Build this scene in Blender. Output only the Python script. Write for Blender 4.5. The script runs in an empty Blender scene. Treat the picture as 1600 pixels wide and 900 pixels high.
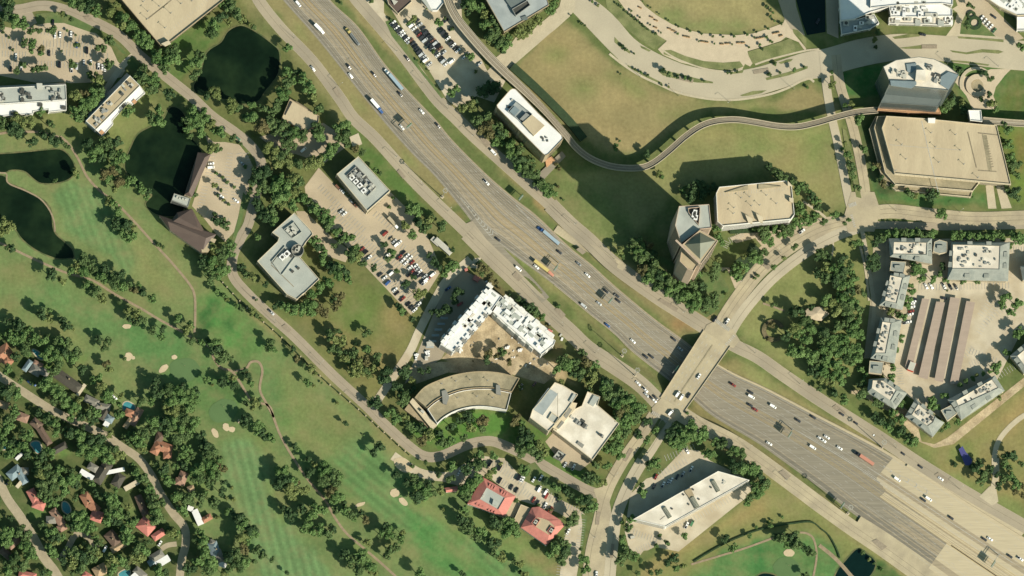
import bpy, bmesh, math, random
import numpy as np
from mathutils import Vector, Matrix
R = math.radians
rnd = random.Random(7)
S = bpy.context.scene
COL = S.collection

# ------------------------------------------------------------------ camera
MPP = 0.5                                   # metres per photo pixel
TILT, AZ = math.atan(.19), R(25)            # the satellite looks slightly obliquely, from the south-south-west
F = Vector((math.sin(AZ)*math.sin(TILT), math.cos(AZ)*math.sin(TILT), -math.cos(TILT)))
RT = F.cross(Vector((0, 1, 0))).normalized()
UP = RT.cross(F)
cam = bpy.data.objects.new('camera', bpy.data.cameras.new('camera'))
COL.objects.link(cam)
cam.data.type = 'ORTHO'
cam.data.ortho_scale = 1600*MPP
cam.matrix_world = Matrix.Translation(-F*600) @ Matrix((RT, UP, -F)).transposed().to_4x4()
cam.data.clip_start = 1
cam.data.clip_end = 20000
S.camera = cam

# ------------------------------------------------------------------ light
SUN_EL = R(35)
SUN_AZ = math.atan2(.75, -.66)              # clockwise from north
to_sun = Vector((math.sin(SUN_AZ)*math.cos(SUN_EL), math.cos(SUN_AZ)*math.cos(SUN_EL), math.sin(SUN_EL)))
W = bpy.data.worlds.new('World'); S.world = W
W.use_nodes = True
wn = W.node_tree
sky = wn.nodes.new('ShaderNodeTexSky')
sky.sky_type = 'NISHITA'; sky.sun_disc = False
sky.sun_elevation = SUN_EL; sky.sun_rotation = SUN_AZ
sky.air_density = 1.0; sky.dust_density = 1.5
bg = wn.nodes['Background']; bg.inputs[1].default_value = 0.076
tint = wn.nodes.new('ShaderNodeVectorMath'); tint.operation = 'MULTIPLY'; tint.inputs[1].default_value = (.84, 1.12, .92)   # greens the sky light so that shadows turn teal
wn.links.new(sky.outputs[0], tint.inputs[0]); wn.links.new(tint.outputs[0], bg.inputs[0])
sl = bpy.data.lights.new('sun', 'SUN')
sl.energy = 4.6; sl.angle = R(0.5); sl.color = (1.0, .93, .80)
so = bpy.data.objects.new('sun', sl); COL.objects.link(so)
so.rotation_euler = to_sun.to_track_quat('Z', 'Y').to_euler()
S.view_settings.view_transform = 'Standard'
S.view_settings.look = 'None'
S.view_settings.exposure = 0.75
S.view_settings.gamma = 1
try: S.view_settings.use_curve_mapping = False
except Exception: pass
S.cycles.max_bounces = 4
S.cycles.diffuse_bounces = 2

# ------------------------------------------------------------------ survey helpers
_det = RT.x*UP.y - RT.y*UP.x
def G(px, py, z=0.0):
    """photo pixel at height z -> plan position"""
    a = (px-800)*MPP - RT.z*z; b = (450-py)*MPP - UP.z*z
    return ((a*UP.y - RT.y*b)/_det, (RT.x*b - UP.x*a)/_det)
def t(k, s):
    """points read off enlarged map sheet k (column,row; 5x)"""
    c, r = int(k[0]), int(k[1]); o = []
    for w in s.split():
        x, y = w.split(',')[:2]
        o.append((c*320+float(x)/5, r*180+float(y)/5))
    return o
def px(s): return [tuple(map(float, w.split(','))) for w in s.split()]
def catmull(P, closed=False, n=6):
    P = [tuple(p) for p in P]; out = []; m = len(P)
    rng = range(m) if closed else range(m-1)
    for i in rng:
        if closed: a, b, c, d = P[i-1], P[i], P[(i+1) % m], P[(i+2) % m]
        else: a, b, c, d = P[max(i-1, 0)], P[i], P[i+1], P[min(i+2, m-1)]
        for j in range(n):
            u = j/n
            out.append(tuple(.5*((2*b[k])+(-a[k]+c[k])*u+(2*a[k]-5*b[k]+4*c[k]-d[k])*u*u+(-a[k]+3*b[k]-3*c[k]+d[k])*u**3) for k in range(len(b))))
    if not closed: out.append(P[-1])
    return out
def area(P): return .5*sum(P[i-1][0]*P[i][1]-P[i][0]*P[i-1][1] for i in range(len(P)))
def inside(p, poly):
    x, y = p; c = False
    for i in range(len(poly)):
        (x1, y1), (x2, y2) = poly[i-1], poly[i]
        if (y1 > y) != (y2 > y) and x < (x2-x1)*(y-y1)/(y2-y1)+x1: c = not c
    return c
def sdf(X, Y, P):
    """signed distance, negative inside"""
    d = np.full(X.shape, 1e9); ins = np.zeros(X.shape, bool)
    n = len(P)
    for i in range(n):
        x1, y1 = P[i-1]; x2, y2 = P[i]
        ex, ey = x2-x1, y2-y1; L = ex*ex+ey*ey+1e-9
        u = np.clip(((X-x1)*ex+(Y-y1)*ey)/L, 0, 1)
        d = np.minimum(d, np.hypot(X-x1-u*ex, Y-y1-u*ey))
        if y1 != y2:
            c = ((y1 > Y) != (y2 > Y)) & (X < (x2-x1)*(Y-y1)/(y2-y1)+x1)
            ins ^= c
    return np.where(ins, -d, d)

# the freeway dips below the cross street
BR = G(1085, 580)
def depth(x, y):
    q = np.clip(1-np.hypot(x-BR[0], y-BR[1])/240, 0, 1)
    return 7.5*q*q*(3-2*q)
def Gf(p):
    x, y = G(*p)
    for _ in range(2): x, y = G(p[0], p[1], -float(depth(x, y)))
    return (x, y)
SWE = px('395,-60 442,0 500,66 586,174 640,236 680,276 726,332 748,360 780,382 810,404 860,441 920,490 960,522 986,548 1034,586 1080,622 1116,652 1180,690 1220,718 1280,762 1340,808 1440,880 1530,945 1650,1030')
NEE = px('470,-60 516,0 560,42 600,98 640,144 680,186 708,220 760,272 804,310 840,338 890,386 925,414 960,446 1020,496 1064,528 1095,552 1144,582 1200,608 1280,650 1376,700 1460,752 1530,797 1600,840 1720,915')
def resample(P, n):
    P = np.array(P); s = np.r_[0, np.cumsum(np.hypot(*np.diff(P, axis=0).T))]
    q = np.linspace(0, s[-1], n)
    return np.c_[np.interp(q, s, P[:, 0]), np.interp(q, s, P[:, 1])]
NS = 220
SW_ = resample([Gf(p) for p in catmull(SWE)], NS); NE_ = resample([Gf(p) for p in catmull(NEE)], NS)
FWY = [tuple(p) for p in SW_] + [tuple(p) for p in NE_[::-1]]
def zt(X, Y):
    X = np.asarray(X, float); Y = np.asarray(Y, float)
    D = depth(X, Y); z = np.zeros(X.shape)
    m = D > .01
    if m.any():
        s = sdf(X[m], Y[m], FWY[::4])
        q = np.clip(1-(s-1.5)/10.5, 0, 1)
        z[m] = -D[m]*q*q*(3-2*q)
    return z

# ------------------------------------------------------------------ materials
K = (1.66, 1.66, 1.60)                      # sunlit horizontal grey -> picture value
def lin(c): c /= 255; return c/12.92 if c < .04045 else ((c+.055)/1.055)**2.4
def C(r, g, b, f=1.0): return tuple(min(.86, f*lin(v)/k) for v, k in zip((r, g, b), K))
MATS = {}
def mat(name, col, rough=.85, var=.12, sc=.15, fine=.1, fsc=1.5, spec=.3, stretch=None, metal=0, alt=None, altsc=.05, bump=0):
    if name in MATS: return MATS[name]
    m = bpy.data.materials.new(name); m.use_nodes = True; MATS[name] = m
    nt = m.node_tree; N = nt.nodes; L = nt.links; b = N['Principled BSDF']
    b.inputs['Roughness'].default_value = rough; b.inputs['Specular IOR Level'].default_value = spec
    b.inputs['Metallic'].default_value = metal
    tc = N.new('ShaderNodeTexCoord'); vec = tc.outputs['Object']
    if stretch:
        mp = N.new('ShaderNodeMapping'); mp.inputs['Rotation'].default_value = (0, 0, R(stretch[0])); mp.inputs['Scale'].default_value = (stretch[1], stretch[2], 1)
        L.new(vec, mp.inputs[0]); vec = mp.outputs[0]
    def noise(s, d=3):
        n = N.new('ShaderNodeTexNoise'); n.inputs['Scale'].default_value = s; n.inputs['Detail'].default_value = d
        L.new(vec, n.inputs['Vector']); return n.outputs['Fac']
    def rng(o, a, c, lo=.3, hi=.7):
        q = N.new('ShaderNodeMapRange'); q.inputs[1].default_value = lo; q.inputs[2].default_value = hi
        q.inputs[3].default_value = a; q.inputs[4].default_value = c; L.new(o, q.inputs[0]); return q.outputs[0]
    mu = N.new('ShaderNodeMath'); mu.operation = 'MULTIPLY'
    L.new(rng(noise(sc), 1-var, 1+var), mu.inputs[0]); L.new(rng(noise(fsc, 4), 1-fine, 1+fine), mu.inputs[1])
    if alt:
        mx = N.new('ShaderNodeMix'); mx.data_type = 'RGBA'
        mx.inputs[6].default_value = (*col, 1); mx.inputs[7].default_value = (*alt, 1)
        L.new(rng(noise(altsc, 4), 0, 1, .42, .62), mx.inputs[0]); src = mx.outputs[2]
    else:
        rg = N.new('ShaderNodeRGB'); rg.outputs[0].default_value = (*col, 1); src = rg.outputs[0]
    vm = N.new('ShaderNodeVectorMath'); vm.operation = 'SCALE'
    L.new(src, vm.inputs[0]); L.new(mu.outputs[0], vm.inputs['Scale']); L.new(vm.outputs[0], b.inputs['Base Color'])
    if bump:
        bp = N.new('ShaderNodeBump'); bp.inputs['Strength'].default_value = bump; bp.inputs['Distance'].default_value = .2
        L.new(noise(fsc, 4), bp.inputs['Height']); L.new(bp.outputs[0], b.inputs['Normal'])
    return m
M = {}
M['asphalt'] = mat('asphalt', C(156, 147, 126), stretch=(-42, .05, 1.3), var=.13, sc=.6, fine=.08, fsc=2)
M['asphalt_dark'] = mat('asphalt_dark', C(138, 131, 114), stretch=(-42, .05, 1.3), var=.12, sc=.5)
M['asphalt_tan'] = mat('asphalt_tan', C(174, 159, 130), stretch=(-42, .05, 1.3), var=.12, sc=.5)
M['fwy_concrete'] = mat('freeway_concrete', C(207, 191, 156), stretch=(-32, .06, 1.2), var=.05, sc=.5, fine=.08)
M['frontage'] = mat('frontage_concrete', C(186, 172, 144), var=.08, sc=.08, fine=.07, alt=C(168, 156, 132), altsc=.04)
M['street'] = mat('street_concrete', C(200, 185, 150), var=.10, sc=.1, fine=.08, alt=C(184, 170, 140), altsc=.06)
M['street_pale'] = mat('pale_street_concrete', C(206, 193, 163), var=.08, sc=.1, fine=.06, alt=C(192, 180, 152), altsc=.05)
M['lane'] = mat('lane_asphalt', C(176, 162, 137), var=.08, sc=.1, fine=.06)
M['res'] = mat('residential_concrete', C(182, 168, 138), var=.12, sc=.2, fine=.1)
M['lot'] = mat('lot_concrete', C(206, 188, 156), var=.1, sc=.12, fine=.1, alt=C(190, 173, 142), altsc=.06)
M['lot_pale'] = mat('pale_lot_concrete', C(216, 202, 172), var=.08, sc=.1, fine=.06, alt=C(198, 182, 150), altsc=.06)
M['plaza'] = mat('plaza_paving', C(214, 196, 164), var=.06, sc=.2, fine=.08)
M['path'] = mat('cart_path', C(165, 146, 116), var=.15, sc=.3, fine=.1)
M['walk'] = mat('walkway_concrete', C(206, 192, 160), var=.08)
M['dirt'] = mat('bare_dirt', C(206, 186, 148), var=.16, sc=.2, fine=.2, fsc=.9, alt=C(174, 154, 118), altsc=.08)
M['brownslope'] = mat('dry_slope_soil', C(128, 116, 84), var=.3, sc=.3, fine=.25, alt=C(104, 98, 66), altsc=.12)
M['kerb'] = mat('kerb_concrete', C(205, 190, 158), var=.08)
M['seam'] = mat('pavement_seam', C(148, 136, 110), var=.2, sc=.3)
M['white_line'] = mat('white_road_paint', C(196, 192, 178), var=.2, sc=.6)
M['yellow_line'] = mat('yellow_road_paint', C(184, 158, 100), var=.15, sc=.6)
M['sand'] = mat('bunker_sand', C(216, 196, 158), var=.06)
M['water'] = mat('pond_water', (.005, .013, .006), rough=.25, var=.3, sc=.03, fine=.15, fsc=.2, spec=.12, alt=(.010, .020, .008), altsc=.03)
M['canal'] = mat('canal_water', (.003, .012, .010), rough=.1, spec=.2)
M['pool'] = mat('pool_water', C(84, 156, 160), rough=.08, var=.1)
M['green_turf'] = mat('putting_green_turf', C(98, 126, 76), var=.05, sc=.1, fine=.05)
M['grass_isl'] = mat('island_grass', C(140, 142, 92), var=.15, sc=.15, fine=.15, alt=C(116, 124, 74), altsc=.1)
M['lawn'] = mat('watered_lawn', C(98, 120, 66), var=.15, sc=.12, fine=.15, alt=C(120, 128, 78), altsc=.1)
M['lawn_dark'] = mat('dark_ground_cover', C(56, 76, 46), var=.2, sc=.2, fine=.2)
M['roof_white'] = mat('white_membrane_roof', C(250, 248, 240), var=.05, sc=.15, fine=.04, rough=.6, alt=C(255, 252, 240), altsc=.1)
M['roof_warm'] = mat('warm_white_roof', C(228, 217, 194), var=.08, sc=.12, fine=.06, alt=C(246, 236, 214), altsc=.1)
M['roof_beige'] = mat('beige_parking_deck', C(211, 193, 157), var=.07, sc=.1, fine=.06, alt=C(198, 180, 146), altsc=.07, stretch=(15, 1, .25))
M['roof_beige2'] = mat('stained_parking_deck', C(180, 166, 132), var=.12, sc=.3, fine=.12, alt=C(154, 144, 114), altsc=.06)
M['roof_grey'] = mat('grey_gravel_roof', C(190, 192, 178), var=.07, sc=.15, fine=.06, alt=C(178, 181, 168), altsc=.08)
M['roof_tan'] = mat('tan_gravel_roof', C(196, 178, 142), var=.08, sc=.15, fine=.06)
M['roof_blue'] = mat('blue_grey_roof', C(176, 182, 176), var=.07, sc=.15, fine=.06, alt=C(164, 171, 166), altsc=.1)
M['shingle_green'] = mat('grey_green_shingle', C(166, 168, 154), var=.08, sc=.3, fine=.1, alt=C(152, 156, 144), altsc=.2)
M['shingle_brown'] = mat('dark_brown_metal_roof', C(104, 88, 78), var=.06, sc=.2, fine=.05, rough=.6)
M['tile_red'] = mat('red_clay_tile', C(212, 136, 120), var=.1, sc=.3, fine=.12, fsc=2)
M['carport'] = mat('brown_carport_metal', C(184, 164, 144), var=.06, sc=.2, fine=.05, stretch=(18, .4, 3))
M['wall_white'] = mat('white_wall', C(245, 240, 225), var=.05)
M['wall_cream'] = mat('cream_wall', C(222, 206, 172), var=.07)
M['wall_tan'] = mat('tan_concrete_wall', C(178, 160, 126), var=.1)
M['wall_grey'] = mat('grey_concrete_wall', C(150, 148, 136), var=.1)
M['wall_brown'] = mat('brown_granite_wall', C(206, 182, 156), var=.08)
M['brick'] = mat('orange_brick', C(214, 166, 122), var=.1, fine=.2)
M['dark'] = mat('dark_opening', (.02, .022, .02), var=.1)
M['glass'] = mat('dark_window_glass', (.02, .03, .032), rough=.12, spec=.6, var=.1)
M['glass_grey'] = mat('grey_curtain_glass', C(120, 128, 122), rough=.25, spec=.5, var=.06)
M['glass_green'] = mat('green_glass', C(118, 120, 100), rough=.4, spec=.5, var=.08)
M['glass_blue'] = mat('blue_sloped_glass', C(138, 152, 152), rough=.35, spec=.5, var=.08)
M['metal'] = mat('galvanised_metal', C(168, 168, 158), rough=.5, metal=.2, var=.08)
M['metal_dark'] = mat('dark_equipment', C(84, 84, 76), rough=.6, var=.2)
M['hvac'] = mat('hvac_paint', C(206, 202, 184), rough=.6, var=.08)
M['track'] = mat('guideway_concrete', C(192, 182, 158), var=.06, sc=.3)
M['track_bed'] = mat('guideway_rail_bed', C(164, 152, 128), var=.1, sc=.4)
M['rail'] = mat('guideway_rail', C(112, 104, 88), var=.1)
M['sign_green'] = mat('road_sign_green', (.01, .12, .05), rough=.5, var=.05)
M['tyre'] = mat('tyre_rubber', (.015, .015, .015), var=.1)
M['carglass'] = mat('car_glass', (.012, .015, .018), rough=.08, spec=.6, var=.02)
M['bark'] = mat('tree_bark', (.09, .065, .045), var=.2, sc=1)
M['hedge'] = mat('hedge_leaves', C(54, 76, 42), var=.3, sc=.5, fine=.3, fsc=2)
M['tarp'] = mat('violet_blue_tarp', C(84, 84, 140), rough=.5, var=.1)

def leafmat(name, a, b):
    m = bpy.data.materials.new(name); m.use_nodes = True
    nt = m.node_tree; N = nt.nodes; L = nt.links; p = N['Principled BSDF']
    p.inputs['Roughness'].default_value = .75; p.inputs['Specular IOR Level'].default_value = .15
    tc = N.new('ShaderNodeTexCoord'); n = N.new('ShaderNodeTexNoise'); n.inputs['Scale'].default_value = 1.6; n.inputs['Detail'].default_value = 3
    L.new(tc.outputs['Object'], n.inputs['Vector'])
    oi = N.new('ShaderNodeObjectInfo'); ad = N.new('ShaderNodeMath'); ad.operation = 'ADD'
    ml = N.new('ShaderNodeMath'); ml.operation = 'MULTIPLY'; ml.inputs[1].default_value = .5
    L.new(oi.outputs['Random'], ml.inputs[0]); L.new(n.outputs['Fac'], ad.inputs[0]); L.new(ml.outputs[0], ad.inputs[1])
    mr = N.new('ShaderNodeMapRange'); mr.inputs[1].default_value = .4; mr.inputs[2].default_value = 1.1
    L.new(ad.outputs[0], mr.inputs[0])
    mx = N.new('ShaderNodeMix'); mx.data_type = 'RGBA'; mx.inputs[6].default_value = (*a, 1); mx.inputs[7].default_value = (*b, 1)
    L.new(mr.outputs[0], mx.inputs[0]); L.new(mx.outputs[2], p.inputs['Base Color'])
    return m
LEAF = {'': leafmat('leaf_mid_green', C(78, 102, 58), C(116, 138, 84)),
        'g': leafmat('leaf_bright_green', C(88, 120, 64), C(126, 154, 90)),
        'd': leafmat('leaf_shadow_dark_green', C(60, 86, 52), C(92, 116, 72)),  # dark foliage, also worn by crowns standing in for shadows
        'y': leafmat('leaf_yellow_green', C(112, 126, 70), C(146, 156, 94)),
        'b': leafmat('leaf_rusty', C(102, 104, 64), C(132, 124, 82))}
TONE = {'': 'green', 'g': 'bright green', 'd': 'dark green', 'y': 'yellowish', 'b': 'rusty brown'}

# ------------------------------------------------------------------ object helpers
def tag(o, label=None, cat=None, group=None, kind=None):
    if label: o['label'] = label
    if cat: o['category'] = cat
    if group: o['group'] = group
    if kind: o['kind'] = kind
    return o
def meshobj(name, V, Fc, m, parent=None, smooth=False):
    me = bpy.data.meshes.new(name)
    if parent is not None:
        l = parent.location; V = [(v[0]-l.x, v[1]-l.y, v[2]-l.z) for v in V]
    me.from_pydata(V, [], Fc); me.materials.append(m); me.update()
    if smooth: me.shade_smooth()
    o = bpy.data.objects.new(name, me); COL.objects.link(o)
    if parent is not None: o.parent = parent
    return o
def empty(name, x, y, z, label, cat, group=None):
    o = bpy.data.objects.new(name, None); COL.objects.link(o); o.location = (x, y, z); o.empty_display_size = 1
    return tag(o, label, cat, group)
LAY = .04
UNIQ = [0]
def triangulated(P):
    bm = bmesh.new(); vs = [bm.verts.new((x, y, 0)) for x, y in P]
    if area(P) < 0: vs = vs[::-1]
    f = bm.faces.new(vs); f.normal_update(); bmesh.ops.triangulate(bm, faces=[f])
    bm.verts.index_update()
    V = [tuple(v.co) for v in bm.verts]; Fc = [tuple(v.index for v in f.verts) for f in bm.faces]
    bm.free()
    Fc = [f if area([V[i][:2] for i in f]) > 0 else f[::-1] for f in Fc]
    return V, Fc
def sheet(name, P, m, layer=1, smooth=False, kind='structure', z=0):
    if smooth: P = catmull(P, True, 5)
    W_ = [G(*p[:2], z) for p in P]
    V, Fc = triangulated(W_); UNIQ[0] = (UNIQ[0]+1) % 9
    return tag(meshobj(name, [(x, y, z+LAY*layer+.004*UNIQ[0]) for x, y, _ in V], Fc, m), kind=kind)
def dens(P, step=6):
    o = [P[0]]
    for a, b in zip(P, P[1:]):
        n = max(1, int(math.dist(a, b)/step))
        o += [(a[0]+(b[0]-a[0])*i/n, a[1]+(b[1]-a[1])*i/n) for i in range(1, n+1)]
    return o
def offset(P, d):
    o = []
    for i, p in enumerate(P):
        a = P[max(i-1, 0)]; b = P[min(i+1, len(P)-1)]
        tx, ty = b[0]-a[0], b[1]-a[1]; L = math.hypot(tx, ty) or 1
        o.append((p[0]-ty/L*d, p[1]+tx/L*d))
    return o
def strip(A, B, zo, drape=False):
    n = len(A)
    za = zt([p[0] for p in A], [p[1] for p in A]) if drape else [0]*n
    zb = zt([p[0] for p in B], [p[1] for p in B]) if drape else [0]*n
    V = [(p[0], p[1], float(z)+zo) for p, z in zip(A, za)]+[(p[0], p[1], float(z)+zo) for p, z in zip(B, zb)]
    return V, [(i, i+1, n+i+1, n+i) for i in range(n-1)]
def ribbon(name, P, w, m, layer=1, smooth=True, kerb=None, seams=0, kind='structure'):
    """w metres wide strip along pixel polyline"""
    if smooth: P = catmull(P, False, 6)
    C_ = [G(*p) for p in P]
    V, Fc = strip(offset(C_, -w/2), offset(C_, w/2), LAY*layer)
    o = tag(meshobj(name, V, Fc, m), kind=kind)
    if kerb:
        for s in (-1, 1):
            kerbline(offset(C_, s*(w/2)), kerb)
    if seams:
        for k in range(1, seams):
            q = -w/2+w*k/seams
            V, Fc = strip(offset(C_, q-.13), offset(C_, q+.13), LAY*(layer+1))
            SEAMS[0].extend(V); b = SEAMS[2]; SEAMS[1].extend([tuple(i+b for i in f) for f in Fc]); SEAMS[2] += len(V)
    return o
SEAMS = [[], [], 0]
KERB = [[], []]
def kerbline(W_, w=.35, h=.13):
    a = offset(W_, -w/2); b = offset(W_, w/2); n = len(a); V, Fc = KERB; k = len(V)
    V += [(x, y, h) for x, y in a]+[(x, y, h) for x, y in b]+[(x, y, 0) for x, y in a]+[(x, y, 0) for x, y in b]
    for i in range(n-1):
        Fc += [(k+i, k+i+1, k+n+i+1, k+n+i), (k+i, k+2*n+i, k+2*n+i+1, k+i+1), (k+n+i, k+n+i+1, k+3*n+i+1, k+3*n+i)]
def boxv(cx, cy, z0, w, l, h, ang=0, taper=1.0):
    """w along local x, l along local y; ang in world degrees"""
    c, s = math.cos(R(ang)), math.sin(R(ang)); V = []
    for zz, k in ((z0, 1), (z0+h, taper)):
        for dx, dy in ((-1, -1), (1, -1), (1, 1), (-1, 1)):
            x, y = dx*w/2*k, dy*l/2*k
            V.append((cx+c*x-s*y, cy+s*x+c*y, zz))
    return V, [(0, 3, 2, 1), (4, 5, 6, 7), (0, 1, 5, 4), (1, 2, 6, 5), (2, 3, 7, 6), (3, 0, 4, 7)]
def prismv(P, z0, z1):
    if area(P) < 0: P = P[::-1]
    n = len(P); V2, F2 = triangulated(P)
    V = [(x, y, z0) for x, y in P]+[(x, y, z1) for x, y in P]
    Fc = [(i, (i+1) % n, n+(i+1) % n, n+i) for i in range(n)]
    k = len(V); V += [(v[0], v[1], z1) for v in V2]; Fc += [tuple(k+i for i in f) for f in F2]
    return V, Fc
def join(*parts):
    V, Fc = [], []
    for v, f in parts:
        k = len(V); V += v; Fc += [tuple(k+i for i in q) for q in f]
    return V, Fc
def inset(P, d):
    """P counter-clockwise; move every edge inwards by d"""
    n = len(P); o = []
    for i in range(n):
        a, b, c = P[i-1], P[i], P[(i+1) % n]
        e1 = Vector((b[0]-a[0], b[1]-a[1])); e2 = Vector((c[0]-b[0], c[1]-b[1]))
        if e1.length < 1e-6 or e2.length < 1e-6: o.append(b); continue
        e1.normalize(); e2.normalize()
        n1 = Vector((-e1.y, e1.x)); n2 = Vector((-e2.y, e2.x)); m = n1+n2
        if m.length < .2: o.append(b); continue
        m.normalize(); k = d/max(.4, m.dot(n1)); o.append((b[0]+m.x*k, b[1]+m.y*k))
    return o
LAND = []                                    # landmarks for wording
def land(name, x, y): LAND.append((name, x, y))

def windows(root, P, z0, z1, floor=3.9, glass=None, sill=1.1, head=2.9, cap=70, name='window'):
    n = len(P); cnt = 0
    for i in range(n):
        a, b = P[i], P[(i+1) % n]; L = math.dist(a, b)
        if L < 5: continue
        nx, ny = (b[1]-a[1])/L, -(b[0]-a[0])/L
        if nx*-math.sin(AZ)+ny*-math.cos(AZ) < -.75: continue
        ux, uy = (b[0]-a[0])/L, (b[1]-a[1])/L
        for k in range(int((z1-z0)/floor)):
            za, zb = z0+k*floor+sill, min(z0+k*floor+head, z1-.4)
            if cnt >= cap or zb-za < .6: continue
            o = .06; A = (a[0]+ux*1+nx*o, a[1]+uy*1+ny*o); B = (b[0]-ux*1+nx*o, b[1]-uy*1+ny*o)
            A2 = (A[0]-nx*.16, A[1]-ny*.16); B2 = (B[0]-nx*.16, B[1]-ny*.16)
            V = [(*A, za), (*B, za), (*B, zb), (*A, zb), (*A2, za), (*B2, za), (*B2, zb), (*A2, zb)]
            meshobj(name, V, [(0, 1, 2, 3), (3, 2, 6, 7), (0, 4, 5, 1), (0, 3, 7, 4), (1, 5, 6, 2)], glass or M['glass'], root)
            cnt += 1
def building(name, label, cat, P, h, wall, roof, par=.9, win=True, z0=0, glass=None, root=None, floor=3.9, partname='wall', lm=None, sill=1.1, head=2.9, pw=.4):
    W_ = [G(*p, z0+h) for p in P]
    if area(W_) < 0: W_ = W_[::-1]
    cx = sum(p[0] for p in W_)/len(W_); cy = sum(p[1] for p in W_)/len(W_)
    if root is None:
        root = empty(name, cx, cy, z0, label, cat)
        if lm: land(lm, sum(p[0] for p in P)/len(P), sum(p[1] for p in P)/len(P))
    I = inset(W_, pw); n = len(W_)
    V = [(x, y, z0) for x, y in W_]+[(x, y, z0+h) for x, y in W_]+[(x, y, z0+h) for x, y in I]+[(x, y, z0+h-par) for x, y in I]
    Fc = []
    for i in range(n):
        j = (i+1) % n
        Fc += [(i, j, n+j, n+i), (n+i, n+j, 2*n+j, 2*n+i), (2*n+i, 2*n+j, 3*n+j, 3*n+i)]
    meshobj(partname, V, Fc, wall, root)
    V2, F2 = triangulated(I)
    meshobj('roof', [(v[0], v[1], z0+h-par) for v in V2], F2, roof, root)
    if win: windows(root, W_, z0, z0+h-par, floor, glass, sill, head)
    return root
def unit(root, x, y, w, l, h, z, ang=0, m=None, name='rooftop_unit', fan=True):
    """x,y photo pixel; w,l,h metres; ang screen-clockwise degrees"""
    gx, gy = G(x, y, z+h/2)
    o = meshobj(name, *boxv(gx, gy, z, w, l, h, -ang), m or M['hvac'], root)
    if fan and min(w, l) > 2.2:
        V = []; r = min(w, l)*.32
        for k in range(12): V.append((gx+r*math.cos(k*R(30)), gy+r*math.sin(k*R(30)), z+h+.12))
        V += [(v[0], v[1], z+h) for v in V]
        Fc = [tuple(range(12))]+[(i, 12+i, 12+(i+1) % 12, (i+1) % 12) for i in range(12)]
        f = meshobj('fan', [(v[0], v[1], v[2]) for v in V], Fc, M['metal_dark'])
        for v in f.data.vertices: v.co -= root.location
        f.parent = o
    return o
def clutter(root, P, n, z, ang=0, mats=('hvac', 'metal_dark', 'metal'), smin=1, smax=4, hmax=2.2):
    xs = [p[0] for p in P]; ys = [p[1] for p in P]; k = 0; tries = 0
    while k < n and tries < n*30:
        tries += 1
        x, y = rnd.uniform(min(xs), max(xs)), rnd.uniform(min(ys), max(ys))
        if not inside((x, y), P): continue
        unit(root, x, y, rnd.uniform(smin, smax), rnd.uniform(smin, smax), rnd.uniform(.6, hmax), z, ang, M[rnd.choice(mats)], fan=rnd.random() < .4)
        k += 1
def slab(root, P, z0, h, m, name, zref=None):
    W_ = [G(*p, (z0+h) if zref is None else zref) for p in P]
    return meshobj(name, *prismv(W_, z0, z0+h), m, root)
def lines(root, segs, z, w, m, name='painted_line'):
    pr = []
    for a, b in segs:
        A, B = G(*a, z), G(*b, z); L = math.dist(A, B)
        dx, dy = (B[0]-A[0])/L*w/2, (B[1]-A[1])/L*w/2
        pr.append(([(A[0]-dy*-1, A[1]-dx, z+.03), (B[0]-dy*-1, B[1]-dx, z+.03), (B[0]-dy, B[1]+dx, z+.03), (A[0]-dy, A[1]+dx, z+.03)], [(0, 1, 2, 3)]))
    V, Fc = join(*pr); Fc = [f if area([V[i][:2] for i in f]) > 0 else f[::-1] for f in Fc]
    return meshobj(name, V, Fc, m, root)
# ------------------------------------------------------------------ the ground: one sheet, grass and soil colours laid out as in the photo
def grid_axis(fine, st, far):
    a = np.arange(-fine, fine+.01, st); o = []; q = fine
    while q < far: q = q*1.35+st; o.append(q)
    o = np.array(o); return np.r_[-o[::-1], a, o]
gx_ = grid_axis(418, 1.5, 6000); gy_ = grid_axis(248, 1.5, 6000)
GX, GY = np.meshgrid(gx_, gy_)
GZ = zt(GX, GY)
sd_f = None
nx_, ny_ = len(gx_), len(gy_)
colr = np.zeros((ny_, nx_, 3)); colr[:] = (108, 120, 70)
def vnoise(X, Y, s, seed):
    q = np.random.RandomState(seed).rand(64, 64)
    u, v = X/s, Y/s; i, j = np.floor(u).astype(int), np.floor(v).astype(int); fu, fv = u-i, v-j
    fu = fu*fu*(3-2*fu); fv = fv*fv*(3-2*fv)
    g = lambda a, b: q[a % 64, b % 64]
    return (g(i, j)*(1-fu)+g(i+1, j)*fu)*(1-fv)+(g(i, j+1)*(1-fu)+g(i+1, j+1)*fu)*fv
WOB = (vnoise(GX, GY, 14, 1)-.5)*6+(vnoise(GX, GY, 5, 2)-.5)*3
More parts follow.
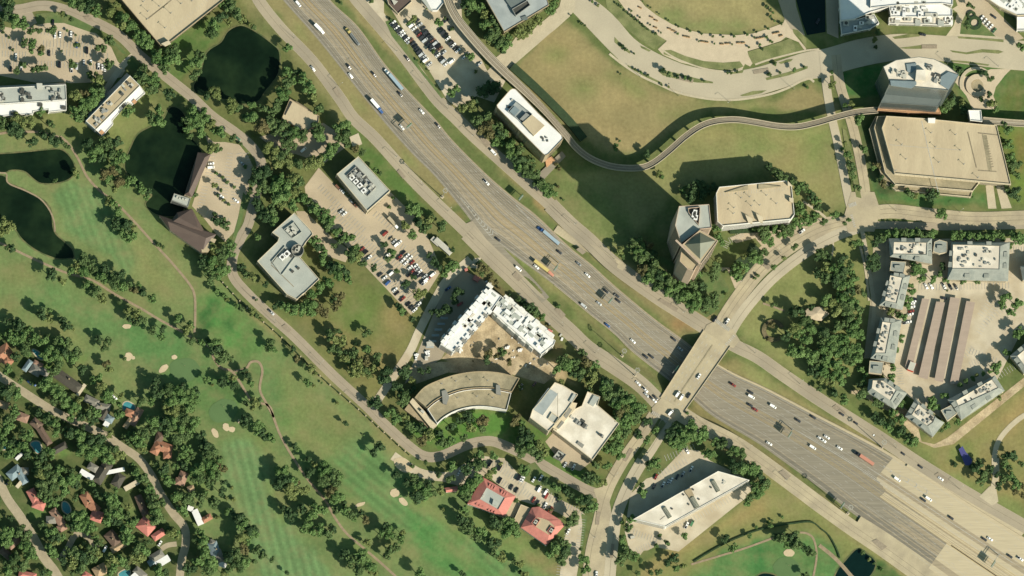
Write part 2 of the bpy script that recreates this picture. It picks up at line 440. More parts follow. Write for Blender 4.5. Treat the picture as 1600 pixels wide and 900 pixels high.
def paint(P, c, feather=4, op=1.0, stripes=None, wob=1.0):
    """P pixel polygon, colour as seen in sun, soft edge in metres"""
    W_ = [G(*p[:2]) for p in P]
    x0, x1 = min(p[0] for p in W_)-feather-6, max(p[0] for p in W_)+feather+6
    y0, y1 = min(p[1] for p in W_)-feather-6, max(p[1] for p in W_)+feather+6
    i0, i1 = np.searchsorted(gx_, [x0, x1]); j0, j1 = np.searchsorted(gy_, [y0, y1])
    if i1 <= i0 or j1 <= j0: return
    sl_ = (slice(j0, j1), slice(i0, i1)); X, Y = GX[sl_], GY[sl_]
    d = sdf(X, Y, W_)+WOB[sl_]*wob*min(1, feather/4)
    a = np.clip(.5-d/feather/2, 0, 1); a = (a*a*(3-2*a)*op)[..., None]
    cc = np.array(c, float)[None, None, :]
    if stripes:
        ang, wd, amt = stripes
        s = np.sin((X*math.cos(R(ang))+Y*math.sin(R(ang)))*math.pi/wd)[..., None]
        cc = cc*(1+amt*s)
    colr[sl_] = colr[sl_]*(1-a)+cc*a
def spots(s, c, feather=8, op=.7):
    for w in s.split():
        v = list(map(float, w.split(','))); x, y, rx = v[:3]; ry = v[3] if len(v) > 3 else rx; an = R(v[4]) if len(v) > 4 else 0
        paint([(x+rx*math.cos(q)*math.cos(an)-ry*math.sin(q)*math.sin(an), y+rx*math.cos(q)*math.sin(an)+ry*math.sin(q)*math.cos(an)) for q in np.arange(0, 6.28, .4)], c, feather, op)
# --- golf course
paint(px('-60,200 60,200 130,220 240,330 300,400 350,440 420,520 520,600 640,720 760,800 900,905 900,960 330,960 300,830 190,700 100,560 -60,500'), (118, 138, 84), 8)
paint(px('0,215 100,240 150,300 230,350 300,400 370,470 420,540 300,520 180,430 90,370 60,300 0,260'), (130, 142, 88), 8, .8)
paint(px('78,300 110,285 150,300 175,320 205,360 215,400 200,425 170,400 130,380 98,350'), (110, 142, 88), 5, .9, (20, 3, .06))
paint(px('45,455 80,445 130,470 200,500 260,510 300,540 290,570 240,575 190,540 120,505 60,475'), (106, 138, 82), 7, .85, (50, 4, .02))
paint(px('190,500 280,530 300,545 262,575 230,575 200,540'), (92, 134, 76), 6, .6)
spots('30,430,30,18 10,480,20,15 100,520,40,12,30 150,590,45,14,35 60,220,60,10,15 250,440,30,15,50 220,395,14,40,-40 200,590,25,10,40', (140, 140, 88), 9, .6)
paint(px('300,470 340,450 375,480 415,530 440,570 445,640 470,700 560,760 600,790 545,770 480,720 440,650 425,600 410,560 380,560 340,530 305,510'), (96, 134, 72), 6, .7)
spots('340,480,16,8,50 355,505,18,8,50 325,500,10,22,30', (62, 108, 56), 4, .7)
spots('348,492,10,22,35 372,520,10,20,35', (98, 150, 78), 4, .7)
paint(px('425,520 455,560 470,600 450,630 425,640 408,610 405,570 412,545'), (104, 138, 82), 8, .7)
paint(px('345,700 365,690 395,690 420,720 440,780 470,840 520,905 540,960 440,960 400,880 365,820 350,760'), (114, 144, 92), 5, .95, (14, 3.4, .075))
paint(px('520,715 560,690 600,710 640,760 690,790 760,830 830,880 860,930 740,920 660,860 590,800 540,760'), (106, 140, 84), 7, .95, (50, 3.4, .07))
paint(px('640,800 700,830 780,900 700,905 640,850'), (84, 140, 72), 7, .6)
spots('470,640,30,20,40 520,660,30,14,50 545,625,25,10,45 450,590,10,30 500,690,30,12,30', (130, 138, 82), 10, .6)
spots('415,700,9,50,-30 430,780,10,40,-25 600,840,20,10 560,860,30,14,40', (126, 142, 82), 7, .7)
spots('610,700,40,8,45 560,600,40,5,48 500,560,40,5,50 440,500,40,5,50', (142, 140, 88), 5, .75)
paint(px('365,470 372,466 650,708 640,716'), (148, 142, 96), 3, .85)
spots('470,600,26,12,45 500,640,36,16,40 540,660,30,10,40 480,690,26,12,40 430,560,10,30 200,470,40,10,30 140,440,40,8,25 60,520,30,12 270,420,10,30,-30 370,800,10,40,-20 440,760,14,30,-30 620,860,40,12,35 720,870,50,8,35 560,800,30,8,40', (138, 140, 88), 10, .55)
spots('350,622,46,40', (98, 130, 74), 6, .8)
spots('290,580,40,32', (96, 134, 76), 5, .7)
# --- office park verges, west
paint(px('40,15 140,20 200,50 255,110 330,170 400,220 430,250 420,300 380,390 480,520 600,640 720,700 940,760 1000,680 1020,640 960,560 850,470 720,350 560,180 400,0 0,-40'), (112, 118, 70), 5)
paint(px('400,-10 520,110 560,190 540,200 470,100 440,60 400,30 380,0'), (146, 140, 94), 5, .9)
paint(px('395,40 415,60 430,75 445,70 420,30 400,20'), (110, 118, 72), 6, .6)
paint(px('160,170 240,150 250,190 210,230 190,250 140,225 100,200 60,190 100,170'), (132, 140, 84), 6, .9)
paint(px('540,192 575,222 640,290 690,350 660,330 620,300 575,262 556,240'), (96, 124, 64), 5, .9)
paint(px('480,500 540,450 610,455 640,490 650,540 610,610 585,640 560,610 520,570'), (134, 132, 80), 8, .9)
spots('560,480,30,25 550,500,40,14,20 600,450,20,20', (106, 130, 68), 10, .7)
spots('620,490,20,30 520,530,20,12 600,560,20,20', (156, 138, 92), 8, .6)
paint(px('640,668 680,655 735,640 790,646 798,665 785,690 745,688 700,705 660,700'), (92, 136, 62), 4, .9)
paint(px('800,655 850,670 870,710 940,745 935,765 880,745 830,715 790,695'), (94, 128, 62), 4, .9)
paint(px('640,745 700,800 770,810 830,850 860,880 850,905 780,860 700,830 640,790'), (130, 146, 84), 6, .7)
spots('835,875,16,10 870,890,20,10', (160, 140, 98), 6, .7)
paint(px('255,60 330,30 350,40 340,60 300,110 270,130 250,100'), (92, 124, 64), 4, .8)
# --- freeway verges
paint(px('440,-20 520,60 640,180 740,300 700,330 640,270 520,140 400,-20'), (152, 142, 96), 4)
paint(px('520,-20 600,80 700,180 780,262 860,340 950,420 1060,520 1100,520 1140,500 1010,440 920,360 780,240 660,110 570,-20'), (156, 144, 98), 4)
paint(px('790,380 900,490 1020,600 1040,620 1034,585 960,520 850,430'), (146, 142, 92), 4)
paint(px('1060,650 1090,620 1180,690 1290,780 1450,905 1600,1000 1500,1010 1300,860 1180,740'), (150, 140, 92), 4)
paint(px('1100,570 1150,560 1290,640 1420,720 1480,760 1400,720 1280,655 1180,605'), (152, 144, 96), 4)
spots('1070,500,20,10,40 1060,505,12,6 705,300,16,8,50 715,340,12,8 690,330,8,6 1105,660,12,7 1115,560,14,6,20 945,395,12,4,30 840,320,10,4,40 540,60,12,4,50 560,85,20,5,50', (176, 134, 90), 5, .5)
spots('470,50,16,6,50 560,160,20,6,50 640,250,20,5,50 760,230,24,5,45 1190,590,30,6,30 1240,640,40,5,30 820,410,14,6,50 900,490,40,5,42 1000,560,10,6', (134, 146, 86), 5, .6)
# --- fields north-east
paint(px('800,105 882,30 960,100 1040,142 1110,162 1200,158 1268,132 1310,165 1300,180 1180,170 1100,178 1050,205 1000,240 960,240 900,215 850,170'), (158, 146, 100), 4)
spots('870,60,24,8,35 900,90,30,12,40 930,200,40,14,20 1000,225,20,10 960,150,30,20 860,90,14,24', (178, 158, 110), 12, .6)
spots('870,85,14,8 980,130,30,8,30 1060,180,30,8 910,140,20,10 1150,165,60,5', (122, 138, 78), 10, .6)
paint(px('960,-60 1000,0 1024,26 1070,47 1130,54 1200,44 1226,30 1190,-10 1170,-60'), (162, 152, 104), 3)
spots('1050,22,16,9 1060,35,20,8,20 1130,40,30,8', (116, 140, 78), 9, .6)
spots('1150,10,40,10 1100,0,20,20', (172, 160, 108), 10, .5)
paint(px('1010,255 1062,215 1120,192 1200,190 1260,196 1312,188 1330,322 1300,332 1250,340 1240,290 1180,270 1110,280 1050,300 990,380 960,400 880,330 880,270'), (146, 146, 94), 5)
spots('1240,250,40,20 1220,220,30,10,20 1290,290,14,20 1120,210,30,6 1230,300,16,14', (166, 154, 102), 12, .6)
spots('1190,230,30,10 1270,240,12,30 1210,200,60,6 1290,215,20,10', (124, 142, 80), 10, .6)
paint(px('880,270 960,300 1000,380 985,400 930,360 880,330 870,300'), (118, 132, 78), 6, .9)
spots('910,330,20,10,40 890,310,12,10', (140, 140, 90), 6, .5)
paint(px('1150,510 1170,470 1200,430 1260,395 1330,365 1352,380 1362,460 1350,520 1340,600 1290,600 1230,575'), (138, 144, 88), 5)
spots('1180,500,16,30,30 1240,420,30,10,-30 1350,450,6,30 1300,380,30,10 1220,560,20,8,20', (154, 154, 98), 8, .7)
paint(px('1140,545 1230,580 1320,630 1420,690 1450,715 1480,760 1520,775 1600,820 1600,700 1590,680 1480,700 1400,690 1300,620'), (132, 142, 84), 5)
paint(px('1440,690 1500,670 1620,590 1620,800 1540,760 1470,740'), (150, 142, 90), 6)
spots('1520,690,30,8,-30 1500,715,20,8 1580,730,14,10 1460,705,10,6', (116, 138, 74), 8, .6)
spots('1590,650,10,40,30 1560,770,10,8 1545,670,30,4,-35', (176, 148, 100), 7, .6)
paint(px('1310,118 1340,100 1380,104 1376,155 1320,152'), (72, 116, 60), 3)
paint(px('1486,100 1620,112 1620,196 1540,190 1500,150'), (84, 120, 62), 3)
spots('1590,150,12,30 1575,150,8,20', (124, 110, 62), 8, .7)
paint(px('1550,190 1620,190 1620,325 1580,320 1575,260'), (112, 132, 64), 5)
spots('1595,240,8,30', (150, 120, 78), 6, .6)
paint(px('1364,280 1400,290 1540,306 1545,320 1440,322 1375,312'), (82, 122, 66), 3)
paint(px('1340,180 1366,180 1400,300 1375,300 1352,240'), (70, 92, 54), 4)
# --- south, by the white parallelogram building
paint(px('985,905 1000,880 1080,840 1180,770 1190,740 1280,800 1380,880 1410,905 1420,960 980,960'), (136, 140, 84), 5)
paint(px('990,900 1040,860 1090,840 1150,795 1190,780 1200,800 1130,830 1060,870 1010,905'), (172, 150, 100), 8, .75)
paint(px('1080,900 1130,860 1200,840 1260,830 1310,850 1320,905 1300,940 1090,940'), (96, 136, 78), 6, .9, (60, 3, .02))
spots('1185,870,14,24', (62, 118, 62), 6, .7)
spots('1230,890,26,20', (96, 134, 78), 4, .9)
spots('1220,790,30,10,30 1250,780,14,10 1100,850,14,8', (158, 146, 98), 7, .6)
paint(px('1345,880 1380,880 1420,905 1340,905'), (60, 116, 58), 3)
paint(px('1345,862 1420,905 1350,905'), (78, 96, 52), 3, .6)
# --- residential ground
paint(px('-80,505 20,520 90,570 180,640 240,700 290,770 320,905 300,960 -80,960'), (92, 106, 62), 8)
spots('70,575,8,5 125,560,12,8 150,690,10,6 190,800,10,8 100,708,14,10 60,800,16,8 315,765,14,12 200,800,10,6', (108, 140, 74), 4, .8)
spots('300,800,20,6,60 20,640,14,10 20,690,10,6', (120, 110, 76), 5, .6)
# --- construction ground
paint(px('738,425 760,430 800,462 850,505 884,540 876,552 850,548 800,500 765,455 742,440'), (118, 108, 74), 3)
paint(px('690,556 762,485 852,560 880,565 900,600 830,592 740,575 700,575'), (196, 174, 132), 3)

lc = np.where(colr/255 < .04045, colr/255/12.92, ((colr/255+.055)/1.055)**2.4)/np.array(K)
idx = np.arange(nx_*ny_).reshape(ny_, nx_)
quads = np.stack([idx[:-1, :-1], idx[:-1, 1:], idx[1:, 1:], idx[1:, :-1]], -1).reshape(-1, 4)
me = bpy.data.meshes.new('ground')
me.vertices.add(nx_*ny_); me.loops.add(quads.size); me.polygons.add(len(quads))
me.vertices.foreach_set('co', np.stack([GX, GY, GZ], -1).reshape(-1).astype('f'))
me.loops.foreach_set('vertex_index', quads.reshape(-1).astype('i'))
me.polygons.foreach_set('loop_start', np.arange(0, quads.size, 4).astype('i'))
me.polygons.foreach_set('loop_total', np.full(len(quads), 4, 'i'))
me.update()
ca = me.color_attributes.new('soil', 'FLOAT_COLOR', 'POINT')
ca.data.foreach_set('color', np.concatenate([lc, np.ones((ny_, nx_, 1))], -1).reshape(-1).astype('f'))
me.shade_smooth()
go = bpy.data.objects.new('ground', me); COL.objects.link(go); go['kind'] = 'structure'
gm = bpy.data.materials.new('grass_and_soil'); gm.use_nodes = True
nt = gm.node_tree; N = nt.nodes; L = nt.links; b = N['Principled BSDF']; b.inputs['Roughness'].default_value = .95; b.inputs['Specular IOR Level'].default_value = .1
at = N.new('ShaderNodeAttribute'); at.attribute_name = 'soil'
tc = N.new('ShaderNodeTexCoord')
def nz(s, d, lo, hi, a, c, rot=None):
    n = N.new('ShaderNodeTexNoise'); n.inputs['Scale'].default_value = s; n.inputs['Detail'].default_value = d; n.inputs['Roughness'].default_value = .6
    if rot:
        mp = N.new('ShaderNodeMapping'); mp.inputs['Rotation'].default_value = (0, 0, R(rot[0])); mp.inputs['Scale'].default_value = (rot[1], rot[2], 1)
        L.new(tc.outputs['Object'], mp.inputs[0]); L.new(mp.outputs[0], n.inputs['Vector'])
    else: L.new(tc.outputs['Object'], n.inputs['Vector'])
    q = N.new('ShaderNodeMapRange'); q.inputs[1].default_value = lo; q.inputs[2].default_value = hi; q.inputs[3].default_value = a; q.inputs[4].default_value = c
    L.new(n.outputs['Fac'], q.inputs[0]); return q.outputs[0]
def mulm(a, c):
    m = N.new('ShaderNodeMath'); m.operation = 'MULTIPLY'; L.new(a, m.inputs[0]); L.new(c, m.inputs[1]); return m.outputs[0]
f = mulm(mulm(nz(.05, 5, .3, .7, .86, 1.14), nz(.4, 5, .3, .7, .88, 1.12)), mulm(nz(2.2, 3, .25, .75, .88, 1.12), nz(.35, 2, .3, .7, .97, 1.03, (45, 1, .12))))
vm = N.new('ShaderNodeVectorMath'); vm.operation = 'SCALE'; L.new(at.outputs['Color'], vm.inputs[0]); L.new(f, vm.inputs['Scale'])
# dry blades mixed into the green
hs = N.new('ShaderNodeMix'); hs.data_type = 'RGBA'; hs.inputs[7].default_value = (*C(160, 148, 104), 1)
L.new(nz(.07, 6, .45, .72, 0, .42), hs.inputs[0]); L.new(vm.outputs[0], hs.inputs[6]); L.new(hs.outputs[2], b.inputs['Base Color'])
me.materials.append(gm)

M['bank'] = mat('muddy_bank', C(120, 118, 76), var=.3, sc=.3, fine=.25, alt=C(84, 98, 56), altsc=.15)
M['patch'] = mat('tar_patch', C(164, 150, 126), var=.1, sc=.5)
# ------------------------------------------------------------------ freeway
def band(a, c, m, layer, i0=0, i1=NS, name='freeway', zo=None):
    ta = np.linspace(a[0], a[1], i1-i0)[:, None]; tb = np.linspace(c[0], c[1], i1-i0)[:, None]
    A = SW_[i0:i1]*(1-ta)+NE_[i0:i1]*ta; B = SW_[i0:i1]*(1-tb)+NE_[i0:i1]*tb
    n = i1-i0; za = -depth(A[:, 0], A[:, 1])+.12+LAY*layer; zb = -depth(B[:, 0], B[:, 1])+.12+LAY*layer
    V = [(x, y, z) for (x, y), z in zip(A, za)]+[(x, y, z) for (x, y), z in zip(B, zb)]
    return V, [(i, i+1, n+i+1, n+i) for i in range(n-1)]
def u(q): return (q, q)
tag(meshobj('freeway', *band(u(0), u(1), M['asphalt'], 0), M['asphalt']), kind='structure')
iA, iB = int(NS*.62), int(NS*.80)
tag(meshobj('freeway_tan_lane', *join(band(u(.2), u(.27), 0, 1), band(u(.42), u(.53), 0, 1), band(u(.615), u(.66), 0, 1), band((.34, .34), (.37, .38), 0, 1), band(u(.965), u(1), 0, 1)), M['asphalt_tan']), kind='structure')
tag(meshobj('freeway_dark_lane', *join(band(u(.045), u(.185), 0, 1), band(u(.73), u(.93), 0, 1, 0, int(NS*.78))), M['asphalt_dark']), kind='structure')
tag(meshobj('lane_joint', *join(*[band(u(q), u(q+.011), 0, 1.5) for q in (.10, .155, .285, .325, .60, .69, .755, .80, .85, .90)]), M['asphalt_tan']), kind='structure')
tag(meshobj('lane_joint', *join(*[band(u(q), u(q+.008), 0, 1.6) for q in (.225, .305, .39, .56, .64)]), M['asphalt_dark']), kind='structure')
# where in the strip a pixel lies
def along(p):
    x, y = G(*p); d = (( (SW_+NE_)/2-np.array([x, y]))**2).sum(1); return int(d.argmin())
i1_, i2_ = along((1385, 725)), along((1455, 835))
V1 = band((.53, .50), (1.0, 1.0), 0, 2, i1_, NS); V2 = band((.02, .02), (.40, .40), 0, 2, along((1440, 870)), NS); V3 = band((.41, .41), (.445, .445), 0, 2, along((1290, 730)), NS)
V4 = join(band(u(.452), u(.502), 0, 2, along((1085, 585)), NS), band((.965, .965), (1.0, 1.0), 0, 2, along((1100, 560)), i1_+1))
tag(meshobj('freeway_concrete', *join(V1, V3, V4), M['fwy_concrete']), kind='structure')
V5 = band((.0, .0), (.42, .42), 0, 2, along((1475, 850)), NS)
tag(meshobj('freeway_concrete', *V5, M['fwy_concrete']), kind='structure')
tag(meshobj('freeway_dark_lane', *join(band((.07, .07), (.15, .15), 0, 3, along((1475, 850)), NS), band((.62, .62), (.70, .70), 0, 3, i1_, NS)), M['asphalt_tan']), kind='structure')
def dashes(q, on=3, off=9, w=.18, i0=0, i1=NS, m='white_line'):
    P = (SW_*(1-q)+NE_*q)[i0:i1]; seg = np.hypot(*np.diff(P, axis=0).T); s = np.r_[0, np.cumsum(seg)]; out = []
    k = 0
    while k < s[-1]-on:
        a = [np.interp(k, s, P[:, j]) for j in (0, 1)]; c = [np.interp(k+on, s, P[:, j]) for j in (0, 1)]
        d = np.array(c)-a; d /= np.hypot(*d); n = np.array([-d[1], d[0]])*w/2
        V = []
        for p in (a-n, c-n, c+n, a+n): V.append((p[0], p[1], -float(depth(p[0], p[1]))+.12+LAY*4.2))
        out.append((V, [(0, 1, 2, 3)])); k += on+off
    return join(*out)
pr = [dashes(q) for q in (.115, .23, .31, .62, .70, .78, .86)]
pr += [dashes(q, 6, 0, .16) for q in (.035, .195, .375, .575, .665, .945)]
tag(meshobj('lane_marking', *join(*pr), M['white_line']), kind='structure')
tag(meshobj('lane_marking', *join(*[dashes(q, 6, 0, .26) for q in (.405, .43, .52, .545)]), M['yellow_line']), kind='structure')
tag(meshobj('lane_marking', *join(*[dashes(q, 4, 0, .22, along(a), along(c)) for q, a, c in ((.80, (1160, 590), (1300, 665)), (.58, (1250, 670), (1420, 790)), (.60, (1270, 670), (1430, 790)), (.66, (1350, 730), (1600, 870)), (.56, (1350, 740), (1560, 890)))]), M['white_line']), kind='structure')
# barriers
def barrier(q, i0, i1, label, w=.5, h=.85):
    P = (SW_*(1-q)+NE_*q)[i0:i1]; P = [tuple(p) for p in P]; a, c = offset(P, -w/2), offset(P, w/2); a2, c2 = offset(P, -w/5), offset(P, w/5)
    z = [-float(depth(*p))+.1 for p in P]; n = len(P)
    V = [(*p, q_) for p, q_ in zip(a, z)]+[(*p, q_+h) for p, q_ in zip(a2, z)]+[(*p, q_+h) for p, q_ in zip(c2, z)]+[(*p, q_) for p, q_ in zip(c, z)]
    Fc = [(i+k*n, i+1+k*n, i+1+(k+1)*n, i+(k+1)*n) for k in range(3) for i in range(n-1)]
    o = meshobj('concrete_barrier', V, Fc, M['kerb'])
    tag(o, label, 'barrier'); return o
barrier(.474, 0, NS, 'long concrete median barrier along the middle of the freeway')
barrier(1.0, along((1130, 570)), NS, 'concrete edge barrier along the northeast side of the freeway south of the overpass')
barrier(0.0, along((880, 450)), along((1040, 590)), 'concrete edge barrier on the southwest side of the freeway just northwest of the overpass')
# gore chevrons and ramp
ramp = px('735,345 752,372 776,400 800,418 815,428 835,458')
def gore(P, w0, w1, n, name='lane_marking'):
    pts = catmull(P, False, 6); pts = [Gf(p) for p in pts]; out = []
    for k in range(n):
        i = int(1+(len(pts)-3)*k/n); a, c = np.array(pts[i]), np.array(pts[i+1]); d = (c-a)/np.hypot(*(c-a)); nrm = np.array([-d[1], d[0]]); hw = w0+(w1-w0)*k/n
        for s in (-1, 1):
            e = a+nrm*hw*s-d*hw*.9
            V = [(*(a-d*.3), .4), (*(a+d*.3), .4), (*(e+d*.3), .4), (*(e-d*.3), .4)]
            V = [(x, y, -float(depth(x, y))+.36) for x, y, z in V]
            if area([v[:2] for v in V]) < 0: V = V[::-1]
            out.append((V, [(0, 1, 2, 3)]))
    for s in (-1, 1):
        for i in range(len(pts)-1):
            q0, q1 = i/(len(pts)-1), (i+1)/(len(pts)-1)
            a, c = np.array(pts[i]), np.array(pts[i+1]); d = (c-a)/np.hypot(*(c-a)); nrm = np.array([-d[1], d[0]])*s
            A, B = a+nrm*(w0+(w1-w0)*q0), c+nrm*(w0+(w1-w0)*q1)
            V = [(*(A-nrm*.12),), (*(B-nrm*.12),), (*(B+nrm*.12),), (*(A+nrm*.12),)]
            V = [(x, y, -float(depth(x, y))+.36) for x, y in V]
            if area([v[:2] for v in V]) < 0: V = V[::-1]
            out.append((V, [(0, 1, 2, 3)]))
    return tag(meshobj(name, *join(*out), M['white_line']), kind='structure')
gore(px('719,309 735,327 750,346 764,361 774,370'), .2, 2.6, 11)
gore(px('806,320 825,340 850,362 880,385'), .1, 1.2, 3)
gore(px('1380,728 1400,742 1420,752 1445,768 1465,782'), .5, 2.2, 6)

# ------------------------------------------------------------------ other roads
def ramp_strip(P, w, m, layer, name='ramp'):
    pts = dens([Gf(p) for p in catmull(P, False, 6)], 4)
    A, B = offset(pts, -w/2), offset(pts, w/2); n = len(pts)
    V = [(*p, float(z)+.12+LAY*layer) for p, z in zip(A, zt([q[0] for q in A], [q[1] for q in A]))]+[(*p, float(z)+.12+LAY*layer) for p, z in zip(B, zt([q[0] for q in B], [q[1] for q in B]))]
    return tag(meshobj(name, V, [(i, i+1, n+i+1, n+i) for i in range(n-1)], m), kind='structure')
ramp_strip(px('744,340 760,368 785,396 808,420 832,446 852,470'), 7.5, M['asphalt'], 5)
ramp_strip(px('868,357 890,372 915,386 945,402 975,420'), 6, M['street'], 5)
sheet('ramp', px('722,352 738,345 760,374 800,412 828,446 812,438 780,415 750,385'), M['frontage'], 3)
ribbon('road', px('395,-30 404,0 440,46 488,96 530,152 552,184 588,218 640,276 680,316 720,354 740,374'), 9, M['frontage'], 4, kerb=.35, seams=2)
ribbon('road', px('730,364 768,402 806,438 850,482 890,518 920,546 960,572 1000,600 1032,632'), 12.5, M['frontage'], 5, kerb=.35, seams=3)
ribbon('road', px('1048,636 1092,664 1140,688 1180,714 1240,758 1280,788 1330,824 1380,858 1430,894 1500,945'), 12, M['street'], 5, kerb=.35, seams=3)
ribbon('road', px('1340,815 1380,840 1440,882 1500,925'), 10, M['street'], 4)
ribbon('road', px('545,-20 558,0 596,44 632,88 680,152 714,186 740,212 780,248 820,284 860,320 890,348'), 9.5, M['frontage'], 4, kerb=.35, seams=2)
ribbon('road', px('860,320 890,350 920,376 960,414 1020,458 1060,484 1104,512 1130,530'), 12, M['frontage'], 5, kerb=.35, seams=3)
ribbon('road', px('1120,522 1148,540 1184,558 1224,586 1280,624 1340,662 1384,690 1432,722 1480,752 1530,782 1600,822 1660,860'), 10, M['frontage'], 5, kerb=.35, seams=2)
ribbon('road', px('1420,722 1470,752 1530,788 1600,832'), 8, M['fwy_concrete'], 4)
# diagonal road beside the golf course
ribbon('road', px('-30,14 26,15 60,9 86,11 120,22 160,40 190,58 220,88 260,120 300,152 332,182 366,206 390,226 406,248 408,272 398,310 388,350 376,372 364,400 364,430 386,458 424,494 460,526 520,586 570,632 600,662 640,698 664,713 690,712 730,695 764,689 790,697 830,716 880,745 918,766 942,773'), 7.6, M['lane'], 4, kerb=.3, seams=2)
ribbon('road', px('614,712 640,730 660,740 690,745 715,740'), 7, M['lot_pale'], 3)
ribbon('road', px('584,634 612,592 640,550 656,515 680,468 700,436 735,405'), 6.5, M['lot_pale'], 5)
ribbon('road', px('160,150 180,118 196,98 210,86'), 5, M['lot_pale'], 3)
# cross street, both sides of the overpass
ribbon('road', px('1022,648 1000,682 972,722 948,768 934,820 924,860 918,910 914,960'), 9, M['street'], 7, kerb=.35, seams=2)
ribbon('road', px('1046,652 1020,696 994,736 974,776 962,812 956,860 952,910 950,960'), 9, M['street_pale'], 7, kerb=.35, seams=2)
ribbon('road', px('936,762 946,800 940,840 936,900 934,960'), 9, M['street'], 6, kerb=None)
sheet('traffic_island', px('1035,655 1040,662 1016,698 1002,718 996,716 1012,688'), M['grass_isl'], 9)
ribbon('road', px('1118,524 1134,494 1160,456 1190,420 1230,388 1280,360 1330,346'), 11, M['street'], 7, kerb=.35, seams=3)
ribbon('road', px('1134,532 1152,500 1178,466 1212,430 1262,392 1306,368 1340,356'), 8.5, M['street_pale'], 8, kerb=.35, seams=2)
ribbon('road', px('1322,352 1345,338 1390,330 1450,336 1520,342 1600,340 1680,338'), 11, M['street'], 9, kerb=.35, seams=3)
ribbon('road', px('1345,352 1400,352 1480,354 1600,352 1680,352'), 6, M['frontage'], 8)
ribbon('road', px('1338,346 1328,320 1318,270 1308,220 1300,185 1292,140 1286,80'), 6.5, M['street_pale'], 9, kerb=.35)
ribbon('road', px('1354,346 1352,300 1344,250 1334,205 1324,170 1312,130 1306,86'), 7.5, M['street'], 10, kerb=.35, seams=2)
sheet('road', px('1330,300 1366,300 1376,330 1366,362 1325,362 1318,340'), M['street'], 12)
sheet('traffic_island', px('1316,200 1322,204 1334,250 1342,290 1346,310 1338,308 1330,270 1320,230'), M['grass_isl'], 13)
# grand curved boulevard in the north
outer = t('20', '1180,0 1300,120 1500,330 1600,430')+t('30', '100,520 370,660 600,742 850,772 1050,766 1200,722 1400,660 1530,618')+px('1290,120 1330,108 1380,97 1430,92 1486,97 1540,104 1600,110 1680,112')
inner = t('20', '1290,-60 1440,0 1600,130')+t('30', '150,300 300,400 450,470 600,520 850,562 1090,532 1300,470 1480,412')+px('1290,76 1340,62 1392,54 1440,54 1500,58 1600,64 1680,66')
sheet('boulevard', catmull(outer, False, 4)+catmull(inner, False, 4)[::-1], M['street_pale'], 5)
kerbline([G(*p) for p in catmull(outer, False, 4)]); kerbline([G(*p) for p in catmull(inner, False, 4)])
for s in ('30|350,540 520,580 640,612 770,640 770,652 640,645 500,620 380,590 345,560', '30|0,288 60,350 130,408 120,420 50,375 0,330', '30|1180,610 1350,565 1510,515 1510,535 1360,590 1190,628',
          '30|100,505 200,560 300,610 370,645 370,655 280,625 180,580 110,530', '30|980,745 1080,712 1190,705 1150,728 1050,748 1000,752', '30|860,565 960,545 1010,550 1000,570 920,578', '30|1280,490 1350,465 1395,460 1380,480 1300,500','30|200,355 250,375 285,395 270,405 210,375'):
    k, q = s.split('|'); sheet('traffic_island', t(k, q), M['grass_isl'], 7)
for s in ('40|1020,392 1150,410 1270,385 1400,392 1440,405 1400,420 1280,410 1150,425 1040,408', '40|570,290 700,265 800,268 780,285 650,300 590,305', '40|620,375 800,352 830,368 800,382 680,382','40|1020,470 1150,478 1330,505 1320,515 1150,495 1030,482', '40|1080,285 1250,295 1440,310 1440,330 1260,312 1090,300'):
    k, q = s.split('|'); sheet('traffic_island', t(k, q), M['grass_isl'], 7)
# crescent plaza
plaza = t('30', '30,0 90,80 200,170 300,250 410,320 340,385 380,430 520,490 700,530 900,545 1000,540 1020,500 1060,520 1090,480 1040,400 1180,360 1300,320 1340,290 1440,330 1490,400 1500,380 1400,260 1390,220 1330,150 1320,180 1200,225 1080,262 960,275 850,270 700,262 560,232 450,190 330,120 240,50 200,0 180,-80 -20,-80')
sheet('plaza', plaza, M['plaza'], 6)
for q in ('385,395 440,390 560,440 700,478 850,490 980,480 1010,520 960,540 850,545 700,530 560,495 450,445 385,425', '1040,405 1180,365 1320,320 1370,300 1480,395 1300,450 1100,505 1075,490 1050,440', '1390,225 1430,235 1500,300 1500,385 1450,300 1400,260'):
    sheet('lawn', t('30', q), M['grass_isl'], 8)
sheet('lawn', t('30', '-80,-60 20,0 100,85 200,175 300,250 400,305 400,320 310,385 220,330 100,230 0,130 -60,60'), M['grass_isl'], 4)
ribbon('path', t('30', '1560,640 1500,615 1350,690 1200,740 1000,775 850,780 700,768 500,725 350,660 200,590 60,500 -40,420'), 1.8, M['walk'], 9)
ribbon('path', t('30', '1100,505 1200,470 1350,430 1500,395 1600,385'), 1.4, M['walk'], 9)
ribbon('path', t('30', '380,395 500,465 700,535 900,560 1000,540'), 1.2, M['walk'], 9)
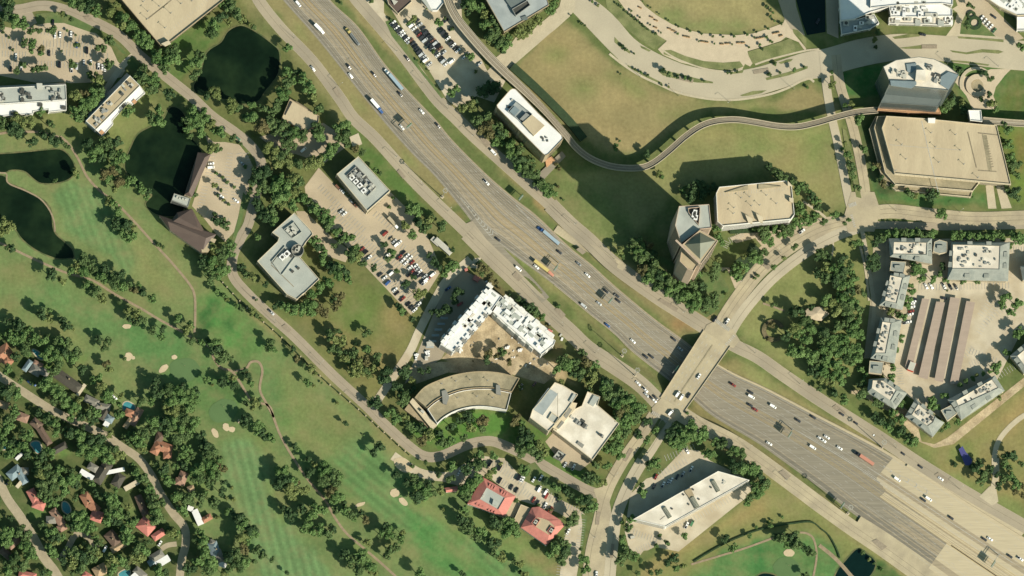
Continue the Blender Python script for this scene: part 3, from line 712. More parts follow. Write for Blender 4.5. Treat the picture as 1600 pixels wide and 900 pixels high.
# painted stalls
def stalls(k, rows, m='white_line', w=.3, L=5.0):
    pr = []
    for a, b, n in rows:
        A, B = t(k, f'{a} {b}'); A, B = G(*A), G(*B); d = Vector((B[0]-A[0], B[1]-A[1])); ln = d.length; d.normalize(); nn = Vector((-d.y, d.x))
        for i in range(n+1):
            c = Vector(A)+d*ln*i/n; P = [c-d*w/2-nn*L/2, c+d*w/2-nn*L/2, c+d*w/2+nn*L/2, c-d*w/2+nn*L/2]
            if area(P) < 0: P = P[::-1]
            pr.append(([(p.x, p.y, .26) for p in P], [(0, 1, 2, 3)]))
    tag(meshobj('parking_marking', *join(*pr), M[m]), kind='structure')
stalls('00', [('300,240', '620,300', 12), ('340,340', '820,380', 18), ('360,400', '840,440', 18), ('300,500', '860,520', 22), ('20,310', '200,310', 8), ('20,420', '200,430', 8), ('20,500', '200,505', 8), ('420,300', '700,330', 10), ('0,360', '130,360', 5)])
stalls('11', [('60,320', '20,520', 9), ('200,300', '150,640', 14), ('110,440', '80,600', 8), ('270,300', '300,420', 5), ('250,480', '220,700', 9), ('0,560', '-40,760', 8), ('320,300', '350,420', 5), ('20,760', '180,830', 7), ('900,560', '1240,900', 18), ('980,720', '1140,890', 9), ('1100,570', '1260,760', 10), ('1330,770', '1480,900', 7)])
stalls('12', [('1100,20', '1240,160', 8), ('1180,20', '1330,150', 8), ('1380,20', '1560,140', 9), ('1300,180', '1560,470', 14), ('1420,190', '1590,350', 9), ('1240,130', '1590,570', 22)])
stalls('22', [('-20,200', '110,360', 9), ('20,160', '170,330', 9), ('-20,270', '90,410', 8), ('-80,390', '60,600', 10)])
stalls('20', [('15,200', '285,500', 14), ('55,165', '240,378', 11), ('10,315', '125,470', 8), ('240,230', '380,395', 10), ('-40,260', '160,520', 12)])
stalls('24', [('630,20', '760,30', 6), ('700,60', '900,190', 10), ('690,140', '860,260', 9), ('1000,210', '1100,270', 5), ('880,230', '1100,390', 12), ('1100,300', '1350,400', 12), ('1350,460', '1320,700', 12), ('1240,500', '1230,600', 5), ('1180,780', '1170,890', 5)])
stalls('34', [('330,120', '560,0', 10), ('360,200', '700,40', 16), ('530,510', '900,300', 18), ('150,560', '330,620', 8), ('180,700', '330,640', 8)])
stalls('33', [('400,880', '620,790', 10)])
stalls('42', [('780,440', '1100,450', 14), ('1110,440', '1480,430', 16), ('725,520', '700,720', 9), ('1260,660', '1340,540', 6), ('1250,800', '1400,560', 12), ('1300,720', '1420,620', 6), ('1500,150', '1600,155', 5), ('1500,215', '1600,215', 5)])
stalls('43', [('625,180', '640,300', 6), ('1130,80', '1200,20', 4), ('1180,150', '1300,100', 6), ('1400,240', '1560,140', 8), ('1180,40', '1380,120', 9)])
stalls('32', [('900,80', '1000,30', 7), ('880,90', '860,130', 3)])
for q in ('1028,470 1033,466 1060,482 1056,488', '620,268 624,264 634,276 630,280', '744,210 750,206 766,226 760,230', '866,484 872,480 884,492 878,498', '1216,738 1224,734 1236,744 1228,750', '1362,846 1370,842 1386,854 1378,860', '520,140 525,136 534,150 529,153', '130,26 140,25 146,32 136,33',
          '440,510 446,506 456,516 450,520', '1192,416 1198,410 1206,416 1200,422', '1176,110 1200,106 1202,112 1178,116', '1060,118 1084,124 1082,130 1058,124', '1440,70 1464,70 1464,76 1440,76', '932,800 938,800 936,820 930,820', '955,850 960,850 958,872 953,872', '1300,636 1306,632 1322,644 1316,648', '1460,742 1466,738 1484,750 1478,756', '900,390 906,386 916,394 910,398', '984,700 990,702 978,722 973,719', '800,430 806,424 816,434 810,440'):
    sheet('road_patch', px(q), M['patch'], 13)
# footpaths
for q, w in (('780,100 800,84 830,60 860,38 884,16', 11),):
    ribbon('path', px(q), w, M['walk'], 6)
sheet('path', px('776,98 790,80 812,50 836,62 862,40 872,18 878,-6 900,-6 898,16 890,26 862,50 830,78 800,104 790,110'), M['walk'], 5)
sheet('path', px('760,112 776,96 790,108 794,110 782,122 768,128'), M['walk'], 5)
ribbon('path', px('1345,352 1350,375 1356,410 1362,450 1366,480 1362,520'), 3.2, M['walk'], 9)
ribbon('path', px('1344,385 1352,420 1358,470'), 1.8, M['walk'], 8)
ribbon('path', px('1255,315 1275,328 1290,340'), 2, M['walk'], 5)
ribbon('path', px('1192,474 1210,480 1226,486'), 1.5, M['path'], 5)
ribbon('path', px('1300,372 1302,384 1300,400'), 1.2, M['walk'], 5)
for q in ('-20,378 0,380 26,392 60,408 100,425 144,438 180,460 220,482 250,500 284,518 304,530 320,538 330,545 334,560 346,575 362,580 374,596 386,616 396,628 420,634 428,654 438,680 456,712 480,748 508,782 524,810 542,834 570,858 600,884 630,912',
          '366,580 384,576 392,566 404,566 410,580 406,608 416,630 428,652', '94,213 108,226 122,248 136,276 156,298 180,316 200,336 224,362 240,380 268,410 296,444 304,462 305,490 304,520', '-20,212 0,209 20,206 46,206 64,207 92,214'):
    ribbon('cart_path', px(q), 1.9, M['path'], 6)
ribbon('cart_path', px('-20,266 0,270 10,272 13,286 40,298 62,310 76,326 84,344 86,362'), 1.2, M['path'], 6)
ribbon('cart_path', px('1080,882 1120,870 1160,858 1210,840'), 1.6, M['path'], 5)
ribbon('cart_path', px('1250,832 1262,834 1272,844 1276,870 1270,905'), 1.6, M['path'], 5)
ribbon('cart_path', px('1280,852 1300,868 1316,884 1330,900 1345,915'), 3, M['path'], 6)
ribbon('road', px('1620,640 1596,652 1575,670 1560,690 1554,712 1554,740'), 4, M['walk'], 5)
ribbon('road', px('1556,716 1556,745 1550,770 1545,785'), 5, M['walk'], 6)
sheet('road', px('1546,760 1556,760 1560,784 1550,790 1530,776'), M['walk'], 7)
# residential streets
ribbon('road', px('-20,574 0,588 36,612 80,640 120,660 160,678 190,698 216,716 236,742 248,766 260,786 272,804 288,824 290,850 284,875 280,910'), 6, M['res'], 4, kerb=.3)
ribbon('road', px('-12,735 0,756 12,780 32,808 52,840 68,870 86,894 100,920'), 7, M['res'], 4, kerb=.3)
ribbon('road', px('92,876 104,860 116,838 128,834 140,842 152,856'), 5, M['res'], 4)
ribbon('road', px('252,858 262,852 276,850'), 4, M['res'], 3)
# parking lots
for q, m in (('-20,38 20,44 50,40 92,33 112,38 150,52 174,74 184,96 196,110 190,120 165,128 110,130 100,128 60,130 -20,114', 'lot'),
             ('-20,12 30,16 44,10 50,18 58,36 40,44 30,42', 'lane'),
             ('320,210 334,222 352,222 374,226 388,244 396,262 390,280 388,308 376,330 366,362 352,378 338,366 318,340 300,322 316,270 330,238', 'lot'),
             ('476,292 498,262 530,296 574,334 610,300 640,330 660,350 690,422 655,478 642,492 560,405 520,362 480,322', 'lot'),
             ('462,330 476,330 520,372 548,392 540,410 500,396 480,372', 'lot'),
             ('440,205 505,192 525,205 540,230 500,260 490,250 460,240 440,246 420,226 405,214', 'lot'),
             ('546,214 560,208 566,225 552,232', 'lot_pale'),
             ('596,-10 720,-10 722,30 762,112 790,126 772,160 744,150 718,170 700,158', 'lot_pale'),
             ('560,-10 600,-10 600,20 632,70 690,150 704,170 690,165 640,95 600,40', 'lot_pale'),
             ('640,732 668,742 700,744 720,728 748,712 788,716 820,752 860,772 905,796 916,806 910,850 900,905 874,905 880,850 890,812 870,800 806,780 760,742 720,760 690,752', 'lot_pale'),
             ('985,772 1010,748 1030,742 1068,702 1092,704 1110,720 1160,744 1180,762 1150,788 1080,826 1012,860 984,862 976,830', 'lot_pale'),
             ('1378,374 1600,372 1620,500 1590,530 1550,610 1480,660 1390,600 1362,560 1372,460', 'lot_pale'),
             ('1365,374 1384,374 1384,470 1366,560 1350,560 1360,470', 'street'),
             ('852,690 866,674 928,718 906,736 880,728', 'lot'),
             ('1140,372 1168,360 1190,352 1250,345 1300,338 1320,345 1250,372 1200,395 1180,425 1160,455 1148,450 1136,420 1128,424 1126,418 1140,418 1160,400 1180,392 1190,384 1180,372 1150,380', 'lot'),
             ('1540,290 1552,289 1557,326 1544,326', 'walk'), ('1556,289 1568,290 1581,325 1565,326', 'walk'),
             ('1060,862 1012,852 1000,868 990,858 992,820 1040,824 1080,820 1150,770 1170,775 1150,790', 'lot_pale'),
             ('1488,14 1525,-10 1545,30 1600,70 1590,72 1560,64 1500,62 1474,62 1490,40 1496,20', 'walk'),
             ('1490,-10 1530,-10 1600,60 1580,66 1556,56 1500,20', 'lot'),
             ('632,600 700,436 720,420 760,440 764,452 700,540 690,560', 'frontage'),
             ('740,404 752,402 746,420 734,418', 'lot_pale'), ('640,575 690,565 750,572 800,575 800,600 780,585 700,582 650,600', 'dirt'),
             ('1484,118 1520,120 1548,108 1580,108 1570,118 1556,136 1552,150 1560,170 1520,172 1510,150', 'plaza'),
             ('690,560 752,505 764,480 852,562 880,575 850,600 800,585 740,576', 'dirt')):
    sheet('parking_lot' if m.startswith('lot') else 'pavement', px(q), M[m], 2)
sheet('sidewalk', px('1378,610 1430,650 1440,690 1460,694 1480,684 1600,590 1600,604 1490,694 1460,700 1436,690 1400,650 1350,620 1330,615 1328,610'), M['dirt'], 3)
# grass islands in the lots
for q in ('56,22 90,18 110,24 150,44 156,52 140,50 100,36 70,36 58,38', '170,60 186,70 198,84 192,84 178,70', '198,98 206,86 218,98 214,112 204,108', '696,50 716,80 712,80 694,56','602,34 612,30 622,50 660,110 694,152 690,154 650,104 612,56',
          '380,300 388,310 376,350 366,380 362,376 372,340', '388,300 392,310 384,330 380,310', '820,728 836,722 860,752 878,772 872,778 846,764', '808,722 826,734 820,748 812,746', '908,802 918,806 912,850 906,860 910,820'):
    sheet('traffic_island', px(q), M['lawn'], 4)
sheet('lawn', t('40', '1110,180 1150,100 1200,120 1380,285 1100,265'), M['lawn'], 4)
sheet('lawn', t('32', '1060,90 1110,120 1160,170 1160,230 1100,260 1040,330 1000,390 950,390 900,340 900,290 950,230 1030,170'), M['lawn_dark'], 4)
sheet('lawn', t('32', '350,190 600,330 820,320 900,460 830,560 780,640 720,680 640,630 520,560 420,440 330,320'), M['lawn'], 4)
# bunkers, greens
def blob(k, cx, cy, rx, ry, an=0, n=14, j=.15):
    return [(t(k, f'{cx+math.cos(q)*rx*e*math.cos(R(an))-math.sin(q)*ry*e*math.sin(R(an))},{cy+math.cos(q)*rx*e*math.sin(R(an))+math.sin(q)*ry*e*math.cos(R(an))}')[0]) for q, e in ((2*math.pi*i/n, 1+rnd.uniform(-j, j)) for i in range(n))]
for a in (('02', 990, 750, 36, 19, 0), ('03', 1005, 85, 30, 34, 20), ('03', 1040, 95, 16, 14, 0), ('03', 1362, 90, 22, 18, 0), ('03', 1278, 180, 44, 22, -40), ('13', 165, 635, 26, 32, -20), ('13', 212, 655, 26, 22, 0), ('13', 80, 685, 22, 42, -35), ('14', 1485, 250, 36, 34, 0), ('14', 1550, 320, 44, 24, 40), ('14', 1212, 342, 44, 14, -20), ('34', 1365, 720, 42, 30, 10), ('14', 1555, 30, 80, 50, 30), ('13', 265, 590, 8, 16, 0)):
    sheet('sand_bunker', catmull(blob(*a, j=.1), True, 3), M['sand'], 5)
for a in (('13', 145, 510, 112, 90, -20), ('03', 1440, 190, 118, 92, 0), ('34', 1350, 840, 108, 84, 10)):
    sheet('putting_green', catmull(blob(*a, j=.06), True, 3), M['green_turf'], 3)
# ponds
for nm, q, m in (('pond', '372,41 386,43 408,56 426,70 436,82 435,112 424,130 414,142 402,158 380,162 356,156 338,152 310,148 303,134 314,114 320,90 328,78 346,66 356,50', 'water'),
             ('pond', '238,197 216,210 204,232 196,252 198,270 216,292 238,304 228,320 248,336 282,334 294,300 314,246 308,226 298,214 292,190 282,172 266,168 256,186', 'water'),
             ('pond', '-30,240 0,241 40,238 70,235 94,234 108,244 116,260 112,276 92,285 66,286 54,280 40,268 26,265 14,266 6,269 -30,266', 'water'),
             ('pond', '-30,274 0,274 9,278 12,286 40,298 62,310 74,320 80,336 84,362 100,378 112,390 115,402 108,403 88,403 60,392 38,376 26,360 20,348 0,342 -30,340', 'water'),
             ('pond', '1308,905 1310,890 1320,878 1334,862 1342,858 1352,864 1368,880 1352,905', 'canal'), ('pond', '1184,900 1196,896 1212,900 1216,910 1180,910', 'canal')):
    o = sheet(nm, px(q), M[m], 3, smooth=True)
    if nm == 'pond':
        P = catmull(px(q), True, 5); cx, cy = sum(p[0] for p in P)/len(P), sum(p[1] for p in P)/len(P); sg = 1 if area(P) > 0 else -1
        B = [(p[0]+rnd.uniform(-.6, .6), p[1]+rnd.uniform(-.6, .6)) for p in inset(P if sg > 0 else P[::-1], -2.2)]
        sheet('bank', B, M['bank'], 2)
sheet('canal', px('1240,-60 1244,0 1254,36 1261,55 1290,50 1288,-60'), M['canal'], 6)
sheet('walkway', px('1195,-60 1226,30 1236,46 1258,56 1244,10 1236,-60'), M['frontage'], 7)
sheet('walkway', px('1288,-60 1292,52 1310,60 1310,-60'), M['frontage'], 7)
# darker concrete round fountain
V, Fc = KERB
tag(meshobj('kerb', V, Fc, M['kerb']), kind='structure')
# ------------------------------------------------------------------ overpass
def Gd(p): return G(p[0], p[1], .25)
deck = [Gd(p) for p in px('1032,622 1100,516 1141,541 1070,642')]
r_ = empty('overpass', BR[0], BR[1], 0, 'beige concrete street overpass crossing above the sunken freeway', 'bridge'); land('the overpass', 1085, 580)
V, Fc = prismv(deck, -1.3, .38); meshobj('deck', V, Fc, M['street'], r_)
A, B, C2, D2 = deck
def lerp(a, b, q): return (a[0]+(b[0]-a[0])*q, a[1]+(b[1]-a[1])*q)
for (a, b), s in (((A, B), 1), ((D2, C2), -1)):
    o = offset([a, b], -.15*s); o2 = offset([a, b], .25*s)
    P = [o[0], o[1], o2[1], o2[0]]
    meshobj('parapet', *prismv(P, -1.35, 1.25), M['kerb'], r_)
for q in (.18, .42, .66, .84):
    a, b = lerp(A, B, q), lerp(D2, C2, q)
    for w in (.12, .37, .63, .88):
        c = lerp(a, b, w); meshobj('pier', *boxv(c[0], c[1], -9, 1.1, 1.1, 7.8), M['wall_tan'], r_)
    o = offset([a, b], .8); o2 = offset([a, b], -.8); meshobj('pier_cap', *prismv([o[0], o[1], o2[1], o2[0]], -2.3, -1.302), M['wall_tan'], r_)
a, b = lerp(A, D2, .50), lerp(B, C2, .50); o = offset([lerp(a, b, .04), lerp(a, b, .9)], .5); o2 = offset([lerp(a, b, .04), lerp(a, b, .9)], -.5)
meshobj('median_kerb', *prismv([o[0], o[1], o2[1], o2[0]], .38, .55), M['roof_beige2'], r_)
for w in (.17, .33, .67, .83):
    a, b = lerp(A, D2, w), lerp(B, C2, w); pr = []
    for k in range(11):
        c, d = lerp(a, b, k/11+.02), lerp(a, b, k/11+.055); o = offset([c, d], .15); o2 = offset([c, d], -.15)
        P = [o[0], o[1], o2[1], o2[0]]; P = P if area(P) > 0 else P[::-1]; pr.append(([(*p, .40) for p in P], [(0, 1, 2, 3)]))
    tag(meshobj('lane_marking', *join(*pr), M['white_line']), kind='structure')
# retaining walls beside the trench, stop bars and crosswalks
def zebra(a, b, n, L=3.0):
    A, B = G(*a), G(*b); d = Vector((B[0]-A[0], B[1]-A[1])); ln = d.length; d.normalize(); nn = Vector((-d.y, d.x)); pr = []
    for k in range(n):
        c = Vector(A)+d*ln*(k+.5)/n; w = .3
        P = [c-d*w-nn*L/2, c+d*w-nn*L/2, c+d*w+nn*L/2, c-d*w+nn*L/2]
        if area(P) < 0: P = P[::-1]
        pr.append(([(p.x, p.y, .62) for p in P], [(0, 1, 2, 3)]))
    tag(meshobj('crosswalk', *join(*pr), M['white_line']), kind='structure')
zebra((1117, 500), (1140, 516), 12); zebra((1018, 644), (1040, 656), 9); zebra((1052, 640), (1040, 660), 8, 2.4); zebra((1134, 540), (1148, 524), 7, 2.4)
zebra((1326, 322), (1338, 318), 6); zebra((1330, 335), (1336, 356), 7, 2)
sheet('road', px('1104,508 1120,500 1146,516 1156,532 1146,544 1138,541 1100,517'), M['street'], 12)
sheet('road', px('1033,622 1070,642 1062,654 1048,662 1020,648 1018,638'), M['street'], 12)

# ------------------------------------------------------------------ elevated people-mover guideway
gl = px('694,-30 700,0 712,26 732,52 760,84 788,112 820,142 850,172 880,206 900,230 920,246 945,257 970,262 1000,262 1020,255 1045,236 1070,214 1095,197 1120,189 1150,187 1180,191 1215,197 1245,198 1275,192 1310,182 1340,175 1372,172')
GH = 8.5
Pg = [G(*p, GH) for p in catmull(gl, False, 6)]
# wide double track in the north-west, narrower further on
def wid(i): q = i/len(Pg); return 6.9 if q < .2 else (6.9-(q-.2)*25 if q < .28 else 4.9)
ri = empty('guideway', Pg[60][0], Pg[60][1], 0, 'winding elevated concrete guideway on piers with two rail lines', 'railway viaduct'); land('the elevated guideway bend', 1010, 258)
def gtube(lo, hi, z0, z1, m, name):
    n = len(Pg); A = []; B = []
    for i in range(n):
        a, b = Pg[max(i-1, 0)], Pg[min(i+1, n-1)]; L = math.dist(a, b); nx2, ny2 = -(b[1]-a[1])/L, (b[0]-a[0])/L; w = wid(i)/2
        A.append((Pg[i][0]+nx2*w*lo, Pg[i][1]+ny2*w*lo)); B.append((Pg[i][0]+nx2*w*hi, Pg[i][1]+ny2*w*hi))
    V = [(*p, z0) for p in A]+[(*p, z1) for p in A]+[(*p, z1) for p in B]+[(*p, z0) for p in B]
    Fc = [(i+k*n, i+1+k*n, i+1+((k+1) % 4)*n, i+((k+1) % 4)*n) for k in range(4) for i in range(n-1)]
    Fc = [f[::-1] for f in Fc]
    meshobj(name, V, Fc, m, ri)
gtube(-1, 1, GH-1.5, GH, M['track'], 'deck')
for a, b in ((-1, -.9), (.9, 1)): gtube(a, b, GH+.002, GH+1.0, M['kerb'], 'parapet')
gtube(-.62, -.12, GH+.01, GH+.18, M['track_bed'], 'track_bed'); gtube(.12, .62, GH+.01, GH+.18, M['track_bed'], 'track_bed')
for a in (-.6, -.2, .16, .56): gtube(a, a+.05, GH+.2, GH+.35, M['rail'], 'rail')
for i in range(4, len(Pg)-2, 5):
    meshobj('pier', *join(boxv(*Pg[i], 0, 1.3, 1.3, GH-2.5), boxv(*Pg[i], GH-2.502, 3.4, 1.5, 1.0)), M['wall_tan'], ri)
# second guideway east of the big parking deck
P2g = [G(*p, GH) for p in catmull(px('1536,188 1560,190 1600,193 1680,196'), False, 4)]
r2 = empty('guideway', P2g[4][0], P2g[4][1], 0, 'short straight stretch of elevated guideway east of the large stepped parking deck', 'railway viaduct')
for lo, hi, z0, z1, m, nm in ((-2.6, 2.6, GH-1.5, GH, 'track', 'deck'), (-1.7, -.4, GH+.01, GH+.15, 'track_bed', 'track_bed'), (.4, 1.7, GH+.01, GH+.15, 'track_bed', 'track_bed'), (-2.6, -2.3, GH+.01, GH+.9, 'kerb', 'parapet'), (2.3, 2.6, GH+.01, GH+.9, 'kerb', 'parapet')):
    a, b = offset(P2g, lo), offset(P2g, hi); meshobj(nm, *prismv(a+b[::-1], z0, z1), M[m], r2)
for i in range(2, len(P2g), 4): meshobj('pier', *boxv(*P2g[i], 0, 1.3, 1.3, GH-1.6), M['wall_tan'], r2)

# ------------------------------------------------------------------ large buildings
def well(root, P, z, depth_, wallm='wall_grey', floorm='metal_dark'):
    """raised screen wall around rooftop equipment"""
    W_ = [G(*p, z+depth_) for p in P]
    if area(W_) < 0: W_ = W_[::-1]
    I = inset(W_, .35); n = len(W_)
    V = [(x, y, z-.1) for x, y in W_]+[(x, y, z+depth_) for x, y in W_]+[(x, y, z+depth_) for x, y in I]+[(x, y, z) for x, y in I]
    Fc = []
    for i in range(n):
        j = (i+1) % n; Fc += [(i, j, n+j, n+i), (n+i, n+j, 2*n+j, 2*n+i), (2*n+i, 2*n+j, 3*n+j, 3*n+i)]
    o = meshobj('equipment_screen', V, Fc, M[wallm], root)
    V2, F2 = triangulated(I); meshobj('equipment_floor', [(v[0], v[1], z+.03) for v in V2], F2, M[floorm], root)
    return o
def lamp_post(root, x, y, z, h=5):
    gx, gy = G(x, y, z)
    meshobj('lamp_post', *join(boxv(gx, gy, z, .5, .5, .7), boxv(gx, gy, z, .16, .16, h), boxv(gx, gy, z+h, 1.7, .4, .18, 40)), M['metal'], root)

# two-level parking deck, top left
g = building('parking_garage', 'large beige parking deck at the top left edge with a dark ramp slot', 'parking garage', px('160,-36 251,71 263,68 346,3 372,-20 270,-120'), 11, M['wall_tan'], M['roof_beige'], par=1.1, glass=M['dark'], floor=3.4, sill=1.2, head=2.6, lm='the top left parking deck')
lines(g, [(( 228, 31), (268, 0)), ((232, 29), (262, 5))], 10, .5, M['seam'], 'ramp_slot')
lines(g, [((264, 18), (276, 28))], 10, .2, M['kerb'])
for x, y in ((224, 3), (231, 18), (249, 10), (267, 21), (283, 6), (300, 2), (258, 44), (230, 30)): lamp_post(g, x, y, 9.95)
slab(g, px('252,68 258,72 267,68 264,63'), 9.9, 3.4, M['wall_cream'], 'stair_tower')
pr = []
for k in range(22): pr.append(((256+k*3.6, 60-k*3.0), (252.5+k*3.6, 55.5-k*3.0)))
lines(g, pr, 9.9, .15, M['white_line'])
for k in range(16): pass

# long white office with glass north strip, far left
g = building('office_building', 'long white office block at the left edge with grey roof and stepped white terraces', 'office building', px('-60,140 103,132 104,156 -60,166'), 13, M['wall_white'], M['roof_grey'], par=.7, lm='the long white office')
for P, h in (('-60,166 104,156.5 104,172 76,175 76,171 52,174 52,178 22,180 -60,186', 9),):
    building('', '', '', px(P), h, M['wall_white'], M['roof_white'], root=g, par=.5, floor=3.2)
W_ = [G(x, y, z) + (z,) for x, y, z in ((-60, 137, 7), (102.5, 129, 7), (103, 132, 12.6), (-60, 140, 12.6))]
meshobj('sloped_glazing', W_[0:4] + [(W_[1][0], W_[1][1], 0), (W_[0][0], W_[0][1], 0)], [(0, 1, 2, 3)[::-1], (0, 1, 4, 5)], M['glass_blue'], g)
slab(g, px('57,130 66,130 67,139 58,139'), 12, 2.6, M['hvac'], 'stair_tower')
for P in ('30,141 49,140 50,158 32,158', '73,138 94,136 95,155 76,156', '-2,142 6,142 7,160 -2,160'):
    p = px(P); clutter(g, p, 12, 12.35, 3, ('metal', 'hvac', 'metal_dark'), 1.2, 3.5, 1.8)
for x, y in ((63, 164), (99, 168), (20, 177)): unit(g, x, y, 3.5, 2.5, .8, 8.6, 3, M['metal_dark'])

# diagonal office with white terrace
g = building('office_building', 'diagonal narrow office with tan roof and a white terrace along its southeast side', 'office building', px('203,118 219,134 150,203 134,189'), 12, M['wall_white'], M['roof_tan'], par=.6, lm='the diagonal narrow office')
building('', '', '', px('219.4,134.4 227,145 207,163 201,160 176,188 177,194 160,213 150.4,203.4'), 8, M['wall_white'], M['roof_white'], root=g, par=.5, floor=3.2)
W_ = [(*G(x, y, z), z) for x, y, z in ((198, 114, 6), (128, 185, 6), (134, 189, 11.6), (203, 118, 11.6))]
meshobj('sloped_glazing', W_+[(W_[0][0], W_[0][1], 0), (W_[1][0], W_[1][1], 0)], [(0, 1, 2, 3), (0, 1, 5, 4)], M['glass_blue'], g)
for P in ('190,133 203,127 208,135 190,150', '160,164 172,157 178,164 155,185 150,180', '143,186 160,177 163,183 150,198'):
    clutter(g, px(P), 9, 11.45, -45, ('metal', 'hvac', 'metal_dark'), 1, 3, 1.6)
lines(g, [((194, 147), (178, 163))], 11.4, .4, M['metal_dark'], 'expansion_joint')
for x, y in ((210, 159), (193, 165), (159, 207)): unit(g, x, y, 3, 3, .6, 7.6, -45, M['brick'] if x != 193 else M['metal_dark'], fan=False)

# brown roofed waterside building
def hipring(root, O, I, z0, z1, m, name='roof'):
    """sloping roof between an outer eave ring and an inner ridge ring"""
    A = [G(*p, z0)+(z0,) for p in O]; B = [G(*p, z1)+(z1,) for p in I]; n = len(A)
    ccw = area([a[:2] for a in A]) > 0
    for i in range(n):
        j = (i+1) % n; V = [A[i], A[j], B[j], B[i]]
        if not ccw: V = V[::-1]
        meshobj(name, V, [(0, 1, 2, 3)], m, root)
def ringhouse(name, label, cat, O, I, eave, top, wall, roof, flat, sink=.8, lm=None, root=None, win=True):
    A = [G(*p, eave) for p in O]
    if area(A) < 0: A = A[::-1]
    if root is None:
        cx = sum(p[0] for p in A)/len(A); cy = sum(p[1] for p in A)/len(A)
        root = empty(name, cx, cy, 0, label, cat)
        if lm: land(lm, sum(p[0] for p in O)/len(O), sum(p[1] for p in O)/len(O))
    Wl = inset(A, .5); n = len(Wl)
    V = [(x, y, 0) for x, y in Wl]+[(x, y, eave) for x, y in Wl]
    meshobj('wall', V, [(i, (i+1) % n, n+(i+1) % n, n+i) for i in range(n)], wall, root)
    if win: windows(root, Wl, 0, eave, 3.2, None, 1.0, 2.3, cap=24)
    hipring(root, O, I, eave, top, roof)
    B = [G(*p, top) for p in I]
    if area(B) < 0: B = B[::-1]
    V2, F2 = triangulated(B); meshobj('flat_roof', [(v[0], v[1], top-sink) for v in V2], F2, flat, root)
    n = len(B); V = [(x, y, top) for x, y in B]+[(x, y, top-sink) for x, y in B]
    if sink: meshobj('inner_parapet', V, [(i, (i+1) % n, n+(i+1) % n, n+i) for i in range(n)], wall, root)
    return root
def gableroof(root, O, ridge, z0, z1, m, wall=None, name='roof'):
    """O four eave corners; ridge two points; long sides O[0]-O[1] and O[2]-O[3]"""
    A = [G(*p, z0)+(z0,) for p in O]; r = [G(*p, z1)+(z1,) for p in ridge]
    ccw = area([a[:2] for a in A]) > 0
    V = A+r; Fc = [(0, 1, 5, 4), (2, 3, 4, 5), (1, 2, 5), (3, 0, 4)]
    if not ccw: Fc = [f[::-1] for f in Fc]
    meshobj(name, V, Fc, m, root)
    if wall:
        P = [a[:2] for a in A]; P = P if ccw else P[::-1]; P = inset(P, .4)
        meshobj('wall', [(x, y, 0) for x, y in P]+[(x, y, z0) for x, y in P], [(i, (i+1) % 4, 4+(i+1) % 4, 4+i) for i in range(4)], wall, root)
        windows(root, P, 0, z0, 3.2, None, .9, 2.2, cap=12)
g = empty('clubhouse', *G(290, 320), 0, 'dark brown roofed building with angled wings between a pond and a beige parking lot', 'building'); land('the dark brown roofed building', 295, 330)
gableroof(g, px('309,238 288,304 300,308 330,240'), px('320,246 295,300'), 8, 11, M['shingle_brown'], M['wall_cream'])
gableroof(g, px('248,336 266,360 316,396 338,366'), px('262,346 322,372'), 9, 12.5, M['shingle_brown'], M['wall_cream'])
gableroof(g, px('277,332 262,352 322,366 300,326'), px('279,340 310,356'), 9, 12.0, M['shingle_brown'], M['wall_cream'])
building('', '', '', px('272,302 298,310 294,323 268,313'), 13, M['wall_grey'], M['roof_grey'], root=g, par=.5)
for x, y in ((277, 308), (281, 310), (286, 311), (290, 312)): unit(g, x, y, 1.6, 1.4, 1, 12.6, 15, M['hvac'])
slab(g, px('315,372 332,372 338,374 336,378 325,394 315,394'), 0, 9.8, M['roof_tan'], 'entrance_canopy')

# small beige building among trees
g = building('office_building', 'small tan flat roofed building tucked among trees by the west frontage road', 'office building', px('453,154 499,181 498,190 477,207 440,185'), 7, M['wall_tan'], M['roof_beige'], lm='the small tan building')
lines(g, [((455, 158), (444, 179))], 6.15, 2.2, M['dark'], 'skylight'); lines(g, [((462, 158), (494, 178))], 6.15, .5, M['seam'])
# grey office with mechanical well
g = building('office_building', 'grey roofed rectangular office with an open mechanical well, beside a large car park', 'office building', t('11', '1200,320 1450,590 1270,750 1030,460'), 15, M['wall_cream'], M['roof_grey'], lm='the roof well office')
P = t('11', '1185,395 1338,560 1272,632 1105,470'); o = sheet; V2, F2 = triangulated([G(*p, 14.2) for p in P])
well(g, P, 14.1, 1.6, 'wall_grey', 'roof_blue')
q = t('11', '1195,420 1325,560 1275,615 1135,470')
clutter(g, q, 34, 14.15, 48, ('hvac', 'metal_dark', 'hvac', 'metal'), 1, 3.6, 2.4)
for x, y in t('11', '1150,490 1180,520 1210,550 1240,590'): unit(g, x, y, 3, 4, 2, 14.1, 48, M['roof_white'])
# large grey office with round tower
P = px('460,332 487,361 489,366 478,379 466,398 499,436 476,458 474,459 464,468 448,460 402,408 434,377 436,371 425,363')
g = building('office_building', 'large L-shaped pale grey office with a round rooftop drum and white units', 'office building', P, 13, M['wall_cream'], M['roof_grey'], lm='the L-shaped grey office')
well(g, t('12', '618,-10 700,-70 760,10 685,62'), 12.15, 1.6, 'roof_grey', 'roof_grey'); 
for x, y in t('12', '650,5 690,-10 670,25 700,15'): unit(g, x, y, 3.5, 2.2, 1.8, 12.2, 40)
well(g, t('12', '520,240 625,120 720,190 600,350'), 12.2, 1.0, 'roof_grey', 'roof_grey')
for x, y, w, l in ((448, 397, 8, 4), (441, 402, 7, 4)): unit(g, x, y, w/1.6, l, 2.2, 12.2, -45, M['roof_white'])
for x, y in ((452, 398-3), (447, 392), (455, 400), (466, 419), (457, 424), (455, 390)): unit(g, x, y, 2, 2, 1.4, 12.2, 45, M['metal_dark'])
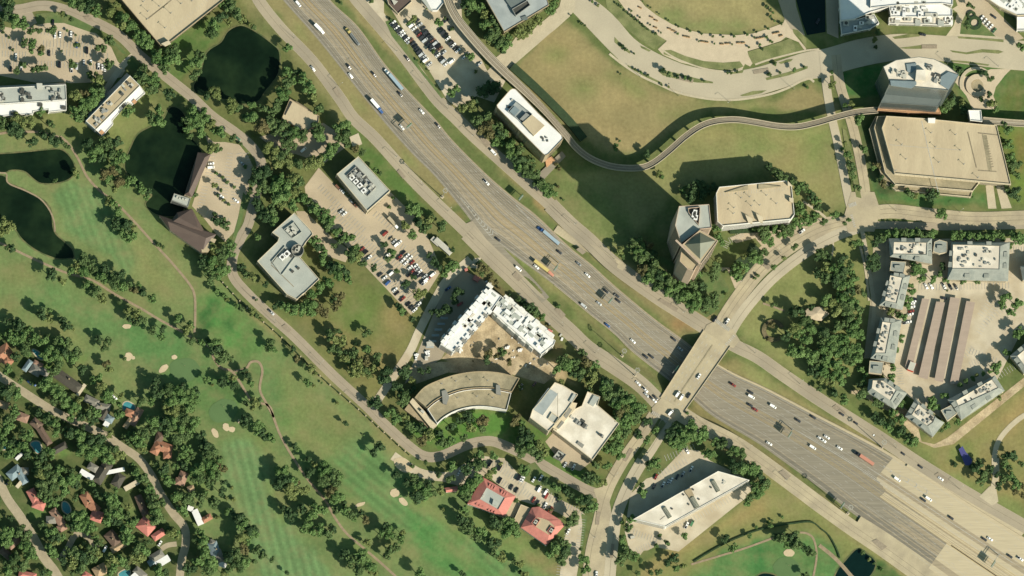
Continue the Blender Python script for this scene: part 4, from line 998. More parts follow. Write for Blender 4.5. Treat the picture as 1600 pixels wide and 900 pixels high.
V = []; c0 = G(465, 391, 16)
for z_, rr in ((0, 4.9), (16, 4.9), (16, 4.5), (13.5, 4.5)):
    for k in range(24): V.append((c0[0]+rr*math.cos(k*math.pi/12), c0[1]+rr*math.sin(k*math.pi/12), z_))
Fc = [(l*24+k, l*24+(k+1) % 24, (l+1)*24+(k+1) % 24, (l+1)*24+k) for l in range(3) for k in range(24)]+[tuple(72+k for k in range(24))]
meshobj('round_tower', V, Fc, M['wall_grey'], g)
unit(g, 464, 391, 3, 3, 1.4, 13.6, 20); unit(g, 467, 388, 2, 3.6, 1.2, 13.6, 20)
lines(g, [((424, 414), (459, 448)), ((424, 412), (436, 396))], 12.2, .6, M['seam'], 'parapet_line')
# curved garage
outerA = catmull(px('648,621 664,604 690,592 712,585 736,581 758,580 780,582 797,586 812,591'), False, 4)
midA = catmull(px('667,637 680,626 697,617 720,609 745,606 768,606 785,609 800,612'), False, 4)
innerA = catmull(px('683,662 694,652 710,643 730,637 750,635 772,637 792,641'), False, 4)
g = empty('parking_garage', *G(730, 615), 0, 'crescent shaped tan parking garage curving around a lawn, west of the white office', 'parking garage'); land('the crescent parking garage', 728, 618)
building('', '', '', outerA+midA[::-1], 14, M['wall_tan'], M['roof_beige2'], root=g, par=1, win=False)
m2 = catmull(px('668,639 681,628 698,619 721,611 745,608 768,608 785,611 799,614'), False, 4)
building('', '', '', m2+innerA[::-1], 12.2, M['wall_white'], M['roof_beige2'], root=g, par=1, floor=3.3, glass=M['dark'])
for P, z0, h, mm in (('690,611 697,609 702,620 698,632 692,630', 11.2, 3.2, 'wall_grey'), ('775,601 781,602 783,617 775,615', 12, 3.2, 'wall_grey')):
    slab(g, px(P), z0, h, M[mm], 'stair_tower')
slab(g, px('645,622 640,628 676,672 683,664'), 0, 7, M['wall_cream'], 'ramp_wing'); slab(g, px('640,629 632,640 668,668 675,672'), 0, 3.5, M['wall_tan'], 'ramp_wing')
unit(g, 660, 643, 3, 2, 2.2, 7, 40)
for x, y in ((690, 600), (712, 596), (735, 594), (762, 595), (715, 622), (745, 620), (770, 622)): lamp_post(g, x, y, 13 if y < 606 else 11.2, 3)
for x, y in ((815, 607), (836, 600), (832, 606)): pass
# white building under construction, two wings
g = empty('apartment_block', *G(780, 500), 0, 'bright white L-shaped apartment block under construction around a dirt yard', 'apartment block'); land('the white construction block', 780, 505)
arm1 = t('22', '632,450 640,620 400,905 380,960 310,955 240,890')
building('', '', '', px('766,450 784,463 768,485 722,540 708,550 688,538'), 19, M['wall_white'], M['roof_white'], root=g, par=.7, floor=3.2)
building('', '', '', px('784.6,463.4 868,532 866,538 856,546 846,554 832,542 770,487'), 18.6, M['wall_white'], M['roof_white'], root=g, par=.7, floor=3.2)
for k in range(13):
    q = k/12; x, y = 761-68*q, 456+78*q; unit(g, x+rnd.uniform(-1, 1), y, rnd.uniform(3, 5), rnd.uniform(3, 5), rnd.uniform(.8, 1.8), 18.3, -49, M['roof_white'], 'parapet_block', False)
for k in range(10):
    q = k/9; x, y = 764-50*q, 486+60*q; unit(g, x, y, rnd.uniform(2, 3.4), rnd.uniform(3, 5), 1.2, 18.3, -49, M['wall_grey'] if k % 2 else M['roof_white'], 'balcony_frame', False)
for k in range(46):
    q = rnd.random(); s_ = rnd.uniform(-11, 11); x, y = 780+74*q-s_*.6, 475+64*q+s_*.75
    unit(g, x, y, rnd.uniform(2, 5), rnd.uniform(2, 5), rnd.uniform(.5, 2.2), 17.9, 40, M['roof_white'] if rnd.random() < .75 else M['roof_grey'], 'parapet_block', False)
for k in range(13):
    q = (k+.5)/13; x, y = 788+76*q, 464+64*q; unit(g, x-1, y+1, 4, rnd.uniform(2.4, 4.4), 19-rnd.uniform(0, 1), 0, 40, M['wall_white'], 'bay', False)
for k in range(11):
    q = (k+.5)/11; x, y = 772+62*q, 490+54*q; unit(g, x-1, y+2, 4, rnd.uniform(2.4, 4.4), 18-rnd.uniform(0, 2), 0, 40, M['wall_white'] if k % 3 else M['roof_grey'], 'bay', False)
for k in range(44):
    arm = k % 2; q = rnd.random()
    if arm: x, y = 784+78*q+rnd.choice([-9, -5, 3, 9])*.65, 476+68*q-rnd.choice([-9, -5, 3, 9])*.7; an = 40
    else: x, y = 766-66*q+rnd.choice([-8, -4, 5, 9])*.7, 462+76*q+rnd.choice([-8, -4, 5, 9])*.6; an = -49
    if not inside((x, y), px('766,450 868,532 846,554 772,488 722,540 708,550 688,538')): continue
    unit(g, x, y, rnd.uniform(1.6, 4.4), rnd.uniform(1.6, 4.4), .25, 18.3, an, rnd.choice([M['roof_white'], M['roof_warm'], M['roof_grey'], M['hvac']]), 'unfinished_bay', False)
for k in range(9):
    q = k/8; x, y = 765-70*q-1, 452+80*q-3; unit(g, x, y, 3.2, rnd.uniform(3, 5.5), rnd.uniform(14, 18), 0, -49, M['wall_white'], 'bay', False)
# white twin office, bottom centre
g = building('office_building', 'tall pale office with striped southwest wall and blue-grey roof panel', 'office building', t('23', '1135,285 1200,310 1315,380 1230,505 1130,625 1085,670 940,562 960,500 1030,420'), 20, M['wall_cream'], M['roof_warm'], lm='the pale striped office', floor=2.2, sill=.8, head=1.5)
slab(g, t('23', '1085,330 1160,378 1040,545 960,495'), 19.1, .35, M['roof_blue'], 'roof_panel')
well(g, t('23', '1110,520 1170,560 1135,612 1080,570'), 19.1, 1.2, 'wall_cream', 'roof_grey'); slab(g, t('23', '1280,375 1300,385 1265,445 1245,435'), 19.1, 1.2, M['roof_grey'], 'roof_vent'); lines(g, [t('23', '1157,370 1157,570')], 19.15, .25, M['seam'])
g = building('office_building', 'broad cream flat roofed building stepped against the striped office, trees on its east', 'office building', t('23', '1255,510 1345,470 1390,358 1490,398 1470,465 1638,610 1430,893 1165,690 1120,655'), 14, M['wall_cream'], M['roof_warm'], lm='the broad cream building')
slab(g, t('23', '1255,440 1310,450 1290,500 1150,660 1120,640 1230,470'), 0, 16, M['wall_cream'], 'link_wing')
slab(g, t('23', '1440,385 1485,405 1435,475 1400,455'), 13.1, 1.2, M['roof_grey'], 'roof_vent')
clutter(g, t('23', '1320,560 1400,600 1360,660 1300,610'), 8, 13.1, 35, ('metal', 'metal_dark')); clutter(g, t('23', '1460,680 1510,700 1500,720 1450,700'), 5, 13.1, 35, ('metal', 'metal_dark'), 1, 2); slab(g, t('23', '1320,745 1365,775 1350,800 1305,765'), 13.1, 1, M['wall_grey'], 'roof_hatch'); clutter(g, t('23', '1250,500 1310,540 1280,580 1240,540'), 6, 13.1, 35, ('metal', 'hvac'), 1, 2)
for P in ('1245,480 1270,500 1225,570 1205,550', '1190,585 1210,600 1165,650 1150,640'): slab(g, t('23', P), 16, .4, M['wall_grey'], 'roof_recess')
e = building('service_shed', 'small square shed with open grid roof in the yard south of the striped office', 'shed', t('23', '1165,815 1225,850 1185,900 1120,870'), 4, M['wall_grey'], M['roof_grey']); clutter(e, t('23', '1165,835 1205,855 1180,885 1140,865'), 5, 3.2, 35, ('metal_dark',), 1, 2, .6)
# red tile roof pair
g = ringhouse('red_roof_office', 'red tiled office with rows of small roof dormers around a grey flat centre', 'office building', t('24', '575,128 830,275 740,440 450,335'), t('24', '603,210 745,290 692,380 550,300'), 7.5, 10.5, M['wall_white'], M['tile_red'], M['roof_grey'], lm='the dormered red office')
for x, y in t('24', '625,195 645,205 665,215 720,245 740,255 757,265'): unit(g, x, y, 1.4, 3, 1.6, 8.4, 30, M['tile_red'], 'dormer', False)
for x, y in t('24', '527,335 552,345 578,352 622,380 645,390 668,400'): unit(g, x, y, 1.4, 2.6, 1.4, 8.0, 30, M['tile_red'], 'dormer', False)
slab(g, t('24', '655,300 690,325 680,350 645,340'), 9.7, 2.2, M['roof_grey'], 'stair_tower'); unit(g, 755, 775, 1.5, 1.5, 1, 9.7)
slab(g, t('24', '825,275 790,330 750,410 740,440 800,470 870,345'), 0, 3.2, M['roof_tan'], 'courtyard_wall')
g = ringhouse('red_roof_office', 'red tiled office with two dark roof wells, next to its dormered twin', 'office building', t('24', '955,365 1010,358 1175,460 1215,500 1070,662 868,520'), t('24', '985,440 1040,450 1090,470 1135,515 1090,580 960,500'), 7.5, 11, M['wall_white'], M['tile_red'], M['roof_tan'], sink=.2, lm='the twin red office')
for P in ('950,485 985,440 1022,460 985,515', '1075,550 1105,505 1138,525 1105,582'): well(g, t('24', P), 10.8, 1.2, 'tile_red', 'metal_dark')
for x, y in t('24', '985,478 1107,545'): unit(g, x, y, 2.5, 3, 1.6, 10.8, 30)
building('', '', '', t('24', '870,340 945,370 900,480 870,520 810,470'), 6, M['wall_cream'], M['roof_tan'], root=g, par=.4, win=False)
g = empty('covered_gate', *G(707, 766), 0, 'small red tiled gate roof west of the dormered red roofed office', 'gatehouse')
gableroof(g, t('24', '270,212 400,195 370,240 285,248'), t('24', '285,230 385,215'), 4, 5.2, M['tile_red'], M['wall_white'])
# white parallelogram
P = t('34', '810,80 1055,150 400,515 150,455')
g = building('office_building', 'long white parallelogram shaped office with ribbed barrel skylights on its roof', 'office building', P, 13, M['wall_white'], M['roof_warm'], par=.5, lm='the white parallelogram office', floor=4)
def barrel(root, a, b, w, z, m, n=8):
    A, B = Vector(G(*a, z)), Vector(G(*b, z)); d = (B-A).normalized(); nn = Vector((-d.y, d.x)); V = []
    for e in (A, B):
        for k in range(n+1):
            q = math.pi*k/n; V.append((e.x+nn.x*math.cos(q)*w/2, e.y+nn.y*math.cos(q)*w/2, z+math.sin(q)*w*.42))
    Fc = [(k, k+1, n+2+k, n+1+k) for k in range(n)]+[tuple(range(n+1))[::-1], tuple(range(n+1, 2*n+2))]
    o = meshobj('skylight', V, Fc, m, root)
    for k in range(1, 9):
        c = A+(B-A)*k/9; V = []
        for j in range(n+1):
            q = math.pi*j/n
            for e in (-.12, .12): V.append((c.x+d.x*e+nn.x*math.cos(q)*w*.51, c.y+d.y*e+nn.y*math.cos(q)*w*.51, z+math.sin(q)*w*.435))
        r = meshobj('skylight_rib', [v for v in V], [(2*j, 2*j+1, 2*j+3, 2*j+2) for j in range(n)], M['hvac'])
        for v in r.data.vertices: v.co -= root.location
        r.parent = o
for s in ('385,365 435,445', '765,155 812,240', '600,285 645,365'): a, b = t('34', s); barrel(g, a, b, 3.6 if s[0] != '6' else 4.6, 12.5, M['glass_green'])
slab(g, t('34', '545,235 595,210 622,270 585,290'), 12.4, 1.4, M['wall_tan'], 'stair_tower')
for x, y in t('34', '615,225 755,208 540,265 450,375 580,340 660,300'): unit(g, x, y, 1.3, 1.3, .8, 12.5, 30, M['metal_dark'])
clutter(g, t('34', '840,145 880,160 870,190 840,180'), 5, 12.5, 30, ('metal', 'hvac'), .8, 1.6, .8); lines(g, [t('34', '355,460 395,430')], 12.5, .5, M['metal_dark'], 'pipe')
lines(g, [t('34', '405,512 1045,155')], 12.6, .5, M['seam'], 'parapet_edge_seam')  # thin seam-coloured line just inside the roof edge
# tall white-roofed office by the freeway
P = t('21', '0,0 0,0')
g = building('office_tower', 'tall white roofed office slab beside the guideway with a rooftop penthouse', 'office tower', px('797,140 801,138 806,139 843,178 879,212 880,217 857,241 852,243 848,240 812,204 777,168 776,164'), 34, M['wall_tan'], M['roof_white'], par=.6, lm='the white roofed freeway tower', floor=3.8, sill=.9, head=2.5)
slab(g, px('816,192 831,179 851,196 834,212'), 33.4, 3.4, M['roof_beige'], 'penthouse')
well(g, px('793,174 807,158 832,178 816,192'), 33.4, 2.2, 'roof_blue', 'roof_blue'); slab(g, px('796,174 804,165 812,172 804,181'), 33.5, 2.5, M['glass_blue'], 'cooling_tower'); slab(g, px('812,186 822,176 829,181 819,190'), 33.5, 2.6, M['metal'], 'cooling_tower')
unit(g, 800, 156, 1.6, 1.2, 1, 33.4); clutter(g, px('846,214 854,214 856,222 848,220'), 6, 33.4, 0, ('metal_dark', 'metal'), .6, 1.6, .8); clutter(g, px('792,164 798,166 806,172 794,172'), 5, 33.4, 0, ('metal_dark',), .8, 2, 1)
slab(g, px('852,250 862,244 868,250 854,262'), 0, 1.2, M['brick'], 'stair'); slab(g, px('845,268 878,236 884,244 850,280 842,276'), 0, 1.0, M['asphalt'], 'terrace')
# grey roofed building at the top
g = building('office_building', 'blue-grey roofed building at the top edge with a glass roof box', 'office building', px('752,-14 788,50 858,8 850,-20 840,-50 770,-50'), 14, M['wall_tan'], M['roof_blue'], par=.6, lm='the blue-grey roofed building')
building('', '', '', px('800,14 824,0 829,8 806,25'), 17, M['metal'], M['metal_dark'], root=g, z0=0, win=False, par=1.4); slab(g, px('790,0 820,-20 824,-2 800,14'), 13.4, 2.6, M['glass_grey'], 'penthouse'); slab(g, px('814,27 822,24 825,30 817,32'), 13.4, .9, M['glass_grey'], 'roof_hatch')
# building at top, left of the guideway
g = building('office_building', 'narrow grey and white building at the top edge beside the guideway', 'office building', px('640,-20 676,16 684,16 700,-4 690,-40'), 8, M['wall_white'], M['roof_white'], lm='the narrow top building'); slab(g, px('652,-10 670,15 676,18 660,-12'), 7.2, 1, M['roof_grey'], 'roof_panel')
g = building('shop', 'brown roofed shop at the top edge beside the northeast frontage road', 'shop', px('607,6 622,22 644,2 630,-20 600,-20'), 5, M['wall_cream'], M['shingle_brown'], lm='the brown roofed shop'); slab(g, px('611,-2 622,2 616,8'), 5, .8, M['hvac'], 'sign_band')
# tower with glass pyramid
g = building('office_tower', 'tall diamond plan tower with a glass pyramid top beside a beige parking garage', 'office tower', px('1066,382 1094,359 1122,376 1096,412 1092,410'), 86, M['wall_brown'], M['roof_tan'], par=.6, lm='the glass pyramid tower', floor=4, sill=1.2, head=2.4)
A4 = [(*G(*p, 85.5), 85.5) for p in px('1070,382 1094,363 1118,376 1094,405')]; ap = (*G(1094, 380, 92), 92)
for i in range(4):
    V = [A4[i], A4[(i+1) % 4], ap]
    if area([v[:2] for v in V]) < 0: V = V[::-1]
    meshobj('glass_pyramid', V, [(0, 1, 2)], M['glass_green'], g)
building('', '', '', px('1061,322 1108,319 1112,356 1094,358 1064,380 1055,352'), 82, M['wall_brown'], M['roof_grey'], root=g, par=.7, floor=4, sill=1.2, head=2.4)
building('', '', '', px('1066,386 1092,411 1084,424 1074,420 1062,408'), 70, M['wall_brown'], M['roof_tan'], root=g, par=.7, floor=4, win=False)
for P in ('1075,325 1094,323 1094,332 1092,352 1082,340 1076,332',): well(g, px(P), 81.3, 2, 'wall_brown', 'metal_dark')
for x, y in ((1086, 332), (1087, 340), (1084, 336)): unit(g, x, y, 3, 4, 2.2, 81.5, 10, M['roof_white'])
lines(g, [((1056, 375), (1094, 412))], 85.5, 1.6, M['wall_brown'], 'roof_rib')
# beige garage beside it
g = building('parking_garage', 'beige rooftop parking garage with white south wall next to the glass pyramid tower', 'parking garage', t('31', '820,560 1345,510 1358,545 1385,550 1408,775 1380,812 848,865 805,830 795,610'), 25, M['wall_white'], M['roof_beige'], par=1.1, glass=M['dark'], floor=3.1, sill=1.2, head=2.3, lm='the beige rooftop garage')
for P in ('865,602 1045,545 1045,582', '1125,535 1305,555 1125,578'): slab(g, t('31', P), 23.95, 1.0, M['roof_beige2'], 'ramp_wall')
for P in ('1022,775 1078,805 1078,845 1045,835', '1105,765 1160,795 1160,840 1130,830', '1355,512 1385,545 1392,552 1355,548', '1365,640 1400,650 1400,685 1368,672'): slab(g, t('31', P), 23.9, 3.2, M['wall_cream'], 'stair_tower')
pr = []
for k in range(27): x = 830+k*20; pr.append(tuple(t('31', f'{x},{606-k*1.9} {x+2},{636-k*1.9}')))
for k in range(24): x = 850+k*21; pr.append(tuple(t('31', f'{x},{826-k*2} {x+2},{856-k*2}')))
lines(g, pr, 23.9, .16, M['white_line'])
for x, y in t('31', '990,648 1057,640 1188,628 935,725 1265,692 1070,710 1135,705 930,770'): lamp_post(g, x, y, 23.9, 4)
# stepped parking deck, right
g = empty('parking_garage', *G(1470, 240), 0, 'very large stepped beige parking deck with terraced west and south edges', 'parking garage'); land('the large stepped parking deck', 1470, 240)
building('', '', '', t('41', '525,5 800,22 1290,72 1388,78 1500,540 1250,516 590,455 490,100'), 14, M['wall_cream'], M['roof_beige'], root=g, par=1.1, glass=M['dark'], floor=3.3, sill=1.2, head=2.5)
building('', '', '', t('41', '455,8 520,5 488,100 585,455 590,450 595,462 1248,522 1245,535 1200,592 595,540 515,450 430,100'), 9.5, M['wall_cream'], M['roof_beige2'], root=g, par=1.1, glass=M['dark'], floor=3.3, sill=1.2, head=2.5)
building('', '', '', t('41', '440,8 452,8 425,100 510,452 590,545 1198,598 1185,640 600,585 500,520 480,455 390,105'), 5.5, M['wall_cream'], M['roof_beige2'], root=g, par=1.1, glass=M['dark'], floor=3, sill=1.2, head=2.5)
slab(g, t('41', '850,22 908,22 905,58 852,55'), 12.9, 3.4, M['roof_white'], 'stair_tower')
lines(g, [t('41', '800,45 930,600')], 12.95, .5, M['white_line'], 'painted_line'); lines(g, [t('41', '545,230 845,255'), t('41', '845,255 1100,272')], 12.95, .25, M['white_line'])
for s in ('1160,130 1228,410', '1240,138 1400,155', '1275,150 1330,435', '1240,430 1385,440'): lines(g, [t('41', s)], 12.95, .9, M['seam'], 'ramp_slot')
sl2 = t('41', '1275,150 1310,160 1350,435 1320,430'); V2, F2 = triangulated([G(*p, 13) for p in sl2]); meshobj('ramp', [(v[0], v[1], 13.02) for v in V2], F2, M['roof_beige2'], g)
for k in range(13): x = 1282+k*4.5; lines(g, [t('41', f'{x},{165+k*20} {x+28},{160+k*20}')], 13.05, .5, M['seam'], 'grate')
for x, y in t('41', '620,115 875,140 1065,155 645,232 908,250 1102,275 678,345 935,370 1130,385 595,435 1240,490'): lamp_post(g, x, y, 12.9, 4)
pr = [tuple(t('41', f'{600+k*36},{470+k*3.2} {602+k*36},{452+k*3.2}')) for k in range(18)]; lines(g, pr, 12.95, .2, M['seam'])
building('station', 'small white station building with stair rails on the north side of the stepped parking deck', 'station', px('1513,172 1533,172 1535,190 1516,188'), 14, M['wall_white'], M['roof_white'])
# tall angular tower top right
P = t('40', '500,520 600,468 780,442 900,460 1000,510 1092,582 1010,705 545,662 550,640')
g = building('office_tower', 'very tall angular tower with cream roof and sloped grey glass south face', 'office tower', P, 84, M['glass_grey'], M['roof_warm'], par=.8, lm='the tall angular tower', floor=3.9, glass=M['glass'], sill=1.5, head=2.6)
slab(g, t('40', '555,628 760,636 760,660 720,690 560,668'), 83.3, 1.6, M['glass_blue'], 'roof_glazing'); slab(g, t('40', '950,600 1010,560 1085,585 1010,700 945,660'), 83.3, 1.4, M['glass_blue'], 'roof_glazing')
slab(g, t('40', '760,545 832,545 832,625 752,622'), 83.2, 5, M['roof_warm'], 'penthouse'); slab(g, t('40', '680,500 760,492 755,540 720,570 690,560'), 83.2, 1.2, M['glass_blue'], 'roof_recess')
clutter(g, t('40', '600,545 660,560 670,600 640,605'), 6, 83.2, 0, ('metal', 'hvac')); clutter(g, t('40', '830,500 900,530 910,560 850,540'), 8, 83.2, 20, ('metal', 'hvac', 'metal_dark')); clutter(g, t('40', '890,580 950,580 940,640 900,640'), 9, 83.2, 20, ('metal', 'hvac', 'metal_dark')); clutter(g, t('40', '560,600 540,560 580,540'), 4, 83.2, 0, ('hvac',), .8, 2)
building('', '', '', t('40', '550,668 1008,712 930,830 480,800'), 40, M['glass_grey'], M['glass_grey'], root=g, par=.3, glass=M['glass'])
building('', '', '', t('40', '478,806 930,834 952,884 700,880 455,862'), 12, M['brick'], M['brick'], root=g, par=.4, floor=3.8)
slab(g, t('40', '735,805 870,812 870,835 735,830'), 11.6, 1.2, M['glass_blue'], 'skylight')
# apartment complex at top right
g = building('apartment_block', 'white apartment complex with many balconies at the top right, partly in tower shade', 'apartment block', t('40', '165,160 270,150 400,95 545,55 960,55 1045,120 1045,190 950,190 800,185 620,182 560,185 470,190 400,230 175,270')[:4]+t('40', '540,-60 300,-100 150,-100 160,60'), 12, M['wall_white'], M['roof_white'], lm='the white balcony apartments')
building('', '', '', t('40', '545,40 640,40 960,30 1040,70 1040,125 960,125 800,130 560,130'), 12.5, M['wall_white'], M['roof_white'], root=g, floor=3.1)
building('', '', '', t('40', '545,135 800,135 960,130 1045,130 1045,190 950,195 800,188 615,185 545,180'), 9.5, M['wall_white'], M['roof_warm'], root=g, floor=3.1)
building('', '', '', t('40', '400,-60 1045,-60 1045,36 960,26 640,36 400,60'), 14, M['wall_white'], M['roof_white'], root=g, floor=3.1)
building('', '', '', t('40', '165,165 300,150 430,110 470,180 400,225 175,270'), 9, M['wall_white'], M['roof_blue'], root=g, floor=3.1)
for s, n in (('570,60 930,45 930,120 570,120', 16), ('570,140 1030,140 1030,185 570,175', 18), ('420,-10 1030,-20 1030,20 640,30', 16), ('180,170 400,130 440,170 190,255', 10)):
    clutter(g, t('40', s), n, 9 if s[:3] in ('570', '180') and '140' in s else (12 if s[:3] != '180' else 8.4), 2, ('roof_white', 'hvac', 'roof_grey'), 1.5, 5, 1.2)
g = building('apartment_block', 'white walled building at the top right corner with stepped balconies', 'apartment block', t('40', '1380,-60 1300,-20 1420,60 1550,120 1600,118 1700,118 1700,-80'), 12, M['wall_cream'], M['roof_white'], lm='the corner apartment building'); clutter(g, t('40', '1400,0 1600,0 1600,100 1520,80'), 12, 11, 40, ('roof_white', 'roof_grey'), 2, 4, 1)
building('', '', '', t('40', '1545,130 1700,130 1700,235 1545,235'), 9, M['wall_white'], M['roof_white'], root=g, floor=3)
# ------------------------------------------------------------------ mansard apartment cluster, right
def mans(lbl, O, I, lm, eave=10.5, top=13.2, clut=14, root=None):
    g = ringhouse('apartment_building', lbl, 'apartment block', O, I, eave, top, M['wall_cream'], M['shingle_green'], M['roof_warm'], sink=.7, lm=lm, root=root)
    ang = math.degrees(math.atan2(I[1][1]-I[0][1], I[1][0]-I[0][0]))
    if clut: clutter(g, [((p[0]*.82+sum(q[0] for q in I)/len(I)*.18), (p[1]*.82+sum(q[1] for q in I)/len(I)*.18)) for p in I], clut, top-.65, ang, ('metal', 'hvac', 'metal', 'metal_dark'), .8, 2.2, 1.3)
    for i in range(len(O)):
        a, b = O[i], O[(i+1) % len(O)]; c, d = I[i], I[(i+1) % len(I)]
        if math.dist(a, b) < 30: continue
        for q in (.33, .68):
            x = (a[0]+(b[0]-a[0])*q)*.6+(c[0]+(d[0]-c[0])*q)*.4; y = (a[1]+(b[1]-a[1])*q)*.6+(c[1]+(d[1]-c[1])*q)*.4
            an = math.degrees(math.atan2(b[1]-a[1], b[0]-a[0]))
            unit(g, x, y, 4, 3, 2.2, eave, an, M['shingle_green'], 'dormer', False)
    return g
mans('grey-green mansard block with white flat centre, northwest corner of the apartment ring', t('42', '542,62 880,62 882,262 552,205'), t('42', '585,92 845,97 840,190 580,186'), 'the northwest mansard block')
mans('largest grey-green mansard block with a wide white roof centre, north side of apartment ring', t('42', '1032,92 1490,92 1476,398 1000,385'), t('42', '1046,112 1415,122 1408,304 1042,298'), 'the largest mansard block', clut=30)
mans('slim mansard block just south of the northwest corner mansard block', t('42', '560,335 712,352 650,622 468,585'), t('42', '556,352 655,372 605,570 515,550'), 'the slim west mansard block')
mans('mansard block west of the long carports in the apartment ring', px('1376,496 1409,500 1398,568 1360,560'), px('1379,503 1393,505 1384,552 1368,552'), 'the carport mansard block')
mans('mansard block at the southwest corner of the apartment ring near the frontage road', t('43', '388,262 520,252 688,372 592,500 374,365'), t('43', '420,272 500,275 605,350 560,430 412,332'), 'the southwest mansard block')
mans('mansard block at the pointed south tip of the apartment ring', t('43', '752,412 928,572 978,602 888,714 670,552'), t('43', '776,460 905,560 890,600 850,628 726,540'), 'the south tip mansard block')
mans('long diagonal mansard block on the southeast side of the apartment ring', t('43', '1372,232 1450,352 1110,582 1002,422'), t('43', '1350,265 1400,330 1092,474 1072,430'), 'the southeast mansard block')
mans('mansard block cut by the right edge, southeast of the car park', px('1578,556 1620,520 1640,560 1600,584'), px('1590,556 1615,535 1625,552 1602,572'), 'the east edge mansard block', clut=0)
mans('pale roofed block cut by the right edge beside the largest mansard block', px('1594,416 1660,400 1660,450 1598,438'), px('1604,418 1650,410 1650,440 1606,432'), 'the east edge block', clut=0)
def stair(lbl, P, h=11):
    g = building('stair_building', lbl, 'stair building', P, h, M['wall_cream'], M['shingle_green'], par=.2)
    return g
for lbl, k, q in (('small grey stair building between the northwest and largest mansard blocks', '42', '900,90 940,72 1000,90 1000,170 940,182 890,165'), ('small grey stair building between the northwest and slim west mansard blocks', '42', '562,240 680,245 660,340 552,312'), ('small grey stair building south of the carport side mansard block', '43', '395,118 505,128 490,225 388,212'), ('small grey stair building between south tip and southeast mansard blocks', '43', '950,505 1030,465 1080,530 1000,590')):
    P = t(k, q); g = stair(lbl, P); c = (sum(p[0] for p in P)/len(P), sum(p[1] for p in P)/len(P)); unit(g, c[0], c[1], 5, 2.4, 1.2, 11, 0, M['shingle_green'], 'ridge', False)
# carports
for nm, q in (('westernmost', '1441,466 1455,468 1427,579 1414,574'), ('second', '1463,471 1480,473 1453,594 1435,589'), ('third', '1485,464 1504,467 1477,598 1460,594'), ('easternmost', '1510,470 1527,473 1500,600 1484,600')):
    P = px(q); P = [P[0], lerp(P[0], P[1], .80), lerp(P[3], P[2], .80), P[3]]; W_ = [G(*p, 3.6) for p in P]; c = (sum(p[0] for p in W_)/4, sum(p[1] for p in W_)/4)
    g = empty('carport', *c, 0, f'{nm} of four long parallel brown metal carports in the apartment car park', 'carport', 'long carports in the apartment car park'); g['label'] = f'{nm} of four long parallel brown metal carports in the apartment car park'
    meshobj('roof', *prismv(W_, 3.35, 3.6), M['carport'], g)
    for k in range(13):
        a = lerp(W_[0], W_[3], (k+.3)/13); b = lerp(W_[1], W_[2], (k+.3)/13); m_ = lerp(a, b, .5); meshobj('post', *boxv(*m_, 0, .25, .25, 3.3), M['metal_dark'], g)
land('the long carports', 1468, 530)
# pavilion, ring hedge, fountain plaza
g = empty('pavilion', *G(1275, 490), 0, 'small white scalloped canopy among trees in the triangular park', 'pavilion'); V = []; n = 16
c = G(1276, 490, 4)
for k in range(n): q = 2*math.pi*k/n; r_q = 9*(1+.12*math.cos(5*q)); V.append((c[0]+r_q*math.cos(q), c[1]+r_q*.6*math.sin(q), 3.2))
V.append((c[0], c[1], 5)); meshobj('canopy', V, [(k, (k+1) % n, n) for k in range(n)], M['plaza'], g)
for dx, dy in ((-4, 0), (4, 0), (0, 2.5), (0, -2.5)): meshobj('post', *boxv(c[0]+dx, c[1]+dy, 0, .3, .3, 3.6), M['metal'], g)
land('the park pavilion', 1276, 490)
def ringwall(name, lbl, cat, cx, cy, r0, r1, h, m, a0=0, a1=360, z=0, floor=None):
    c = G(cx, cy); g = empty(name, *c, 0, lbl, cat); n = 28; O = []; I = []
    for k in range(n+1):
        q = R(a0+(a1-a0)*k/n); O.append((c[0]+r1*math.cos(q), c[1]+r1*math.sin(q))); I.append((c[0]+r0*math.cos(q), c[1]+r0*math.sin(q)))
    V = [(*p, 0) for p in O]+[(*p, h) for p in O]+[(*p, h) for p in I]+[(*p, 0) for p in I]; m_ = n+1
    meshobj('curved_wall', V, [(i+k*m_, i+1+k*m_, i+1+(k+1)*m_, i+(k+1)*m_) for k in range(3) for i in range(n)], m, g)
    if floor: meshobj('paved_disc', [(c[0]+r0*.97*math.cos(k*.3927), c[1]+r0*.97*math.sin(k*.3927), .35) for k in range(16)], [tuple(range(16))], floor, g)
    return g
ringwall('round_terrace', 'round paved terrace with curved tan walls east of the tall angular tower', 'terrace', 1527, 134, 5, 9, 1.6, M['plaza'], 60, 330, floor=M['roof_beige2']); land('the round terrace', 1527, 134)
ringwall('round_terrace', 'outer arc of curved paving north of the round terrace', 'terrace', 1526, 131, 11, 13.5, 1.0, M['walk'], 50, 200)
ringwall('ring_hedge', 'small circular hedge in the driveway triangle at the top right', 'hedge', 1523, 36, 3, 5.5, 1.5, M['hedge'], floor=M['plaza'])
ringwall('ring_hedge', 'small circular hedge just above the other ring hedge by parked cars', 'hedge', 1518, 24, 1.6, 3.4, 1.4, M['hedge'], floor=M['walk'])
ringwall('ring_hedge', 'brown oval ring hedge around a path in the triangular park', 'hedge', 1208, 517, 5.5, 9, 1.3, M['brownslope'], 20, 320)
g = empty('canopy', *G(1508, 713), 0, 'violet-blue fabric canopy lying on grass near the lower right driveway', 'canopy')
W_ = [G(*p, 2.5) for p in px('1498,702 1504,697 1509,706 1519,718 1518,727 1508,727')]; meshobj('fabric', *prismv(W_, 2.3, 2.5), M['tarp'], g)
for p in W_[::2]: meshobj('post', *boxv(*p, 0, .15, .15, 2.3), M['metal'], g)
